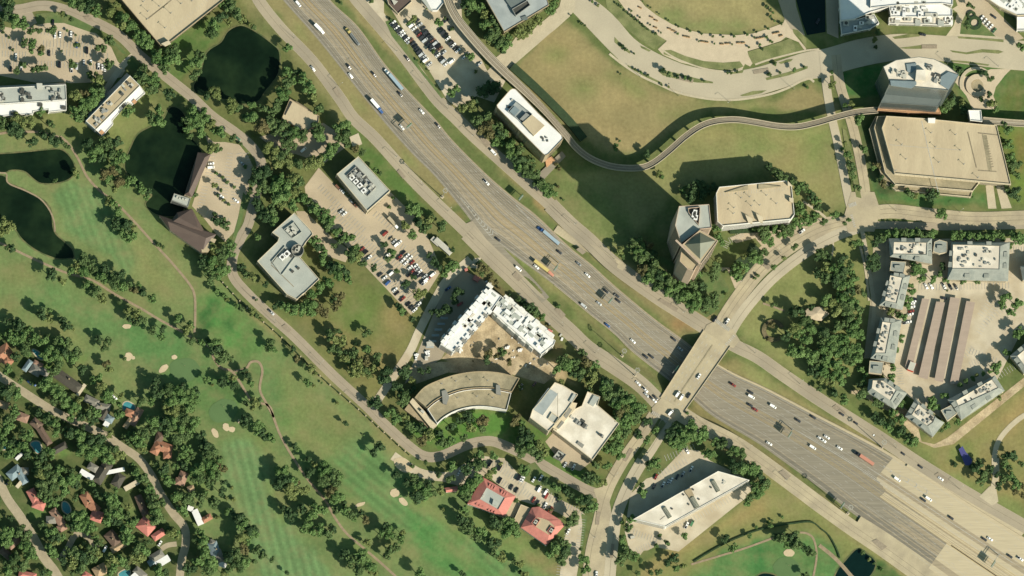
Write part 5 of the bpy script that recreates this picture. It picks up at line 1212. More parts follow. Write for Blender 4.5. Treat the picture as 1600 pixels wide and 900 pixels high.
# fence along the golf course
fp = [G(*p) for p in dens(catmull(px('348,442 386,482 440,528 500,588 560,640 600,676 640,712'), False, 4), 20)]
g = empty('perimeter_fence', *fp[len(fp)//2], 0, 'dark clipped perimeter fence line between golf course and diagonal road', 'fence')
a, b = offset(fp, -.3), offset(fp, .3)
for i in range(0, len(fp)-1):
    if i % 1 == 0:
        c, d = lerp(a[i], a[i+1], .12), lerp(a[i], a[i+1], .88); e, f = lerp(b[i], b[i+1], .88), lerp(b[i], b[i+1], .12)
        meshobj('panel', *prismv([c, d, e, f], 0, 1.9), M['hedge'], g)
    meshobj('post', *boxv(*fp[i], 0, .9, .9, 2.3), M['kerb'], g)
hp = [G(*p) for p in catmull(px('1084,878 1110,862 1140,846 1180,830 1214,822 1240,818 1268,816 1284,828'), False, 4)]
g = empty('perimeter_hedge', *hp[8], 0, 'thin dark hedge line winding across the golf edge south of the parallelogram office', 'hedge')
a, b = offset(hp, -.5), offset(hp, .5); meshobj('clipped_leaves', *prismv(a+b[::-1], 0, 1.3), M['hedge'], g)
def hedge(lbl, q, w, h=1.6, m='hedge'):
    hp = [G(*p) for p in catmull(px(q), False, 3)]; g = empty('hedge', *hp[len(hp)//2], 0, lbl, 'hedge'); a, b = offset(hp, -w/2), offset(hp, w/2); meshobj('clipped_leaves', *prismv(a+b[::-1], 0, h), M[m], g)
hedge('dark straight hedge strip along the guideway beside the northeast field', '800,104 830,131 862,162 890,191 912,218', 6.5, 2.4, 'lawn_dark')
hedge('long clipped hedge along the east end of the freeway slope by the bottom right path', '1282,826 1296,838 1308,860 1312,872', 1.0)
hedge('low hedge below the beige rooftop garage south wall', '1140,362 1180,360 1220,356 1244,350', 3.5)
# ------------------------------------------------------------------ houses of the neighbourhood
HM = {'red': M['tile_red'], 'orange': mat('orange_clay_tile', C(182, 130, 100), var=.1, sc=.4, fine=.15), 'brown': mat('brown_shingle', C(120, 100, 84), var=.1, sc=.4, fine=.12), 'dark': mat('dark_shingle', C(88, 84, 72), var=.1, sc=.4, fine=.12),
      'grey': mat('grey_shingle', C(146, 142, 128), var=.1, sc=.4, fine=.12), 'blue': mat('blue_grey_shingle', C(140, 158, 160), var=.1, sc=.4, fine=.1), 'tan': mat('tan_shingle', C(186, 160, 124), var=.1, sc=.4, fine=.12),
      'pink': mat('pinkish_shingle', C(168, 134, 112), var=.1, sc=.4, fine=.12), 'white': M['roof_white'], 'cream': M['wall_cream']}
def wing(root, k, cx, cy, L_, W2, an, col, flat=False, ev=3.3):
    m = HM[col]; x0, y0 = t(k, f'{cx},{cy}')[0]; gx, gy = G(x0, y0, ev+1); L_ = L_/10; W2 = W2/10; an = -an
    c, s = math.cos(R(an)), math.sin(R(an))
    def q(a, b, z): return (gx+c*a-s*b, gy+s*a+c*b, z)
    P = [q(-L_/2, -W2/2, 0), q(L_/2, -W2/2, 0), q(L_/2, W2/2, 0), q(-L_/2, W2/2, 0)]
    I = [p[:2] for p in P]; I = inset(I, .5) if min(L_, W2) > 2.5 else I
    meshobj('wall', [(*p, 0) for p in I]+[(*p, ev) for p in I], [(i, (i+1) % 4, 4+(i+1) % 4, 4+i) for i in range(4)]+([(4, 5, 6, 7)] if flat else []), M['wall_cream'] if col != 'white' else M['wall_white'], root)
    windows(root, I, 0, ev+.6, 3.2, None, .9, 2.2, cap=4)
    if flat or col in ('white', 'cream'):
        meshobj('roof', *prismv([p[:2] for p in P], ev, ev+.35), m, root); return
    rh = min(W2, L_)*.26; hp = max(0.05, (L_-W2)/2+W2*.08) if L_ > W2 else .05
    if L_ >= W2: r = [q(-max(.1, L_/2-W2/2), 0, ev+rh), q(max(.1, L_/2-W2/2), 0, ev+rh)]
    else: r = [q(-.1, 0, ev+rh), q(.1, 0, ev+rh)]
    V = [(p[0], p[1], ev) for p in P]+r
    o = meshobj('roof', V, [(0, 1, 5, 4), (1, 2, 5), (2, 3, 4, 5), (3, 0, 4)], m, root)
    return o
def house(lbl, k, ws, chim=None, lm=None):
    x0, y0 = t(k, f'{ws[0][0]},{ws[0][1]}')[0]
    g = empty('house', *G(x0, y0), 0, lbl, 'house')
    rf = None
    for w in ws: rf = wing(g, k, *w) or rf
    if chim and rf:
        c = G(*t(k, f'{chim[0]},{chim[1]}')[0], 6); o = meshobj('chimney', *boxv(*c, 4, .9, .9, 2.6), M['wall_tan']); o.location = (-g.location.x, -g.location.y, 0); o.parent = rf
    land(lm or 'the '+lbl.split(',')[0].split(' with ')[0].split(' on ')[0].split(' beside ')[0], x0, y0)
H = [
 ('orange hip roofed house at the left edge above the street', '03', [(20, 60, 150, 110, -35, 'orange'), (60, 120, 80, 70, 40, 'orange')], (40, 60), 'the orange left edge house'),
 ('grey and pink roofed house beside a small blue pool', '03', [(280, 190, 90, 80, 30, 'grey'), (215, 155, 100, 44, -55, 'blue'), (300, 140, 80, 36, 25, 'pink'), (345, 205, 80, 60, 30, 'grey')], None, 'the grey and pink house'),
 ('long dark brown roofed house with a cream end wing', '03', [(530, 275, 250, 84, 36, 'dark'), (635, 345, 110, 28, -55, 'cream')], (540, 260), 'the long dark house'),
 ('sprawling grey house with four wings near a tiny white parasol', '03', [(715, 430, 120, 60, 25, 'grey'), (800, 475, 130, 56, 8, 'grey'), (815, 530, 110, 50, -60, 'dark'), (855, 570, 70, 60, 30, 'blue'), (832, 612, 44, 40, 30, 'white')], (790, 470), 'the sprawling grey house'),
 ('orange-brown house with a tan wing next to a shaded pool', '03', [(1065, 555, 150, 60, -62, 'pink'), (1010, 525, 70, 60, 20, 'orange'), (1000, 605, 90, 40, -55, 'tan')], (1060, 560), 'the orange-brown poolside house'),
 ('brown house in several sections south of the upper street', '03', [(180, 560, 90, 70, 20, 'pink'), (285, 610, 90, 70, 40, 'brown'), (345, 700, 170, 56, 58, 'brown'), (465, 800, 130, 56, -30, 'dark')], (290, 610), 'the segmented brown house'),
 ('terracotta house with clustered small gables close to the street bend', '03', [(1275, 790, 150, 80, 20, 'orange'), (1215, 815, 70, 70, -60, 'orange'), (1245, 720, 60, 100, 15, 'brown'), (1310, 850, 70, 70, 0, 'orange')], (1270, 790), 'the clustered terracotta house'),
 ('tan house at the left edge in deep shade', '03', [(10, 455, 120, 60, 20, 'tan')], None, 'the tan left edge house'),
 ('small white roofed pool house by the left edge', '03', [(150, 865, 70, 26, -45, 'white')], None, 'the small white pool house'),
 ('pale blue-grey cross shaped house beside the lower left street', '04', [(115, 90, 120, 80, -40, 'blue'), (170, 120, 130, 64, 60, 'blue'), (150, 185, 60, 30, -50, 'cream'), (195, 80, 60, 60, 0, 'grey')], (150, 100), 'the blue-grey cross shaped house'),
 ('red tiled house with two hips beside the lower left street', '04', [(262, 275, 120, 70, 62, 'red'), (305, 340, 100, 80, 20, 'red')], (270, 280), 'the red house by the lower street'),
 ('large dark roofed house with white wing and cream forecourt', '04', [(800, 90, 190, 84, -58, 'dark'), (925, 150, 110, 80, -60, 'dark'), (680, 108, 120, 44, 30, 'white'), (900, 78, 150, 32, -12, 'white'), (1030, 190, 130, 40, -30, 'cream'), (725, 50, 80, 60, 30, 'grey')], (820, 60), 'the large dark roofed house'),
 ('grey-pink house beside an oval blue pool', '04', [(450, 440, 150, 64, 55, 'pink'), (400, 460, 80, 60, 0, 'grey'), (485, 520, 70, 60, -30, 'pink')], (450, 430), 'the grey-pink poolside house'),
 ('red-orange house with a round hipped end wing', '04', [(680, 300, 110, 80, 60, 'orange'), (725, 355, 120, 70, 40, 'orange'), (757, 430, 96, 90, 20, 'red')], (700, 320), 'the round ended orange house'),
 ('narrow brown house near the upper street', '04', [(1108, 345, 170, 60, 68, 'brown')], (1108, 330), 'the narrow brown house'),
 ('large red tiled house inside the street curve', '04', [(1140, 510, 130, 110, 40, 'red'), (1240, 575, 110, 60, -35, 'red')], (1150, 500), 'the large red house'),
 ('brown gabled house at the end of the cul-de-sac', '04', [(885, 605, 130, 90, 50, 'brown'), (925, 670, 130, 56, -30, 'tan')], (880, 610), 'the cul-de-sac brown house'),
 ('tan house with a pink annex at the golf course edge', '04', [(1425, 135, 110, 70, -70, 'pink'), (1400, 160, 60, 60, 10, 'pink'), (1492, 215, 56, 46, -20, 'tan')], (1425, 130), 'the tan golf edge house'),
 ('bright white roofed long house at the golf course edge', '04', [(1545, 440, 130, 52, 66, 'white'), (1488, 372, 46, 40, 20, 'white')], None, 'the bright white long house'),
 ('house with a bright white slab roof and grey wing by the curved street', '04', [(1272, 785, 120, 56, -32, 'white'), (1225, 745, 120, 70, -32, 'grey'), (1185, 790, 60, 50, -32, 'blue')], None, 'the white slab roofed house'),
 ('tan roofed house near the bottom edge under trees', '04', [(785, 855, 110, 90, -30, 'tan')], (785, 850), 'the tan bottom edge house'),
 ('red hipped house at the bottom edge beside the lower street', '04', [(215, 895, 140, 60, 10, 'red')], None, 'the red bottom edge house'),
 ('pinkish brown house mostly hidden by trees at the lower left', '04', [(110, 640, 110, 60, -40, 'pink'), (50, 725, 110, 60, 40, 'brown')], None, 'the tree hidden house'),
 ('grey and white house beside a pool at the bottom edge', '04', [(1095, 875, 110, 60, 40, 'grey'), (1060, 890, 70, 40, -40, 'white')], None, 'the grey bottom edge house'),
 ('red hipped house at the bottom edge west of the tan one', '04', [(680, 895, 70, 50, 30, 'red')], None, 'the small red bottom house'),
 ('small orange roofed house with tan patio facing the fairway', '14', [(15, 450, 90, 50, -30, 'orange')], (20, 445), 'the small orange house'),
 ('tall narrow pale blue-grey house facing the fairway at the bottom', '14', [(75, 690, 120, 80, 70, 'blue'), (115, 745, 110, 60, 70, 'grey'), (60, 640, 50, 50, 20, 'grey'), (140, 810, 60, 40, 20, 'white')], (90, 690), 'the pale blue-grey fairway house'),
]
for a in H: house(*a)
for lbl, k, q in (('small rectangular blue swimming pool behind the grey and pink house', '03', '255,40 275,35 345,85 330,108 300,95'), ('round turquoise swimming pool beside the segmented brown house', '03', '240,770 265,750 305,755 322,795 310,835 285,835 262,800'),
                  ('shaded teal swimming pool above the orange-brown house', '03', '965,455 1000,440 1050,470 1045,500 1000,490 965,500'), ('teal swimming pool at the far left edge', '03', '0,740 25,730 60,760 55,800 20,810 0,790'),
                  ('oval deep blue swimming pool beside the grey-pink house', '04', '490,325 525,330 548,370 545,405 520,410 490,380'), ('turquoise swimming pool cut by the bottom edge of the photo', '04', '930,880 985,850 1015,865 1000,905 940,905')):
    P = catmull(t(k, q), True, 3); c = G(*P[0]); W_ = [G(*p, .2) for p in P]; W_ = W_ if area(W_) > 0 else W_[::-1]
    g = empty('swimming_pool', *c, 0, lbl, 'swimming pool'); meshobj('coping', *prismv(inset(W_, -.9), -.2, .22), M['walk'], g); meshobj('water', *prismv(W_, -.2, .26), M['pool'], g)

# ------------------------------------------------------------------ wording for repeats: nearest landmark, direction, rank
ORD = ['nearest', 'second nearest', 'third nearest', 'fourth nearest', 'fifth nearest', 'sixth nearest', 'seventh nearest', 'eighth nearest', 'ninth nearest', 'tenth nearest', 'eleventh nearest', 'twelfth nearest', 'thirteenth nearest', 'fourteenth nearest', 'fifteenth nearest', 'sixteenth nearest']
LAND += [('the north pond', 370, 100), ('the pond by the brown roof', 245, 250), ('the left edge upper pond', 60, 255), ('the large left edge pond', 50, 340), ('the upper putting green', 288, 576), ('the middle putting green', 349, 642),
         ('the lower right putting green', 1230, 888), ('the canal', 1266, 20), ('the crescent plaza', 1090, 70), ('the golf path loop', 400, 575), ('the driving tee strips', 350, 500), ('the top left car park', 90, 80), ('the long car park centre', 590, 370),
         ('the brown building car park', 355, 290), ('the top car park', 670, 75), ('the east intersection', 1345, 335), ('the double sand bunker', 612, 774), ('the red roof car park', 840, 765), ('the south end of the cross street', 940, 880), ('the open field centre', 560, 560),
         ('the southern fairway', 450, 800), ('the bottom right canal', 1340, 885), ('the lower right driveway', 1550, 760), ('the park east side', 1300, 560), ('the frontage road bend', 830, 440), ('the dirt yard', 780, 555), ('the wooded freeway corner', 1090, 470), ('the driveway circle', 1160, 400)]
SEC = ['east', 'northeast', 'north', 'northwest', 'west', 'southwest', 'south', 'southeast']
def wording(items, noun, near='of'):
    """items: list of dict(px,py,look); sets label"""
    grp = {}
    for it in items:
        l = min(LAND, key=lambda l: math.dist((it['x'], it['y']), l[1:])); d = math.dist((it['x'], it['y']), l[1:])
        a = math.degrees(math.atan2(-(it['y']-l[2]), it['x']-l[1])) % 360; s = SEC[int((a+22.5)//45) % 8]
        grp.setdefault((it['look'], l[0], s), []).append((d, it))
    for (lk, ln, s), v in grp.items():
        v.sort(key=lambda q: q[0])
        for i, (d, it) in enumerate(v):
            if len(v) == 1: it['label'] = f'{lk} {noun}, the only one {s} of {ln}'
            else: it['label'] = f'{lk} {noun}, {ORD[i]} of those {s} of {ln}'
            if len(it['label'].split()) > 15: it['label'] = it['label'].replace(' of those', '')

# ------------------------------------------------------------------ trees
TR = {  # many of the dark-toned crowns are stand-ins placed over cast tree shadows
'00': '50,60,70d 40,140,60d 110,170,60g 180,180,50g 20,200,35 60,20,50 245,240,35 250,340,40 250,400,30 190,330,35 400,240,45 320,380,28b 320,410,28 600,350,28 790,370,45 860,320,45 850,500,45 560,500,40 770,610,60y 270,540,40 330,530,40 130,550,30 180,500,32 620,50,70 700,40,70 560,20,50 750,80,50 860,90,60y 900,40,40y 960,140,70g 1020,200,65g 960,200,60 1120,310,65g 1150,350,60g 1080,260,50 1230,440,65 1300,490,70g 1370,450,70g 1340,400,60 1280,530,50 1540,500,60g 1570,430,50 1530,580,50 1590,880,40 1500,870,50g 1110,600,65 1190,620,60g 1180,690,50 1130,540,40 1320,740,50 1240,860,45g 1000,870,50g 590,750,55 640,830,60 740,740,60g 800,690,50 700,800,60 590,860,50 660,730,45b 640,900,50 320,870,38g 70,880,30 300,240,30 480,110,25 560,150,22 100,390,14 330,420,20 700,590,34 20,250,16 70,290,14 520,240,14 590,275,12 480,395,12 710,500,14 1010,470,12',
'10': '70,190,50 130,130,50 60,250,60 200,60,50 250,110,50 290,150,40y 640,370,40g 350,190,22 380,210,25 640,570,45g 640,660,50 770,610,50 820,680,55 600,740,60 560,820,50 640,700,40 840,750,45 80,730,55 200,830,60 250,840,40 370,830,40 460,850,45 540,860,50 880,840,50 920,850,40 20,740,40 200,20,45 140,30,40 1060,25,18 1300,10,20 1450,155,18 1590,180,20 180,170,35y 330,170,18 690,620,40 720,560,35d',
'20': '490,20,55 580,120,45 600,190,50 650,170,50 640,270,55 680,230,50 700,330,60 750,360,55 620,300,45 500,70,40 560,60,45 760,300,40 860,240,50y 940,220,50y 1000,160,45y 1100,70,45g 1130,20,40g 900,280,30y 30,150,32 230,180,38g 330,230,16 660,670,70d 580,720,60d 480,830,55y 520,780,40 330,720,40 370,690,30 420,840,40y 470,440,35g 630,500,18 440,40,40d 450,90,30d 720,390,35d 190,400,22 1260,120,10 1340,180,12 1370,200,12 1430,10,14 1470,40,14 520,560,18 280,140,16 130,70,10 60,470,12 110,500,10 150,550,10 850,290,26y',
'30': '380,555,25 420,580,25 490,600,20 545,610,20 590,620,18 700,630,12 1210,585,20 1290,570,14 1400,545,22 1485,525,18 1255,500,20 880,570,14 910,570,14 960,560,14 590,240,12 680,265,12 770,285,12 850,290,12 935,285,12 1035,270,12 1110,250,12 1200,225,12 1300,185,14 350,110,10 280,60,10 220,10,10 420,160,10 500,205,10 90,90,12 120,110,12 150,135,13 180,160,14 215,190,13 240,210,13 265,230,12 320,265,14 130,85,10 200,135,10 280,195,10 360,255,10 495,265,12 1050,370,14 1140,350,14 1155,385,12 1235,330,10 1190,50,18 1215,75,15 1240,95,14 1220,130,14 1250,160,13 1505,680,14 160,540,14 205,565,16 262,590,16 60,360,16 90,385,16 370,660,12 420,680,12 20,30,14 50,50,14 150,420,12 45,575,10 660,320,10 780,340,10 920,345,10 1095,290,12 1190,290,14 1220,320,12',
'40': '1580,360,38 1150,200,35 1110,540,40d 1290,570,35d 1340,620,30 1000,800,55 960,850,40 1040,780,45 1120,800,35y 1340,820,50y 1130,860,36d 1330,740,28 430,310,26 460,250,26 440,370,18 100,660,34y 1380,860,30 1170,40,22 1200,60,18 1080,560,24d 250,820,30y 200,830,24 1260,780,26 1560,230,20 100,560,20',
'01': '20,60,50 60,70,40 130,20,50y 200,50,50y 380,70,45 130,140,75d 90,110,60d 250,210,45d 350,150,45d 400,180,45d 450,210,45d 520,245,30 230,60,50y 690,230,55d 760,270,60g 720,320,50g 790,320,45 830,230,65 910,220,55d 880,300,70 960,320,55g 900,370,50 810,460,55b 880,440,55b 850,500,50 930,520,55b 930,420,50 900,570,35y 1030,510,45g 980,540,40 1100,570,45 1160,600,35 1150,640,30 590,440,38y 600,470,30 430,520,28 1240,40,60g 1180,20,50 1470,40,50 1480,100,45g 1550,70,60g 1570,120,50g 1520,30,60g 1480,160,30 870,690,45g 920,750,40g 850,670,40 910,810,35 980,860,60d 900,850,50d 30,840,50y 70,880,50y 600,10,50g 1520,620,28 1040,880,30',
'11': '20,30,40g 70,120,35g 120,130,45g 50,70,40 60,250,50 100,260,40 370,30,60g 330,10,40 450,80,60b 520,60,55 600,90,60 560,130,50 630,150,50 700,140,55 640,220,55 680,230,45 760,150,60 870,120,70 900,150,55 1070,90,65 1100,150,60 1060,190,50 1110,220,35 480,250,60 540,290,55y 600,330,60 640,360,60y 560,380,60 730,380,55 820,390,60y 850,370,50y 900,350,50 940,320,50 980,270,50g 1010,250,40 590,520,70g 540,580,70g 640,560,70g 700,500,60y 740,530,50 580,640,70g 650,620,60g 700,590,60 770,640,60g 800,680,50 860,740,55g 930,780,55g 980,830,55g 960,860,50 520,750,50 540,820,50g 680,700,50 620,700,50 430,450,65d 390,510,50d 460,560,60 480,440,55 90,450,20 140,490,18 170,520,20 80,550,28 130,585,18 230,560,16 105,625,16 145,660,18 185,690,18 90,830,45 70,780,30 160,860,45 150,810,20 320,400,20 350,600,22 410,620,22 1180,260,32b 1230,290,30 1330,430,24 1370,450,18 1590,730,40 1560,860,40y 470,800,60d 410,700,50d 220,190,40 1440,720,18 1470,650,20 280,230,18 380,170,20y',
'21': '30,720,60g 60,740,50g 70,850,60 140,830,50 120,880,50 180,800,30 240,870,50 530,50,50 600,20,50 560,100,50b 620,90,55b 680,80,50 640,150,50b 700,140,50 740,150,45 670,200,45g 720,210,35 790,230,55 800,290,55 850,290,55 870,340,55 820,340,50 900,400,55 860,400,50 930,360,50 950,440,55 920,460,45 990,470,45 1010,540,50 1050,590,50g 1110,610,45g 1080,560,40 770,140,30b 870,220,28g 1040,350,18 960,390,34 1140,380,18b 1170,420,18b 1160,560,14b 1200,660,10',
'31': '350,440,25y 340,470,20y 370,480,20 250,300,32d 530,590,28g 560,570,22g 690,550,60d 620,570,50d 760,560,50d 1210,400,35d 1250,440,35 1290,470,40 1330,500,35 1380,520,40 1440,560,45 1440,600,40g 1480,560,40 1540,640,40d 1580,680,40 1450,720,45g 1460,760,45g 1560,800,45 1500,820,50g 1420,850,50g 1350,890,50 1250,890,36 1180,890,34 5,250,30g 800,880,40g 700,620,50d 600,640,50d 40,200,12 1100,880,28g 1520,600,34 1590,720,36',
'41': '230,310,38 250,390,40 260,440,35 270,480,25 300,560,32 200,220,26y 310,30,45 320,250,28 450,390,35b 430,400,30 120,780,36 30,830,34 560,560,28 500,540,34b 700,610,42 750,630,28y 870,620,48 930,620,38 950,780,55g 1450,80,40 1480,120,40g 1480,230,45g 1500,330,45 1520,400,45 1510,440,35 1550,480,30g 1480,580,40 1530,600,50d 1550,640,35 1430,210,28 1560,390,34 200,840,22 230,820,22 480,490,30 860,640,34 1200,640,12 350,270,30 180,260,20',
'02': '20,20,45y 100,140,35d 60,130,28 640,240,60 600,290,50 700,270,50 660,310,55g 730,320,40 570,310,45g 690,430,45g 740,480,55 800,530,42y 800,370,50g 810,300,40d 900,400,55 870,360,45 940,350,45 940,440,50g 990,430,45 1060,460,45b 1120,480,45d 1080,430,28 1190,530,38g 1230,110,20 1270,130,16 480,390,38y 400,345,50d 380,690,42y 320,650,50d 520,750,45 490,710,34 560,760,30y 390,620,24 930,560,26 1000,620,42y 1060,660,50y 1100,700,50 1040,700,44d 1190,780,34 1260,830,34g 1270,770,34d 1380,690,38g 1460,770,45y 1490,740,34 1500,870,40 1560,880,40 1580,240,50d 180,830,50g 260,850,50g 330,870,50g 220,780,40g 130,850,50 80,830,50 480,870,45g 440,850,40 520,880,45 840,870,38 770,850,34d 1000,50,45g 950,20,40 1040,30,40g 150,740,50d 60,720,40d',
'12': '120,200,60 80,140,50 190,180,50g 200,110,45 40,250,60g 100,320,60g 20,320,50 50,380,50 150,300,50g 150,150,45 410,50,28g 370,370,38y 320,340,34 290,290,34d 860,90,50g 880,130,45 930,160,45g 920,230,45g 1000,290,55d 1050,340,55g 1100,380,50g 1090,320,45 1050,280,45 960,400,55g 900,450,50g 830,500,55g 620,590,50g 690,620,50g 760,620,50g 820,600,60g 840,640,45g 1060,520,50b 1020,590,50b 940,640,38b 930,660,34b 890,610,40b 1020,540,45 560,580,40d 1010,120,28 1120,60,50g 1080,70,44 1140,190,60 1190,210,50 1170,130,45g 1200,150,40 1040,20,45 1320,290,32 1230,260,34 1470,180,38g 1430,220,26 1500,320,24 1540,620,42g 1520,590,36d 90,470,32 140,510,32 170,540,22y 250,590,28 280,610,30 370,640,34 400,660,28 440,690,24y 1010,840,45y 980,820,45 1070,860,45 1040,790,34 1260,800,38 1300,800,22 1180,890,18 520,880,42 80,880,50 30,860,28 1570,420,36d 1400,110,30d 1440,160,26 400,540,14 480,420,30d',
'22': '20,30,40g 310,300,50g 340,280,45g 280,330,40g 230,290,40d 370,280,28 340,150,24 60,500,44y 100,490,38y 380,480,48d 350,540,40d 290,620,60d 250,640,50d 550,290,38b 590,300,36b 630,360,32b 850,550,28 930,600,46 980,640,42 1030,680,32 1160,590,20 20,690,28d 190,240,36d 150,190,28d 540,260,28 620,400,20b 700,450,14b 30,370,28d 560,340,26 680,400,22b 780,500,16 880,560,30d 1000,650,30d 180,640,30d 220,60,14 1090,745,14b',
'32': '50,160,42 60,200,28 180,90,55 130,130,45 200,160,55 260,120,45b 250,190,60 200,230,55 290,200,50 310,260,50 230,300,60b 300,310,60 270,380,55 340,370,60 400,340,50 350,440,55 420,400,60 420,470,55 480,460,50 480,520,50 540,400,45g 600,420,50 560,520,55g 610,580,55g 660,540,50 620,500,50 720,540,55 700,590,50 780,530,50 770,580,45 680,420,50d 640,350,45 770,360,45 780,300,55 800,240,38 810,50,38g 840,90,34g 950,350,50g 930,300,50 1000,340,45 1000,280,50 1100,210,55g 1120,240,40 1150,180,50 1020,210,38y 1190,60,45g 1220,90,38 1160,20,50 1300,30,45g 1370,15,34 1410,130,30 1325,210,24 1245,290,26 1245,580,28 1590,330,42d 1400,640,55d 1460,620,50 1540,600,28 1230,740,30b 1350,820,50 1500,870,60g 1540,760,55g 1440,800,50 1480,700,55 1590,700,60g 1400,780,55 1120,350,18 1095,370,18 620,330,30y 590,360,30y 1600,200,40d 720,640,18y 1200,850,20b 870,500,16y',
'42': '300,100,42 260,110,34 540,30,40g 600,30,45g 660,20,45 720,35,40g 780,20,45 840,40,45 890,30,45g 1050,40,40g 1110,40,40g 1180,40,40g 1240,45,40g 1300,40,40g 1360,45,40g 1400,30,34 1550,60,50g 1590,80,45g 1520,40,40 440,90,50d 400,290,50d 450,270,38d 430,220,50d 750,300,55g 720,260,40 800,380,34g 890,385,34g 990,390,28g 1120,400,28g 1235,395,26g 960,280,32d 950,340,28g 710,430,28g 720,480,34g 700,540,38g 690,580,34g 560,630,38 650,670,38g 610,660,30 640,830,28g 640,870,24g 1460,520,45g 1430,580,38g 1500,640,38g 1540,570,48g 1560,800,50g 20,180,45 80,220,28 180,220,45d 240,270,34 50,300,50 130,310,60 180,340,60 60,370,50 120,400,60d 180,440,60 240,330,45 260,390,50 300,460,38b 340,490,34 230,480,50 40,540,60 100,560,60 180,520,60 200,580,60 260,560,50 150,620,60y 230,640,60 300,610,50 230,700,60 280,740,60g 220,740,50 310,690,38 320,810,50g 260,820,60g 140,760,50 100,860,60g 200,860,60g 40,800,60d 20,870,50 1000,470,10 1490,120,30g 480,60,40 1430,60,34 820,320,24',
'03': '180,40,60 370,60,60g 430,90,60g 500,50,60 560,110,60g 590,60,50 520,170,55 460,150,50 420,200,50 60,190,45g 40,370,60 80,340,50 130,380,50 370,310,60g 410,350,60g 460,380,60g 510,350,50g 440,300,50 510,430,55g 570,470,55g 620,430,38y 690,550,50 740,520,50 720,590,45 730,270,38g 780,330,55 830,380,55g 860,420,45g 950,400,34y 940,460,34g 920,520,34 1100,440,38 1180,440,38g 1300,350,60 1390,370,55g 1330,440,60 1430,430,60g 1500,400,55g 1470,490,60g 1530,370,45 1420,330,45d 1350,520,55 1280,480,50 1200,590,60g 1130,560,55d 1270,600,60 1350,600,60 1430,590,60 1510,590,50g 1500,650,50g 1410,650,60 1310,660,50 1380,720,60 1450,710,50 1120,690,55 1060,720,50 1100,760,50g 1180,650,50 1410,850,45g 1460,820,50g 1500,860,38 1580,700,45d 1590,780,38 1230,380,50d 1210,300,50d 860,180,38y 830,140,34b 970,100,18 820,20,34 60,440,50 110,510,50 70,570,50 60,640,50g 110,730,28 230,700,50g 180,690,45 190,790,50 410,620,50g 440,680,38 380,590,38 400,840,50g 620,720,60 700,760,60d 640,800,60g 740,800,60 800,830,60g 700,850,60g 780,740,50 850,870,55g 900,820,50 940,860,50 220,850,45 140,800,38 320,870,50 1000,760,34 860,690,34 60,870,50g 20,700,34 590,520,38 640,190,40d 560,690,50d 490,660,34 120,90,40d 250,300,26 240,480,20 300,500,22 370,540,24 450,580,24 500,600,20 650,640,26 560,560,40g 1000,700,30',
'13': '90,30,50d 140,80,50 190,100,38 120,110,45 530,30,38g 490,20,28 130,280,38d 150,300,38d 230,320,46d 220,250,34 20,270,34 60,310,18 300,200,34d 340,240,38 360,290,34 310,450,28d 390,460,52 440,480,24 320,580,48d 310,620,34 400,640,58g 450,700,52d 500,720,50g 700,780,28d 730,810,22 810,880,38d 800,290,34 850,320,18y 720,100,34b 830,180,34y 860,220,22y 690,30,28 910,290,12 990,30,38 1040,50,38 1090,100,38 1160,60,42 1160,200,48y 1200,140,46y 1210,210,46y 1260,120,42b 1250,200,42 1290,240,28y 1260,30,32 1350,90,36 1340,140,28 1310,180,34y 1100,610,26d 1240,700,10 1320,830,40d 1370,790,42d 1030,450,18 1420,200,65d 1400,270,50d 1560,190,60d 1560,380,55 1500,330,50d 1540,430,50 1440,520,48g 1490,580,44g 1560,560,38 1590,620,42 20,780,60d 60,830,50 20,860,60 110,880,28 1340,440,50d 1300,450,34d 770,150,26 1120,130,28 1100,60,30 420,430,30d',
'23': '20,280,34 20,350,38d 20,640,38g 150,700,50y 100,740,46b 90,650,46d 310,750,46g 250,760,46 470,640,46y 430,720,36 580,600,55b 560,640,42 830,580,50b 870,600,34 800,510,22y 870,740,60 930,790,62g 870,820,55 960,820,60 1010,780,55 1050,820,50 1000,860,50 880,680,50d 920,720,55d 1150,170,50g 1220,150,60g 1200,110,50 1290,150,50 1350,60,38 1380,130,50b 1440,150,45 1350,190,50 1430,230,50y 1420,280,42y 1400,340,28 1180,290,28y 1270,220,38d 1520,330,60 1570,380,60 1540,290,50d 1590,430,50 1580,810,60g 540,860,42g 650,860,38g 680,90,34b 620,60,36b 720,40,42 600,110,38d 330,620,50d 460,560,50d 780,130,30b 1500,800,40g 230,680,40d 400,590,40d 1330,250,30d 90,200,30d 150,190,30d 860,330,24d',
'33': '20,480,60 60,440,60g 30,530,60b 110,430,60 90,500,60 150,480,60g 170,530,55 60,380,55 100,560,55 20,650,60g 80,620,55g 20,720,60g 90,680,45 30,800,60g 50,860,38g 200,500,50 160,590,38 230,490,38 260,600,42d 320,650,38 260,740,34g 190,690,40d 440,700,60 490,740,60g 560,740,60g 620,690,60g 600,640,55g 660,720,55g 700,680,50g 530,700,60 480,640,40d 430,760,50 520,790,50g 760,860,45g 720,840,38g 840,780,45 950,820,45 990,850,45 780,750,38g 900,850,34 1400,40,60 1470,60,60g 1550,80,60g 1570,120,50 1580,220,45d 1600,340,24 1545,190,45d 700,700,40 850,740,34d 570,525,14 20,600,50 130,600,40 10,580,60',
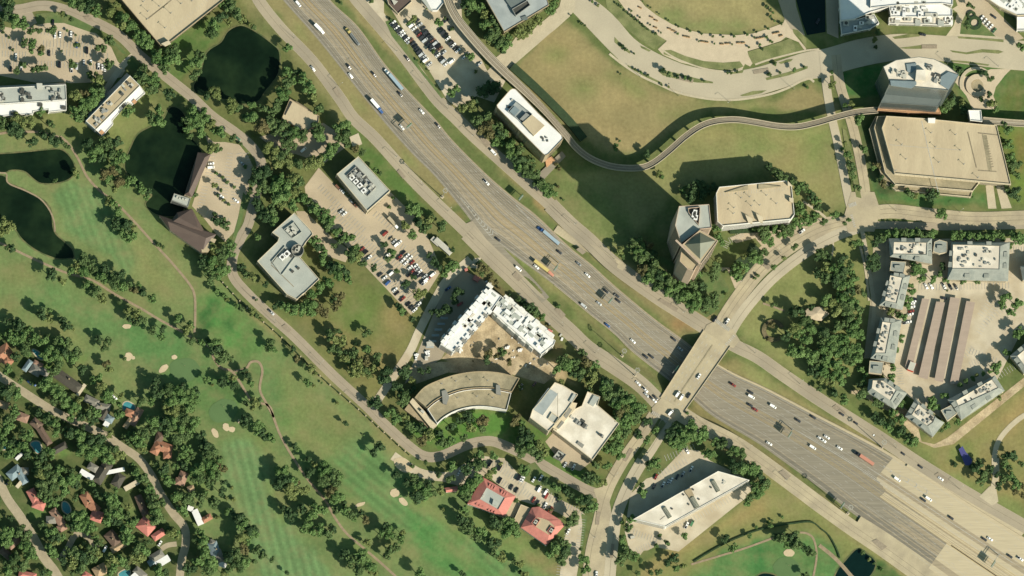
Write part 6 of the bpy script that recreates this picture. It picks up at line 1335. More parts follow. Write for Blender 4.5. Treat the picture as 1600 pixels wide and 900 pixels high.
'43': '30,30,60g 100,30,60g 160,60,60 230,40,60g 280,100,60g 60,110,60g 130,160,60g 190,200,50g 120,230,60g 170,260,50 40,200,60g 30,270,46y 90,280,46y 220,110,60 300,40,50 325,180,34g 350,280,28g 370,230,28 340,370,50 320,390,38 200,420,45g 130,370,45d 440,440,38 470,450,34 580,520,38 650,570,42g 620,570,34 650,460,38g 560,260,42g 580,170,32g 600,40,28g 540,640,42g 470,590,44d 430,550,36d 630,690,28g 730,750,46g 690,740,40 640,660,38d 880,450,50g 910,480,38g 980,390,34g 1000,630,32g 940,660,28 1080,600,28g 1100,310,24g 1150,280,24g 1200,260,24g 1230,230,22 1280,220,22 1380,180,45g 1410,160,36g 1465,60,34g 1415,410,28y 1500,850,50d 1450,880,36 700,710,34d 560,600,30d 1330,200,20g 320,310,30d',
'04': '30,580,55g 70,560,55g 40,640,60g 160,560,50 200,580,50 170,510,38 200,680,60g 240,690,50 130,700,60 240,740,50g 130,760,60 170,820,60 90,800,60 60,860,50 20,760,60 300,50,50 310,110,60 330,180,60 370,110,60 450,80,50 420,140,60 350,60,50 480,170,60g 540,150,60g 510,230,50g 600,130,38g 590,190,38 400,210,60 350,240,60 380,310,46g 410,330,46g 450,290,38 720,180,28g 600,450,60g 640,430,60g 680,470,60g 620,500,60g 700,530,55g 860,290,55g 890,340,55g 860,370,50 850,450,55g 910,420,60g 900,480,50 990,540,55g 1030,490,45g 1000,610,50g 960,580,42 1010,360,34y 990,400,24 1110,130,50 1060,110,46 1030,30,28g 1170,220,45 1190,290,50 1200,350,60 1220,400,60 1230,460,60 1240,330,50 1300,130,50g 1330,170,38g 1530,90,60g 1570,60,60g 1550,140,60 1420,40,46d 1380,280,60 1440,310,60 1420,370,50g 1480,280,50 1440,400,38 1570,290,38 1340,560,60y 1300,530,38 1370,580,38y 1580,640,60g 1590,740,60g 1540,780,50g 1480,850,55 420,600,50 400,560,50g 430,640,42y 390,680,50g 490,600,34g 540,720,50 600,730,60 650,750,65 700,760,55 560,790,55 640,820,60 620,870,50 720,700,50 760,720,42y 510,790,45 770,640,38 830,830,50g 880,770,55 950,770,50g 900,830,50 870,860,45 1090,650,50 1060,700,60 1120,700,55g 1080,760,55 1240,860,55g 380,870,28g 30,870,38y 330,500,38 560,510,40d 740,600,30 1160,640,34 1280,70,50d 530,440,40d 650,240,24 750,250,34d 1110,230,24 1560,340,30 1500,320,34 1280,880,40 560,570,14',
'14': '30,20,60 80,50,60 120,60,50b 50,100,60 100,110,50 20,160,50 150,170,30d 130,240,40d 210,210,20y 225,300,20y 170,295,18y 80,330,50 50,300,34 180,390,34g 270,450,60d 300,500,55 350,540,60 290,590,60y 380,560,50 330,620,50 290,700,50b 410,700,42 250,740,60 300,790,60g 260,820,60 190,860,50 530,780,32 450,740,34 640,880,22 30,650,26g 40,800,60g 20,860,50 150,880,36y 390,780,32 610,80,60 630,160,70d 580,170,60d 680,150,50 650,220,60 720,170,26b 700,260,50y 780,230,42y 940,80,60g 870,30,38 930,150,60 1000,120,55 1020,180,60 980,230,60b 1030,270,60g 1050,130,45 820,90,45d 1010,300,42g 1090,330,28d 860,380,50 920,390,45 830,430,50 790,510,55g 780,540,50 850,550,50g 900,540,50g 960,560,50 1000,530,38 640,380,45d 670,430,50d 760,370,45d 1030,390,34 1100,390,42g 1150,420,38 1170,450,28 1260,460,38b 1225,410,26d 1400,510,50d 1430,560,58g 1380,570,42 1470,580,38 1530,620,38 1540,560,28 1450,700,42 1500,680,38 1410,750,38 1270,640,34 1150,790,55 1230,770,60g 1220,720,50g 1290,840,60g 1220,850,60 1080,730,46d 1320,870,38 1500,110,38d 1580,170,38d 200,760,60d 230,430,40d 100,440,20',
'24': '30,150,50 80,200,50g 120,240,60g 60,270,60d 180,260,38 240,230,38 230,110,26d 320,140,38 340,40,46g 450,60,50d 540,40,58 630,110,42 520,150,60g 490,190,60g 440,230,60g 450,260,50 420,370,38g 440,400,32 400,460,48 430,510,48 470,520,48 550,550,52g 520,600,42 630,630,42d 680,650,42d 640,720,42 720,750,42y 260,380,18 770,490,60 800,530,60g 770,560,60g 830,550,50g 660,480,55d 700,510,46 820,790,32 860,810,36y 860,870,24d 900,890,34 80,880,52g 410,885,28d 900,60,46g 890,100,34 1140,210,42g 1170,290,20 1060,160,34d 1390,130,50d 1440,150,46 1500,170,42y 1450,30,36 1540,40,38g 1380,320,58 1350,300,50 1420,350,50g 1380,380,42 1290,450,58 1260,480,48 1190,640,50 1150,680,60 1200,720,60 1110,720,50 1180,770,50 1230,680,38 1360,780,50g 1370,850,42g 830,310,22 1100,380,20b 1000,350,18 480,20,40d 150,180,30 300,60,30y 20,40,20 130,10,24 1240,260,44d 1200,200,30d 710,20,20 660,80,30 1340,690,22',
'34': '320,20,50g 270,40,38 220,240,46g 130,450,42g 110,520,38 60,620,42g 90,720,50 50,770,52 120,740,42 160,750,38g 1010,60,70g 1080,60,60g 950,40,60d 1120,240,58 1080,280,48 1040,320,38g 1170,180,48 1140,120,46d 930,680,40 870,610,36d 1060,590,22 530,830,34 470,760,42d 480,840,30 410,800,30d 180,885,26 350,870,34 280,880,26 1310,440,16 1230,465,14 1220,510,22 1200,480,18 1310,600,48 1380,600,48 1410,560,38 1420,650,52 1350,640,42g 1540,720,38 1500,690,34d 1490,890,34 420,640,32 550,590,28 60,480,24 350,580,20 210,190,24d 1100,190,40 330,660,18 200,780,22 1270,590,34d 1110,520,16',
'44': '1270,150,48 1290,90,48 1400,200,38 1500,120,38g 1540,190,42g 1530,240,28b 1590,270,28b 1440,140,34 1450,30,30 1580,20,28 340,720,18 390,770,16 430,800,14 1340,60,34d 1060,30,20d 1240,60,50d 1200,30,34d 1480,60,30d 1590,200,34b 490,850,14 1390,110,30d 1250,20,30',
}
bpy_rs = np.random.RandomState(3)
def crown_arrays(nq, seed, q=.15, stem=False):
    """unit crown: leaf sprays on lobes around limbs; returns verts (n,4,3)"""
    r = np.random.RandomState(seed); nl = r.randint(9, 13); lob = []
    for i in range(nl):
        a = r.uniform(0, 6.283); rr = r.uniform(.15, .72)**.8; el = r.uniform(-.15, .5)
        if i == 0: rr, el = .05, .55
        lob.append((rr*math.cos(a), rr*math.sin(a), el*(1-rr*.5)+.0, r.uniform(.26, .44)))
    wgt = np.array([l[3]**2 for l in lob]); wgt /= wgt.sum(); which = r.choice(nl, nq, p=wgt)
    L_ = np.array(lob)[which]; d = r.normal(size=(nq, 3)); d[:, 2] += .25; d /= np.linalg.norm(d, axis=1)[:, None]
    rad = L_[:, 3]*(1-.45*r.rand(nq)**2)*(.85+.3*r.rand(nq)); c = L_[:, :3]+d*rad[:, None]; c[:, 2] *= .85
    nrm = d+r.normal(size=(nq, 3))*.45; nrm /= np.linalg.norm(nrm, axis=1)[:, None]
    tt = np.cross(nrm, r.normal(size=(nq, 3))); tt /= np.linalg.norm(tt, axis=1)[:, None]; bb = np.cross(nrm, tt)
    s = (q*(.6+.8*r.rand(nq)))[:, None]/2
    return np.stack([c-tt*s-bb*s*.7, c+tt*s-bb*s*.8, c+tt*s*.8+bb*s*.7, c-tt*s*.7+bb*s], 1)
def quadmesh(name, arr):
    me = bpy.data.meshes.new(name); n = len(arr); me.vertices.add(4*n); me.loops.add(4*n); me.polygons.add(n)
    me.vertices.foreach_set('co', arr.reshape(-1).astype('f')); me.loops.foreach_set('vertex_index', np.arange(4*n, dtype='i'))
    me.polygons.foreach_set('loop_start', np.arange(0, 4*n, 4, dtype='i')); me.polygons.foreach_set('loop_total', np.full(n, 4, 'i')); me.update(); return me
CROWNS = [quadmesh('crown', crown_arrays(2300, 10+i, .115)) for i in range(9)]
CARR = [crown_arrays(800, 40+i, .18) for i in range(10)]
for me in CROWNS: me.materials.append(LEAF[''])
def trunk_geo(seed):
    r = random.Random(seed); parts = []
    def limb(a, b, r0, r1, n=6):
        a, b = Vector(a), Vector(b); d = (b-a).normalized(); u_ = d.orthogonal().normalized(); v_ = d.cross(u_); V = []
        for p, q in ((a, r0), (b, r1)):
            for k in range(n): V.append(tuple(p+(u_*math.cos(k*6.283/n)+v_*math.sin(k*6.283/n))*q))
        parts.append((V, [(k, (k+1) % n, n+(k+1) % n, n+k) for k in range(n)]))
    top = (r.uniform(-.05, .05), r.uniform(-.05, .05), -.35); limb((0, 0, -1.25), top, .085, .055)
    for k in range(5):
        a = k*1.256+r.uniform(-.3, .3); e = (top[0]+math.cos(a)*.45, top[1]+math.sin(a)*.45, r.uniform(0, .2)); limb(top, e, .045, .02)
        limb(e, (e[0]+math.cos(a+.5)*.2, e[1]+math.sin(a+.5)*.2, e[2]+.2), .02, .008)
    return join(*parts)
TRUNKS = []
for i in range(4):
    V, Fc = trunk_geo(i); me = bpy.data.meshes.new('trunk'); me.from_pydata(V, [], Fc); me.materials.append(M['bark']); TRUNKS.append((me, V, Fc))
HSPOT = [(t(a[1], f'{w[0]},{w[1]}')[0], (w[2]+w[3])/20) for a in H for w in a[2]]
def near_house(x, y, r): return any(math.dist((x, y), h[0]) < h[1]+r*.45 for h in HSPOT)
trees = []
for k, s in TR.items():
    for w in s.split():
        tone = w[-1] if w[-1] in 'gdyb' else ''; x, y, r_t = map(float, w.rstrip('gdyb').split(',')); X_, Y_ = t(k, f'{x},{y}')[0]
        if math.dist((X_, Y_), (1279, 491)) < 13 or (k in ('03', '04', '14') and near_house(X_, Y_, r_t/5)): continue
        if tone == '': tone = rnd.choices(['', 'g', 'y', 'd'], [6, 3, 1, 1])[0]
        trees.append(dict(x=X_, y=Y_, r=r_t/10*.96, tone=tone, seed=rnd.randint(0, 9999)))
# understorey that fills the wooded neighbourhood and tree belts between the surveyed crowns
def height(r): return max(2.6, min(14, 2.45*r+1.4)) if r > 2 else 3.4*r**.5*.75
big = sorted([q for q in trees if q['r'] > 2.5], key=lambda q: -q['r'])
small = [q for q in trees if q['r'] <= 2.5]
solo, mass = big[:300], big[300:]
small.sort(key=lambda q: -q['r'])
def size_word(r): return 'large' if r > 4.9 else ('medium' if r > 3.8 else 'smallish')
for q in solo: q['look'] = f"{size_word(q['r'])} {TONE[q['tone']]}"
for q in small: q['look'] = f"small {TONE[q['tone']]}"
def plant(q, nm, cat, grp, i):
    r = q['r']; h = height(r); zc = h-r*.85 if h > r*1.3 else h*.5
    zc = max(zc, r*.5)
    gx, gy = G(q['x'], q['y'], zc); rr = random.Random(q['seed'])
    root = bpy.data.objects.new(nm, None); COL.objects.link(root); root.location = (gx, gy, 0); root.empty_display_size = 1
    tag(root, q['label'], cat, grp)
    c = bpy.data.objects.new('crown', CROWNS[rr.randint(0, 8)]); COL.objects.link(c); c.parent = root; c.location = (0, 0, zc); c.rotation_euler = (0, 0, rr.uniform(0, 6.28))
    c.scale = (r*1.12*rr.uniform(.92, 1.08), r*1.12*rr.uniform(.92, 1.08), r*1.0); c.material_slots[0].link = 'OBJECT'; c.material_slots[0].material = LEAF[q['tone']]
    tm = bpy.data.objects.new('trunk', TRUNKS[rr.randint(0, 3)][0]); COL.objects.link(tm); tm.parent = root; tm.location = (0, 0, zc); tm.scale = (r, r, zc/1.25)
wording(solo, 'tree'); wording(small, 'tree')
for i, q in enumerate(solo): plant(q, 'tree', 'tree', 'large shade trees', i)
for i, q in enumerate(small[:300]): plant(q, 'small_tree', 'young tree', 'small ornamental and street trees', i)
rest = mass+small[300:]
# more undergrowth under the houses' canopy
def scatter(poly, n, r0, r1, tones):
    xs = [p[0] for p in poly]; ys = [p[1] for p in poly]; c = 0; tr_ = 0
    while c < n and tr_ < n*60:
        tr_ += 1; x, y = rnd.uniform(min(xs), max(xs)), rnd.uniform(min(ys), max(ys))
        if not inside((x, y), poly) or not free(x, y): continue
        rest.append(dict(x=x, y=y, r=rnd.uniform(r0, r1), tone=rnd.choice(tones), seed=rnd.randint(0, 9999))); c += 1
HPTS = [(t(a[1], f'{w[0]},{w[1]}')[0], max(w[2], w[3])/10+6) for a in H for w in a[2]]
STR = catmull(px('-20,574 36,612 120,660 190,698 236,742 272,804 290,850 280,910'), False, 8)+catmull(px('-12,735 32,808 86,894'), False, 8)+px('128,834 140,842 152,856 104,860 112,845 61,752 52,700 104,712 100,793 190,868')
def free(x, y):
    return all(math.dist((x, y), h[0]) > h[1] for h in HPTS) and all(math.dist((x, y), s_) > 11 for s_ in STR)
scatter(px('-10,515 60,510 130,560 180,620 200,650 260,690 300,720 330,790 350,880 330,900 -10,900'), 130, 2.2, 4.0, ['', 'g', 'd', '', 'g', 'y'])
byt = {k: [] for k in LEAF}; tv, tf = [], []
for q in rest:
    r = q['r']; h = height(r); zc = max(h-r*.85, r*.5); gx, gy = G(q['x'], q['y'], zc); rr = random.Random(q['seed']); a = rr.uniform(0, 6.28); s_, c_ = math.sin(a), math.cos(a)
    A = CARR[rr.randint(0, 9)]*np.array([r*1.12, r*1.12, r]); B = A.copy(); B[..., 0] = A[..., 0]*c_-A[..., 1]*s_+gx; B[..., 1] = A[..., 0]*s_+A[..., 1]*c_+gy; B[..., 2] = A[..., 2]+zc; byt[q['tone']].append(B)
    me_, V, Fc = TRUNKS[rr.randint(0, 3)]; k = len(tv); tv += [(v[0]*r+gx, v[1]*r+gy, v[2]*zc/1.25+zc) for v in V]; tf += [tuple(i+k for i in f_) for f_ in Fc]
keys = [k for k in byt if byt[k]]; arr = np.concatenate([np.concatenate(byt[k]) for k in keys]); cnt = [sum(len(b_) for b_ in byt[k]) for k in keys]
me = quadmesh('tree_thicket', arr)
for k in keys: me.materials.append(LEAF[k])
me.polygons.foreach_set('material_index', np.repeat(np.arange(len(keys)), cnt).astype('i')); me.update()
to = bpy.data.objects.new('tree_thicket', me); COL.objects.link(to)
tag(to, 'mixed green undergrowth and further trees filling the belts between the larger crowns', 'trees', kind='stuff')
tko = meshobj('trunk', tv, tf, M['bark']); tko['kind'] = 'stuff'; tko.parent = to

# ------------------------------------------------------------------ vehicles
PAINT = {}
for nm, c_ in (('white', (.75, .74, .70)), ('silver', (.42, .43, .42)), ('dark', (.035, .037, .04)), ('black', (.012, .012, .014)), ('blue', (.04, .09, .22)), ('red', (.22, .04, .03)), ('yellow', (.48, .38, .14)), ('green', (.07, .16, .08)), ('tan', (.36, .30, .2)), ('brown', (.16, .08, .05)), ('trailer blue', (.26, .33, .37)), ('orange red', (.42, .19, .13)), ('grey', (.18, .19, .19))):
    PAINT[nm] = mat('paint_'+nm.replace(' ', '_'), c_, rough=.3, var=.02, fine=.02, spec=.5)
def loft(secs, m_name=None):
    """secs: (x, half width bottom, half width top, z bottom, z top)"""
    V, Fc = [], []
    for x, wb, wt, zb, ztp in secs: V += [(x, -wb, zb), (x, wb, zb), (x, wt, ztp), (x, -wt, ztp)]
    n = len(secs)
    for i in range(n-1):
        for k in range(4): Fc.append((4*i+k, 4*i+(k+1) % 4, 4*i+4+(k+1) % 4, 4*i+4+k))
    Fc = [f_[::-1] for f_ in Fc]; Fc += [(0, 1, 2, 3)[::-1], tuple(4*(n-1)+k for k in range(4))]
    return V, [f_[::-1] for f_ in Fc]
def datam(name, V, Fc, m):
    me = bpy.data.meshes.new(name); me.from_pydata(V, [], Fc)
    bm = bmesh.new(); bm.from_mesh(me); bmesh.ops.recalc_face_normals(bm, faces=bm.faces); bm.to_mesh(me); bm.free(); me.materials.append(m); return me
def wheelm(r, w):
    V = []; n = 10
    for y in (-w/2, w/2):
        for k in range(n): V.append((r*math.cos(k*6.283/n), y, r*math.sin(k*6.283/n)))
    return datam('wheel', V, [(k, (k+1) % n, n+(k+1) % n, n+k) for k in range(n)]+[tuple(range(n)), tuple(range(n, 2*n))], M['tyre'])
WH = wheelm(.34, .24); WHT = wheelm(.5, .3)
Ls, Wd = 4.8, .93
CAR = {
 'car': [('body', loft([(-2.4, .75, .7, .35, .75), (-2.25, .9, .84, .25, .95), (-1.3, .93, .86, .22, 1.0), (1.0, .93, .86, .22, .95), (2.1, .9, .8, .22, .8), (2.4, .72, .62, .35, .62)]), 'p'), ('windows', loft([(-1.85, .78, .72, .96, .99), (-1.25, .8, .62, .96, 1.38), (.35, .8, .62, .94, 1.38), (1.15, .78, .7, .9, .95)]), 'g'), ('roof', loft([(-1.2, .6, .58, 1.37, 1.41), (-.4, .63, .6, 1.39, 1.45), (.3, .6, .58, 1.37, 1.41)]), 'p')],
 'pickup truck': [('body', loft([(-2.8, .9, .88, .45, 1.0), (-.6, .98, .95, .4, 1.05), (1.7, .98, .9, .4, 1.1), (2.6, .9, .82, .45, .95), (2.8, .85, .75, .5, .8)]), 'p'), ('cargo_bed', loft([(-2.7, .76, .76, 1.01, 1.06), (-.75, .76, .76, 1.06, 1.09)]), 'g'), ('windows', loft([(-.6, .85, .8, 1.04, 1.1), (-.4, .85, .7, 1.04, 1.6), (.7, .85, .7, 1.04, 1.6), (1.4, .85, .78, 1.04, 1.1)]), 'g'), ('roof', loft([(-.38, .68, .66, 1.59, 1.64), (.66, .68, .66, 1.59, 1.64)]), 'p')],
 'van': [('body', loft([(-2.7, .95, .9, .4, 1.9), (1.2, .98, .9, .35, 2.0), (2.0, .95, .85, .35, 1.3), (2.7, .88, .78, .4, 1.0)]), 'p'), ('windshield', loft([(1.25, .84, .8, 1.7, 2.01), (2.02, .84, .8, 1.25, 1.33)]), 'g')],
}
CM = {k: [(n, V, Fc, w) for (n, (V, Fc), w) in v] for k, v in CAR.items()}
CACHE = {}
def part(kind, i, col):
    key = (kind, i, col)
    if key not in CACHE:
        n, V, Fc, w = CM[kind][i]; CACHE[key] = datam(n, V, Fc, PAINT[col] if w == 'p' else M['carglass'])
    return CACHE[key]
vehs = []
def veh(x, y, kind, col, ang=None, z=0.15, grp=None): vehs.append(dict(x=x, y=y, kind=kind, col=col, ang=ang, z=z, grp=grp, look=col))
def build_car(v):
    x, y = G(v['x'], v['y'], v['z']+.7)
    root = bpy.data.objects.new({'car': 'car', 'pickup truck': 'pickup_truck', 'van': 'van'}[v['kind']], None); COL.objects.link(root); root.location = (x, y, v['z']); root.rotation_euler = (0, 0, R(v['ang'])); root.empty_display_size = 1
    tag(root, v['label'], v['kind'], v['grp'])
    for i, (n, V, Fc, w) in enumerate(CM[v['kind']]):
        o = bpy.data.objects.new(n, part(v['kind'], i, v['col'])); COL.objects.link(o); o.parent = root
    a = 1.45 if v['kind'] == 'car' else 1.7
    for dx in (-a, a):
        for dy in (-.84, .84):
            o = bpy.data.objects.new('wheel', WH); COL.objects.link(o); o.parent = root; o.location = (dx, dy, .34)
MID = (SW_+NE_)/2
def fang(x, y):
    g_ = np.array(G(x, y)); i = int(((MID-g_)**2).sum(1).argmin()); i = min(max(i, 1), NS-2); d = MID[i+1]-MID[i-1]; return math.degrees(math.atan2(d[1], d[0]))
CC = {'w': 'white', 's': 'silver', 'd': 'dark', 'b': 'blue', 'r': 'red', 'k': 'black', 't': 'tan', 'n': 'brown', 'g': 'grey', 'e': 'green'}
def cars(k, s, ang=None, z=.15, grp='cars parked in the lots', freeway=False, kinds=('car', 'car', 'car', 'pickup truck', 'van')):
    for w in s.split():
        x, y, c_ = w.split(','); X_, Y_ = t(k, f'{x},{y}')[0]; kd = rnd.choice(kinds) if c_ != 'd' else 'car'
        if freeway:
            gg = Gf((X_, Y_)); zz = float(zt(*[np.array([v_]) for v_ in gg])[0])+.32; veh(X_, Y_, kd, CC[c_], fang(X_, Y_), zz, 'vehicles driving on the freeway and frontage roads')
        else: veh(X_, Y_, kd, CC[c_], ang+rnd.uniform(-2, 2), z, grp)
cars('10', '730,30,w 1125,520,d 1140,590,w 1320,580,d 1525,735,d 845,535,s 1580,455,d', freeway=True)
cars('11', '1540,95,w', freeway=True); cars('20', '95,870,w', freeway=True); cars('21', '220,80,d 600,525,w 655,290,w 1015,890,b', freeway=True)
cars('22', '690,70,d 850,300,w 990,285,w 1170,170,d 1320,260,g 1390,350,w 1535,475,d 1360,590,s 1545,740,b 1480,570,s', freeway=True)
cars('32', '30,550,d 145,865,w 465,850,d 20,510,d', freeway=True)
cars('33', '245,85,d 290,85,d 515,25,s 925,305,r 1065,365,d 1070,400,w 1060,465,d 1100,500,r 1240,475,w 1435,585,d 1555,560,d 1210,765,w 1550,795,w', freeway=True)
cars('33', '185,295,w 240,345,w 320,405,d 310,428,w 290,410,d 250,385,s', -44, grp='vehicles driving on the freeway and frontage roads')
cars('33', '660,240,w 495,380,w 525,405,w 580,390,d', 58, .5, 'cars on the overpass'); cars('33', '440,525,w', 50, .7, 'cars on the overpass')
cars('33', '565,820,w', -58)
cars('43', '175,535,d 285,605,d 425,700,w 655,845,d 60,715,w 30,740,w 160,800,w 10,725,w', freeway=True)
cars('44', '790,45,d 950,140,w 610,145,w 815,305,d 855,298,w 1030,445,d 1290,612,d 1335,610,w 1490,745,d 1570,765,w', freeway=True)
cars('32', '880,712,w 785,692,k', 55, .5, 'cars waiting at the intersections'); cars('32', '1465,8,w', 40, .4, 'cars waiting at the intersections')
cars('12', '520,640,s', -44, .3, 'cars on local streets'); cars('24', '1460,890,w', 85, .5, 'cars on local streets'); cars('40', '810,270,d', -10, .4, 'cars on local streets'); cars('40', '1365,130,d', -35, .3, 'cars on local streets')
def rowc(k, a, b, n, ang, cols, skip=.0, grp='cars parked in the lots'):
    A, B = t(k, a)[0], t(k, b)[0]
    for i in range(n):
        if rnd.random() < skip: continue
        q = i/max(1, n-1); veh(A[0]+(B[0]-A[0])*q, A[1]+(B[1]-A[1])*q, rnd.choice(['car', 'car', 'van', 'pickup truck']), CC[cols[i % len(cols)]], ang+rnd.uniform(-2, 2), .18, grp)
rowc('20', '15,200', '285,500', 14, 40, 'wwdrdskdsdwksw'); rowc('20', '55,165', '105,220', 3, 40, 'dsd'); rowc('20', '125,255', '240,378', 7, 40, 'dkdnskn'); rowc('20', '10,315', '125,470', 8, 40, 'ndkddssw')
rowc('20', '240,230', '300,300', 4, 40, 'kdkw'); rowc('20', '320,335', '378,395', 4, 40, 'dwdw'); cars('20', '325,225,k 285,160,d 265,412,s 155,500,s 330,480,w 545,500,s 450,430,s 430,445,w', 40)
rowc('10', '1470,180', '1595,325', 9, 40, 'wdwdwwdws')
cars('00', '430,275,w 470,270,w 555,265,w 415,175,k 600,352,b 680,395,k 385,415,d 125,440,w 165,525,w 560,540,w 600,520,s 655,490,s 710,490,w 770,520,w 800,525,w 820,535,w 85,540,d 465,505,k', 88)
cars('11', '50,378,w 48,408,w', 8); cars('11', '290,375,s 245,668,w 125,630,w 260,182,e', -38, .2); cars('11', '1070,590,w 1040,565,n 1170,700,n 1150,680,g', -45); cars('11', '1090,770,w 1065,750,s 770,270,w', 40)
cars('12', '1410,25,r 1500,110,w 1480,85,s 1460,65,t 1520,95,w 1230,145,r 1255,175,k 1285,210,w 1430,190,w 1420,215,s 1405,370,w 1485,465,w 1545,535,r 1590,575,k 1460,335,w 1520,210,r 1545,235,w 1570,255,w 1550,175,k 1580,200,w 1370,345,d 1430,410,b 1500,490,k', 42)
cars('22', '20,250,r 45,278,w 60,300,s 75,325,w 25,318,r 45,345,k 5,290,w 60,365,d 182,345,w 155,370,r 132,385,w 115,410,w 98,400,k 120,358,s 40,622,w 70,580,w 15,600,d 5,215,w 90,345,d 0,345,n', 42); cars('22', '300,455,b 395,575,r', 35)
cars('24', '385,95,w 630,20,k 705,55,k 850,130,k 885,145,w 870,140,s 705,155,k 795,205,d 835,228,k 1015,222,w 1065,245,w 1070,275,r 1060,350,w 1100,380,r 1240,552,w 970,145,w 1025,135,w 970,303,r 1000,328,d 1280,50,w 1215,30,s 1110,390,n 1165,300,k 480,62,b', 60)
cars('34', '380,187,w 420,165,s 445,152,w 600,65,w 535,105,s 490,125,d 565,505,w 607,488,e 325,125,r 310,200,d', 62, .25)
cars('42', '835,435,w 875,435,w 975,435,w 1025,440,k 1068,440,d', -58); cars('42', '975,530,d', -5); cars('42', '725,572,w 727,598,w 720,632,r 715,655,w 740,540,k 735,556,w 700,715,w 680,722,s', 12)
cars('40', '1272,140,w 1295,162,w 1318,185,w 1342,208,w 1368,238,e', 50); cars('04', '820,690,w 60,170,k 1250,645,w', 60, .3, 'cars parked outside houses'); cars('03', '232,290,b 262,298,b 895,405,w', -40, .2, 'cars parked outside houses')
cars('23', '865,320,g 975,300,n', 50); cars('13', '1350,420,s', 50); cars('23', '50,90,w 150,60,w', 90); cars('30', '1590,165,k', 60, .4, 'cars on local streets')
wording([v for v in vehs if v['kind'] == 'car'], 'car'); wording([v for v in vehs if v['kind'] == 'van'], 'van'); wording([v for v in vehs if v['kind'] == 'pickup truck'], 'pickup truck')
for v in vehs: build_car(v)
def truck(x, y, L_, cab, box, lbl, flip=False, ang=None, z=None, grp='trucks on the freeway', tank=False):
    gg = Gf((x, y)); zz = (float(zt(np.array([gg[0]]), np.array([gg[1]]))[0])+.32) if z is None else z
    g_ = G(x, y, zz+2); a = fang(x, y) if ang is None else ang
    if flip: a += 180
    root = empty('truck', *g_, zz, lbl, 'truck', grp); root.rotation_euler = (0, 0, R(a)); s0 = -L_/2
    def add(n, V, Fc, m, par=root):
        o = bpy.data.objects.new(n, datam(n, V, Fc, m)); COL.objects.link(o); o.parent = par; return o
    cl = 2.6 if L_ < 12 else 5; e = L_/2
    if tank:
        V = []; n = 14
        for xx, rr_ in ((s0, .7), (s0+.5, 1.15), (e-cl-.8, 1.15), (e-cl-.3, .7)):
            for k in range(n): V.append((xx, rr_*math.cos(k*6.283/n), 2.1+rr_*math.sin(k*6.283/n)))
        add('tank', V, [(i*n+k, i*n+(k+1) % n, (i+1)*n+(k+1) % n, (i+1)*n+k) for i in range(3) for k in range(n)]+[tuple(range(n)), tuple(range(3*n, 4*n))], box)
        add('walkway', *boxv((s0+e-cl)/2, 0, 3.25, L_-cl-3, .5, .06), M['metal_dark'])
    else: add('trailer', *loft([(s0, 1.25, 1.25, 1.1, 4.0), (e-cl-.3, 1.25, 1.25, 1.1, 4.0)]), box)
    add('cab', *loft([(e-cl, 1.15, 1.1, .7, 3.3 if L_ > 12 else 2.6), (e-cl+1.9, 1.2, 1.1, .6, 3.2 if L_ > 12 else 2.5), (e-cl+2.3, 1.15, 1.0, .6, 1.9), (e-.2, 1.05, .9, .6, 1.6), (e, .9, .8, .7, 1.3)] if L_ > 12 else [(e-cl, 1.1, 1.05, .6, 2.5), (e-1.2, 1.1, 1.0, .6, 2.5), (e-.6, 1.05, .95, .6, 1.5), (e, .95, .85, .6, 1.2)]), cab)
    add('windshield', *loft([(e-cl+1.6, .98, .95, 2.6, 3.26), (e-cl+2.35, .98, .9, 1.9, 2.0)]) if L_ > 12 else loft([(e-1.3, .95, .9, 2.0, 2.53), (e-.6, .95, .88, 1.45, 1.55)]), M['carglass'])
    for xx in ([s0+1, s0+2.3, e-cl+.2, e-cl-1.1, e-.9] if L_ > 12 else [s0+1.2, e-1]):
        for yy in (-1.05, 1.05):
            o = bpy.data.objects.new('wheel', WHT); COL.objects.link(o); o.parent = root; o.location = (xx, yy, .5)
P_ = PAINT
truck(499, 45, 10, P_['white'], P_['white'], 'white box truck in the southwest lanes near the top of the freeway', ang=None)
truck(551, 57, 17, P_['yellow'], P_['grey'], 'grey tanker truck with a bright yellow cab near the top of the freeway', flip=True, tank=True)
truck(615, 124, 21, P_['white'], P_['trailer blue'], 'long truck with a pale blue trailer in the northeast lanes', flip=True)
truck(589, 166, 14, P_['blue'], P_['white'], 'small truck with a white box and dark cab on the southwest lanes')
truck(857, 368, 21, P_['blue'], P_['trailer blue'], 'blue cabbed truck with a pale blue trailer beside the frontage ramp', flip=True)
truck(850, 419, 19, P_['orange red'], P_['yellow'], 'truck with a yellow trailer and orange-red cab under the sign gantry')
truck(1350, 716, 18, P_['dark'], P_['orange red'], 'truck with a salmon red trailer and dark cab southeast of the overpass', flip=True)
truck(614, 348, 11, P_['white'], P_['tan'], 'pale yellow-green truck parked at the east side of the long car park', ang=-48, z=.2, grp=None)

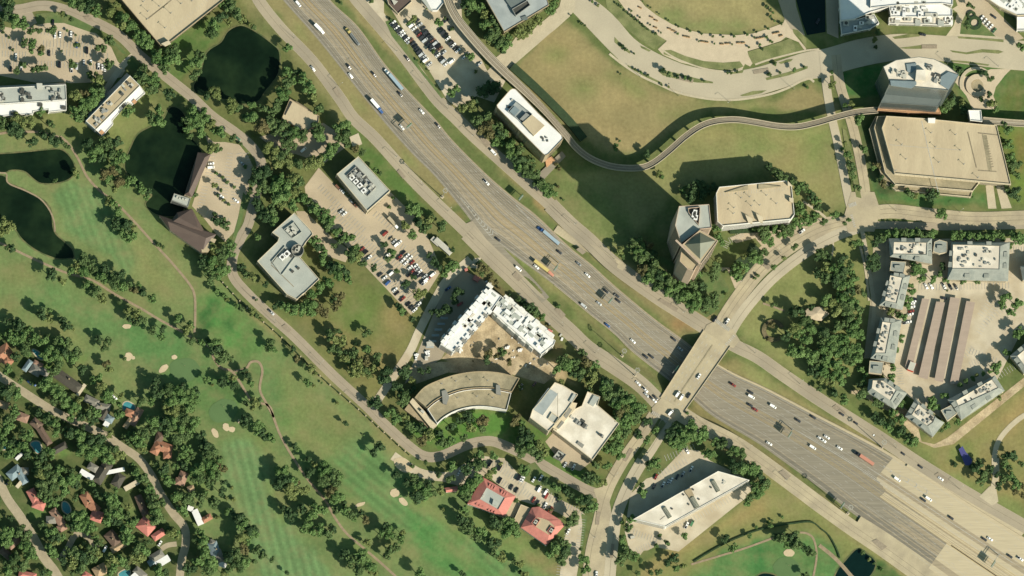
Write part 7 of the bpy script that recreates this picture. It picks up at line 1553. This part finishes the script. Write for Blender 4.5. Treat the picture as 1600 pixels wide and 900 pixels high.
# ------------------------------------------------------------------ signs, masts, poles
def sign(px0, py0, arm, lbl, w=5.2, h=4.2, flipn=False, span=None):
    gg = Gf((px0, py0)); z = float(zt(np.array([gg[0]]), np.array([gg[1]]))[0]); a = fang(px0, py0); g_ = G(px0, py0, z)
    r0 = empty('overhead_sign', *g_, z, lbl, 'road sign', 'overhead guide signs over the freeway'); r0.rotation_euler = (0, 0, R(a))
    def add(n, V, Fc, m, par=r0):
        o = bpy.data.objects.new(n, datam(n, V, Fc, m)); COL.objects.link(o); o.parent = par; return o
    s_ = 1 if arm > 0 else -1
    add('post', *boxv(0, 0, 0, .5, .5, 8), M['metal']); add('arm', *join(boxv(0, arm/2, 7.0, .3, abs(arm), .3), boxv(0, arm/2, 8.2, .3, abs(arm), .3)), M['metal'])
    p = add('panel', *boxv(.35, arm-s_*w/2, 5.6, .12, w, h), M['sign_green']); add('frame', *join(boxv(.27, arm-s_*w/2, 5.5, .06, w+.2, .12), boxv(.27, arm-s_*w/2, 5.6+h, .06, w+.2, .12)), M['metal'], p)
    add('walkway', *boxv(1.0, arm-s_*w/2, 5.3, .8, w, .08), M['metal'])
sign(873, 412, -8, 'overhead green sign on a cantilever arm beside the yellow trailer truck'); sign(960, 462, -9, 'overhead sign gantry northeast side, between the yellow truck and the overpass'); sign(628, 206, 9, 'overhead sign on the southwest side north of the high mast light')
sign(1238, 672, -8, 'overhead sign standing on the concrete median southeast of the overpass'); sign(1560, 868, -12, 'overhead sign gantry at the bottom right over the concrete lanes', w=6); sign(815, 306, -5, 'sign on the northeast verge casting a dark square shadow'); sign(1312, 795, 5, 'sign on the southwest verge near the bottom right mast'); sign(1050, 585, 7, 'overhead sign just northwest of the overpass')
def mast(x, y, h, lbl):
    gx, gy = G(x, y); z = float(zt(np.array([gx]), np.array([gy]))[0]); r0 = empty('high_mast_light', gx, gy, z, lbl, 'light mast', 'high mast freeway lights')
    V = []; n = 8
    for zz, rr_ in ((z, .38), (z+h, .16)):
        for k in range(n): V.append((gx+rr_*math.cos(k*6.283/n), gy+rr_*math.sin(k*6.283/n), zz))
    meshobj('pole', V, [(k, (k+1) % n, n+(k+1) % n, n+k) for k in range(n)], M['metal'], r0); meshobj('base', *boxv(gx, gy, z, 2.4, 2.4, .5, 45), M['kerb'], r0)
    V = []; n = 20; 
    for rr_, zz in ((1.7, z+h-.3), (1.7, z+h-.1), (1.35, z+h-.1), (1.35, z+h-.3)):
        for k in range(n): V.append((gx+rr_*math.cos(k*6.283/n), gy+rr_*math.sin(k*6.283/n), zz))
    meshobj('ring', V, [(i*n+k, i*n+(k+1) % n, ((i+1) % 4)*n+(k+1) % n, ((i+1) % 4)*n+k) for i in range(4) for k in range(n)], M['hvac'], r0)
    for k in range(6):
        q = k*1.047; meshobj('lamp', *boxv(gx+1.6*math.cos(q), gy+1.6*math.sin(q), z+h-.6, .8, .8, .5, math.degrees(q)), M['hvac'], r0)
    for k in range(3): q = k*2.094; meshobj('spoke', *boxv(gx+.75*math.cos(q), gy+.75*math.sin(q), z+h-.25, 1.4, .12, .12, math.degrees(q)), M['hvac'], r0)
mast(691, 308, 30, 'tall high mast light northwest of the gore chevrons, on the southwest verge'); mast(992, 587, 26, 'tall high mast light on the verge just northwest of the overpass'); mast(1325, 802, 30, 'tall high mast light near the bottom right of the freeway'); mast(1378, 699, 26, 'tall high mast light on the northeast verge near the apartment ring'); mast(972, 556, 24, 'high mast light further up the southwest verge from the overpass')
def pole(x, y, lbl, h=9, arm=2.4, ang=0, z=0):
    gx, gy = G(x, y); r0 = empty('street_lamp', gx, gy, z, lbl, 'street lamp', 'street lamps')
    meshobj('pole', *boxv(gx, gy, z, .22, .22, h, 0, .6), M['metal'], r0); meshobj('arm', *boxv(gx+arm/2*math.cos(R(ang)), gy+arm/2*math.sin(R(ang)), z+h-.1, arm, .12, .12, ang), M['metal'], r0); meshobj('lamp_head', *boxv(gx+arm*math.cos(R(ang)), gy+arm*math.sin(R(ang)), z+h-.15, .9, .35, .18, ang), M['hvac'], r0)
PL = [dict(x=a, y=b, look='slender grey') for a, b in px('560,110 600,160 460,60 530,135 620,245 660,290 700,330 740,212 700,170 660,130 620,80 790,250 850,305 900,350 960,405 1010,448 1070,488 880,510 930,552 1010,605 1110,672 1170,702 1230,750 1180,552 1250,600 1330,655 1400,700 1500,765 1160,440 1220,395 1290,352 1120,500 430,505 500,570 560,625 400,470 960,745 930,840 1000,120 1060,150 1140,160 1240,140 1480,100 1560,104 1400,330 1500,332')]
wording(PL, 'street lamp')
for i, q in enumerate(PL): pole(q['x'], q['y'], q['label'], ang=[40, 220, 130][i % 3])
# plaza seats and kiosks, small
def planter(x, y, lbl):
    gx, gy = G(x, y); r0 = empty('stone_planter', gx, gy, 0, lbl, 'planter', 'planters on the crescent plaza'); meshobj('box', *boxv(gx, gy, .2, 3.2, 1.2, .7, -35+(x-960)*.2), M['brick'], r0); meshobj('leaves', *boxv(gx, gy, .9, 2.8, .9, .5, -35+(x-960)*.2, .7), M['brownslope'], r0)
QL = [dict(x=a[0], y=a[1], look='long terracotta') for a in t('30', '200,60 290,135 325,160 320,215 430,225 460,240 550,285 575,290 690,325 720,330 840,345 880,340 970,335 1005,335 1120,300 1150,295 1250,260 1275,255 1300,280')]
wording(QL, 'planter')
for q in QL: planter(q['x'], q['y'], q['label'])
# construction yard: site huts, pallets, digger
def crate(x, y, w, l, h, m, lbl, nm='site_container', ang=0, cat='container'):
    gx, gy = G(x, y); r0 = empty(nm, gx, gy, 0, lbl, cat); meshobj('box', *boxv(gx, gy, .15, w, l, h, ang), m, r0); meshobj('lid', *boxv(gx, gy, .15+h, w*.96, l*.96, .12, ang), M['hvac'] if m != M['tile_red'] else M['tile_red'], r0); meshobj('door', *boxv(gx+math.cos(R(ang))*w/2, gy+math.sin(R(ang))*w/2, .2, .08, l*.7, h*.85, ang), M['metal_dark'], r0)
crate(744, 436, 5, 4, 2.6, M['tile_red'], 'red site container at the north tip of the construction yard', ang=-30); crate(728, 422, 2.5, 2, 2.4, M['tile_red'], 'tiny red site box northwest of the larger red container', ang=20); crate(859, 518, 4, 2.5, 1.8, M['tile_red'], 'orange-red box beside the east wing of the construction block', ang=-30)
crate(672, 538, 6, 4, 2.6, M['hvac'], 'white site hut at the southwest corner of the construction yard', ang=10); crate(666, 560, 2.5, 3, 2.6, M['roof_white'], 'narrow white site unit just below the white site hut', ang=0); crate(712, 540, 7, 5, 3, M['hvac'], 'pale site shed at the foot of the west construction wing', ang=30)
crate(1424, 574, 5, 7, 5, mat('red_roof_panel', C(214, 76, 40), var=.1), 'bright red-orange equipment shelter beside the grey stair building', ang=-20); crate(692, 386, 4.4, 17, 4, M['hvac'], 'pale grey plant shed east of the long car park', ang=48); crate(680, 378, 4, 8, 3, M['wall_grey'], 'grey low shed beside the pale plant shed', ang=48)
crate(813, 607, 3, 3, 3, M['wall_grey'], 'small square kiosk east of the crescent parking garage', ang=20); crate(988, 840, 3.4, 2.4, 1.8, M['wall_tan'], 'tan bin store west of the white parallelogram office', ang=10); crate(450, 158+20, .1+2, 3, 1.5, M['wall_grey'], 'small grey roof access box by the small tan building', ang=30)
for i, (x, y) in enumerate(t('22', '860,545 880,560 900,575 920,585 1090,740 1180,820 1190,850 1110,790 600,400 630,420')):
    gx, gy = G(x, y); o = meshobj('material_stack', *boxv(gx, gy, .05, rnd.uniform(1.2, 3), rnd.uniform(1, 2), rnd.uniform(.5, 1.4), rnd.uniform(0, 90), .9), M['hvac'] if i % 2 else M['roof_white'])
    tag(o, ('white' if i % 2 == 0 else 'off-white')+f' stack of building material, {ORD[i]} to the white construction block corner', 'building material', 'stacks of building material')
deb = []
while len(deb) < 34:
    x, y = rnd.uniform(700, 890), rnd.uniform(470, 580)
    if inside((x, y), px('728,548 770,500 840,556 880,570 850,585 790,572 740,572')): deb.append(dict(x=x, y=y, look=rnd.choice(['low white', 'low brown', 'low grey'])))
land('the construction yard centre', 780, 545); wording(deb, 'debris heap')
for q in deb:
    gx, gy = G(q['x'], q['y']); o = meshobj('debris_heap', *join(boxv(gx, gy, .05, rnd.uniform(.8, 2.6), rnd.uniform(.6, 1.8), rnd.uniform(.3, .9), rnd.uniform(0, 90), .6)), {'low white': M['roof_white'], 'low brown': M['brownslope'], 'low grey': M['wall_grey']}[q['look']])
    tag(o, q['label'], 'debris heap', 'debris heaps in the dirt yard')
for i, (x, y) in enumerate(t('23', '320,30 360,20 395,45 250,10 130,60 50,80 860,40 760,20')):
    gx, gy = G(x, y); o = meshobj('scaffold_frame', *join(boxv(gx, gy, .05, 3.2, 1.6, 1.2, 40+20*i), boxv(gx+1, gy+1, .05, 1.2, 2.4, 1.7, 15*i)), M['roof_white'])
    tag(o, f'white scaffold pile in the dirt yard, {ORD[i]} from the left of the row', 'building material', 'scaffold piles in the dirt yard')
# rows of shaded parking canopies west of the construction block
for i in range(6):
    x, y = 690-i*4.5, 497+i*9; gx, gy = G(x+4, y, 2.4); r0 = empty('shade_canopy', gx, gy, 0, f'{["first", "second", "third", "fourth", "fifth", "sixth"][i]} from the north of six small pale canopies in the construction block shadow', 'canopy', 'small pale canopies in shade')
    meshobj('roof', *boxv(gx, gy, 2.4, 6, 1.8, .2, 0), M['roof_blue'], r0); meshobj('post', *boxv(gx-2.4, gy, 0, .2, .2, 2.4), M['metal'], r0); meshobj('post', *boxv(gx+2.4, gy, 0, .2, .2, 2.4), M['metal'], r0)
# golf flags / tee huts
for (x, y), l in (((349, 636), 'middle'), ((288, 572), 'upper'), ((1232, 884), 'lower right')):
    gx, gy = G(x, y); r0 = empty('golf_flag', gx, gy, 0, f'thin golf flag on the {l} putting green', 'golf flag'); meshobj('pin', *boxv(gx, gy, .15, .06, .06, 2.2), M['hvac'], r0); meshobj('flag', *boxv(gx+.3, gy, 1.9, .6, .04, .4), M['tile_red'], r0)
# seams
tag(meshobj('pavement_joint', SEAMS[0], SEAMS[1], M['seam']), kind='structure')
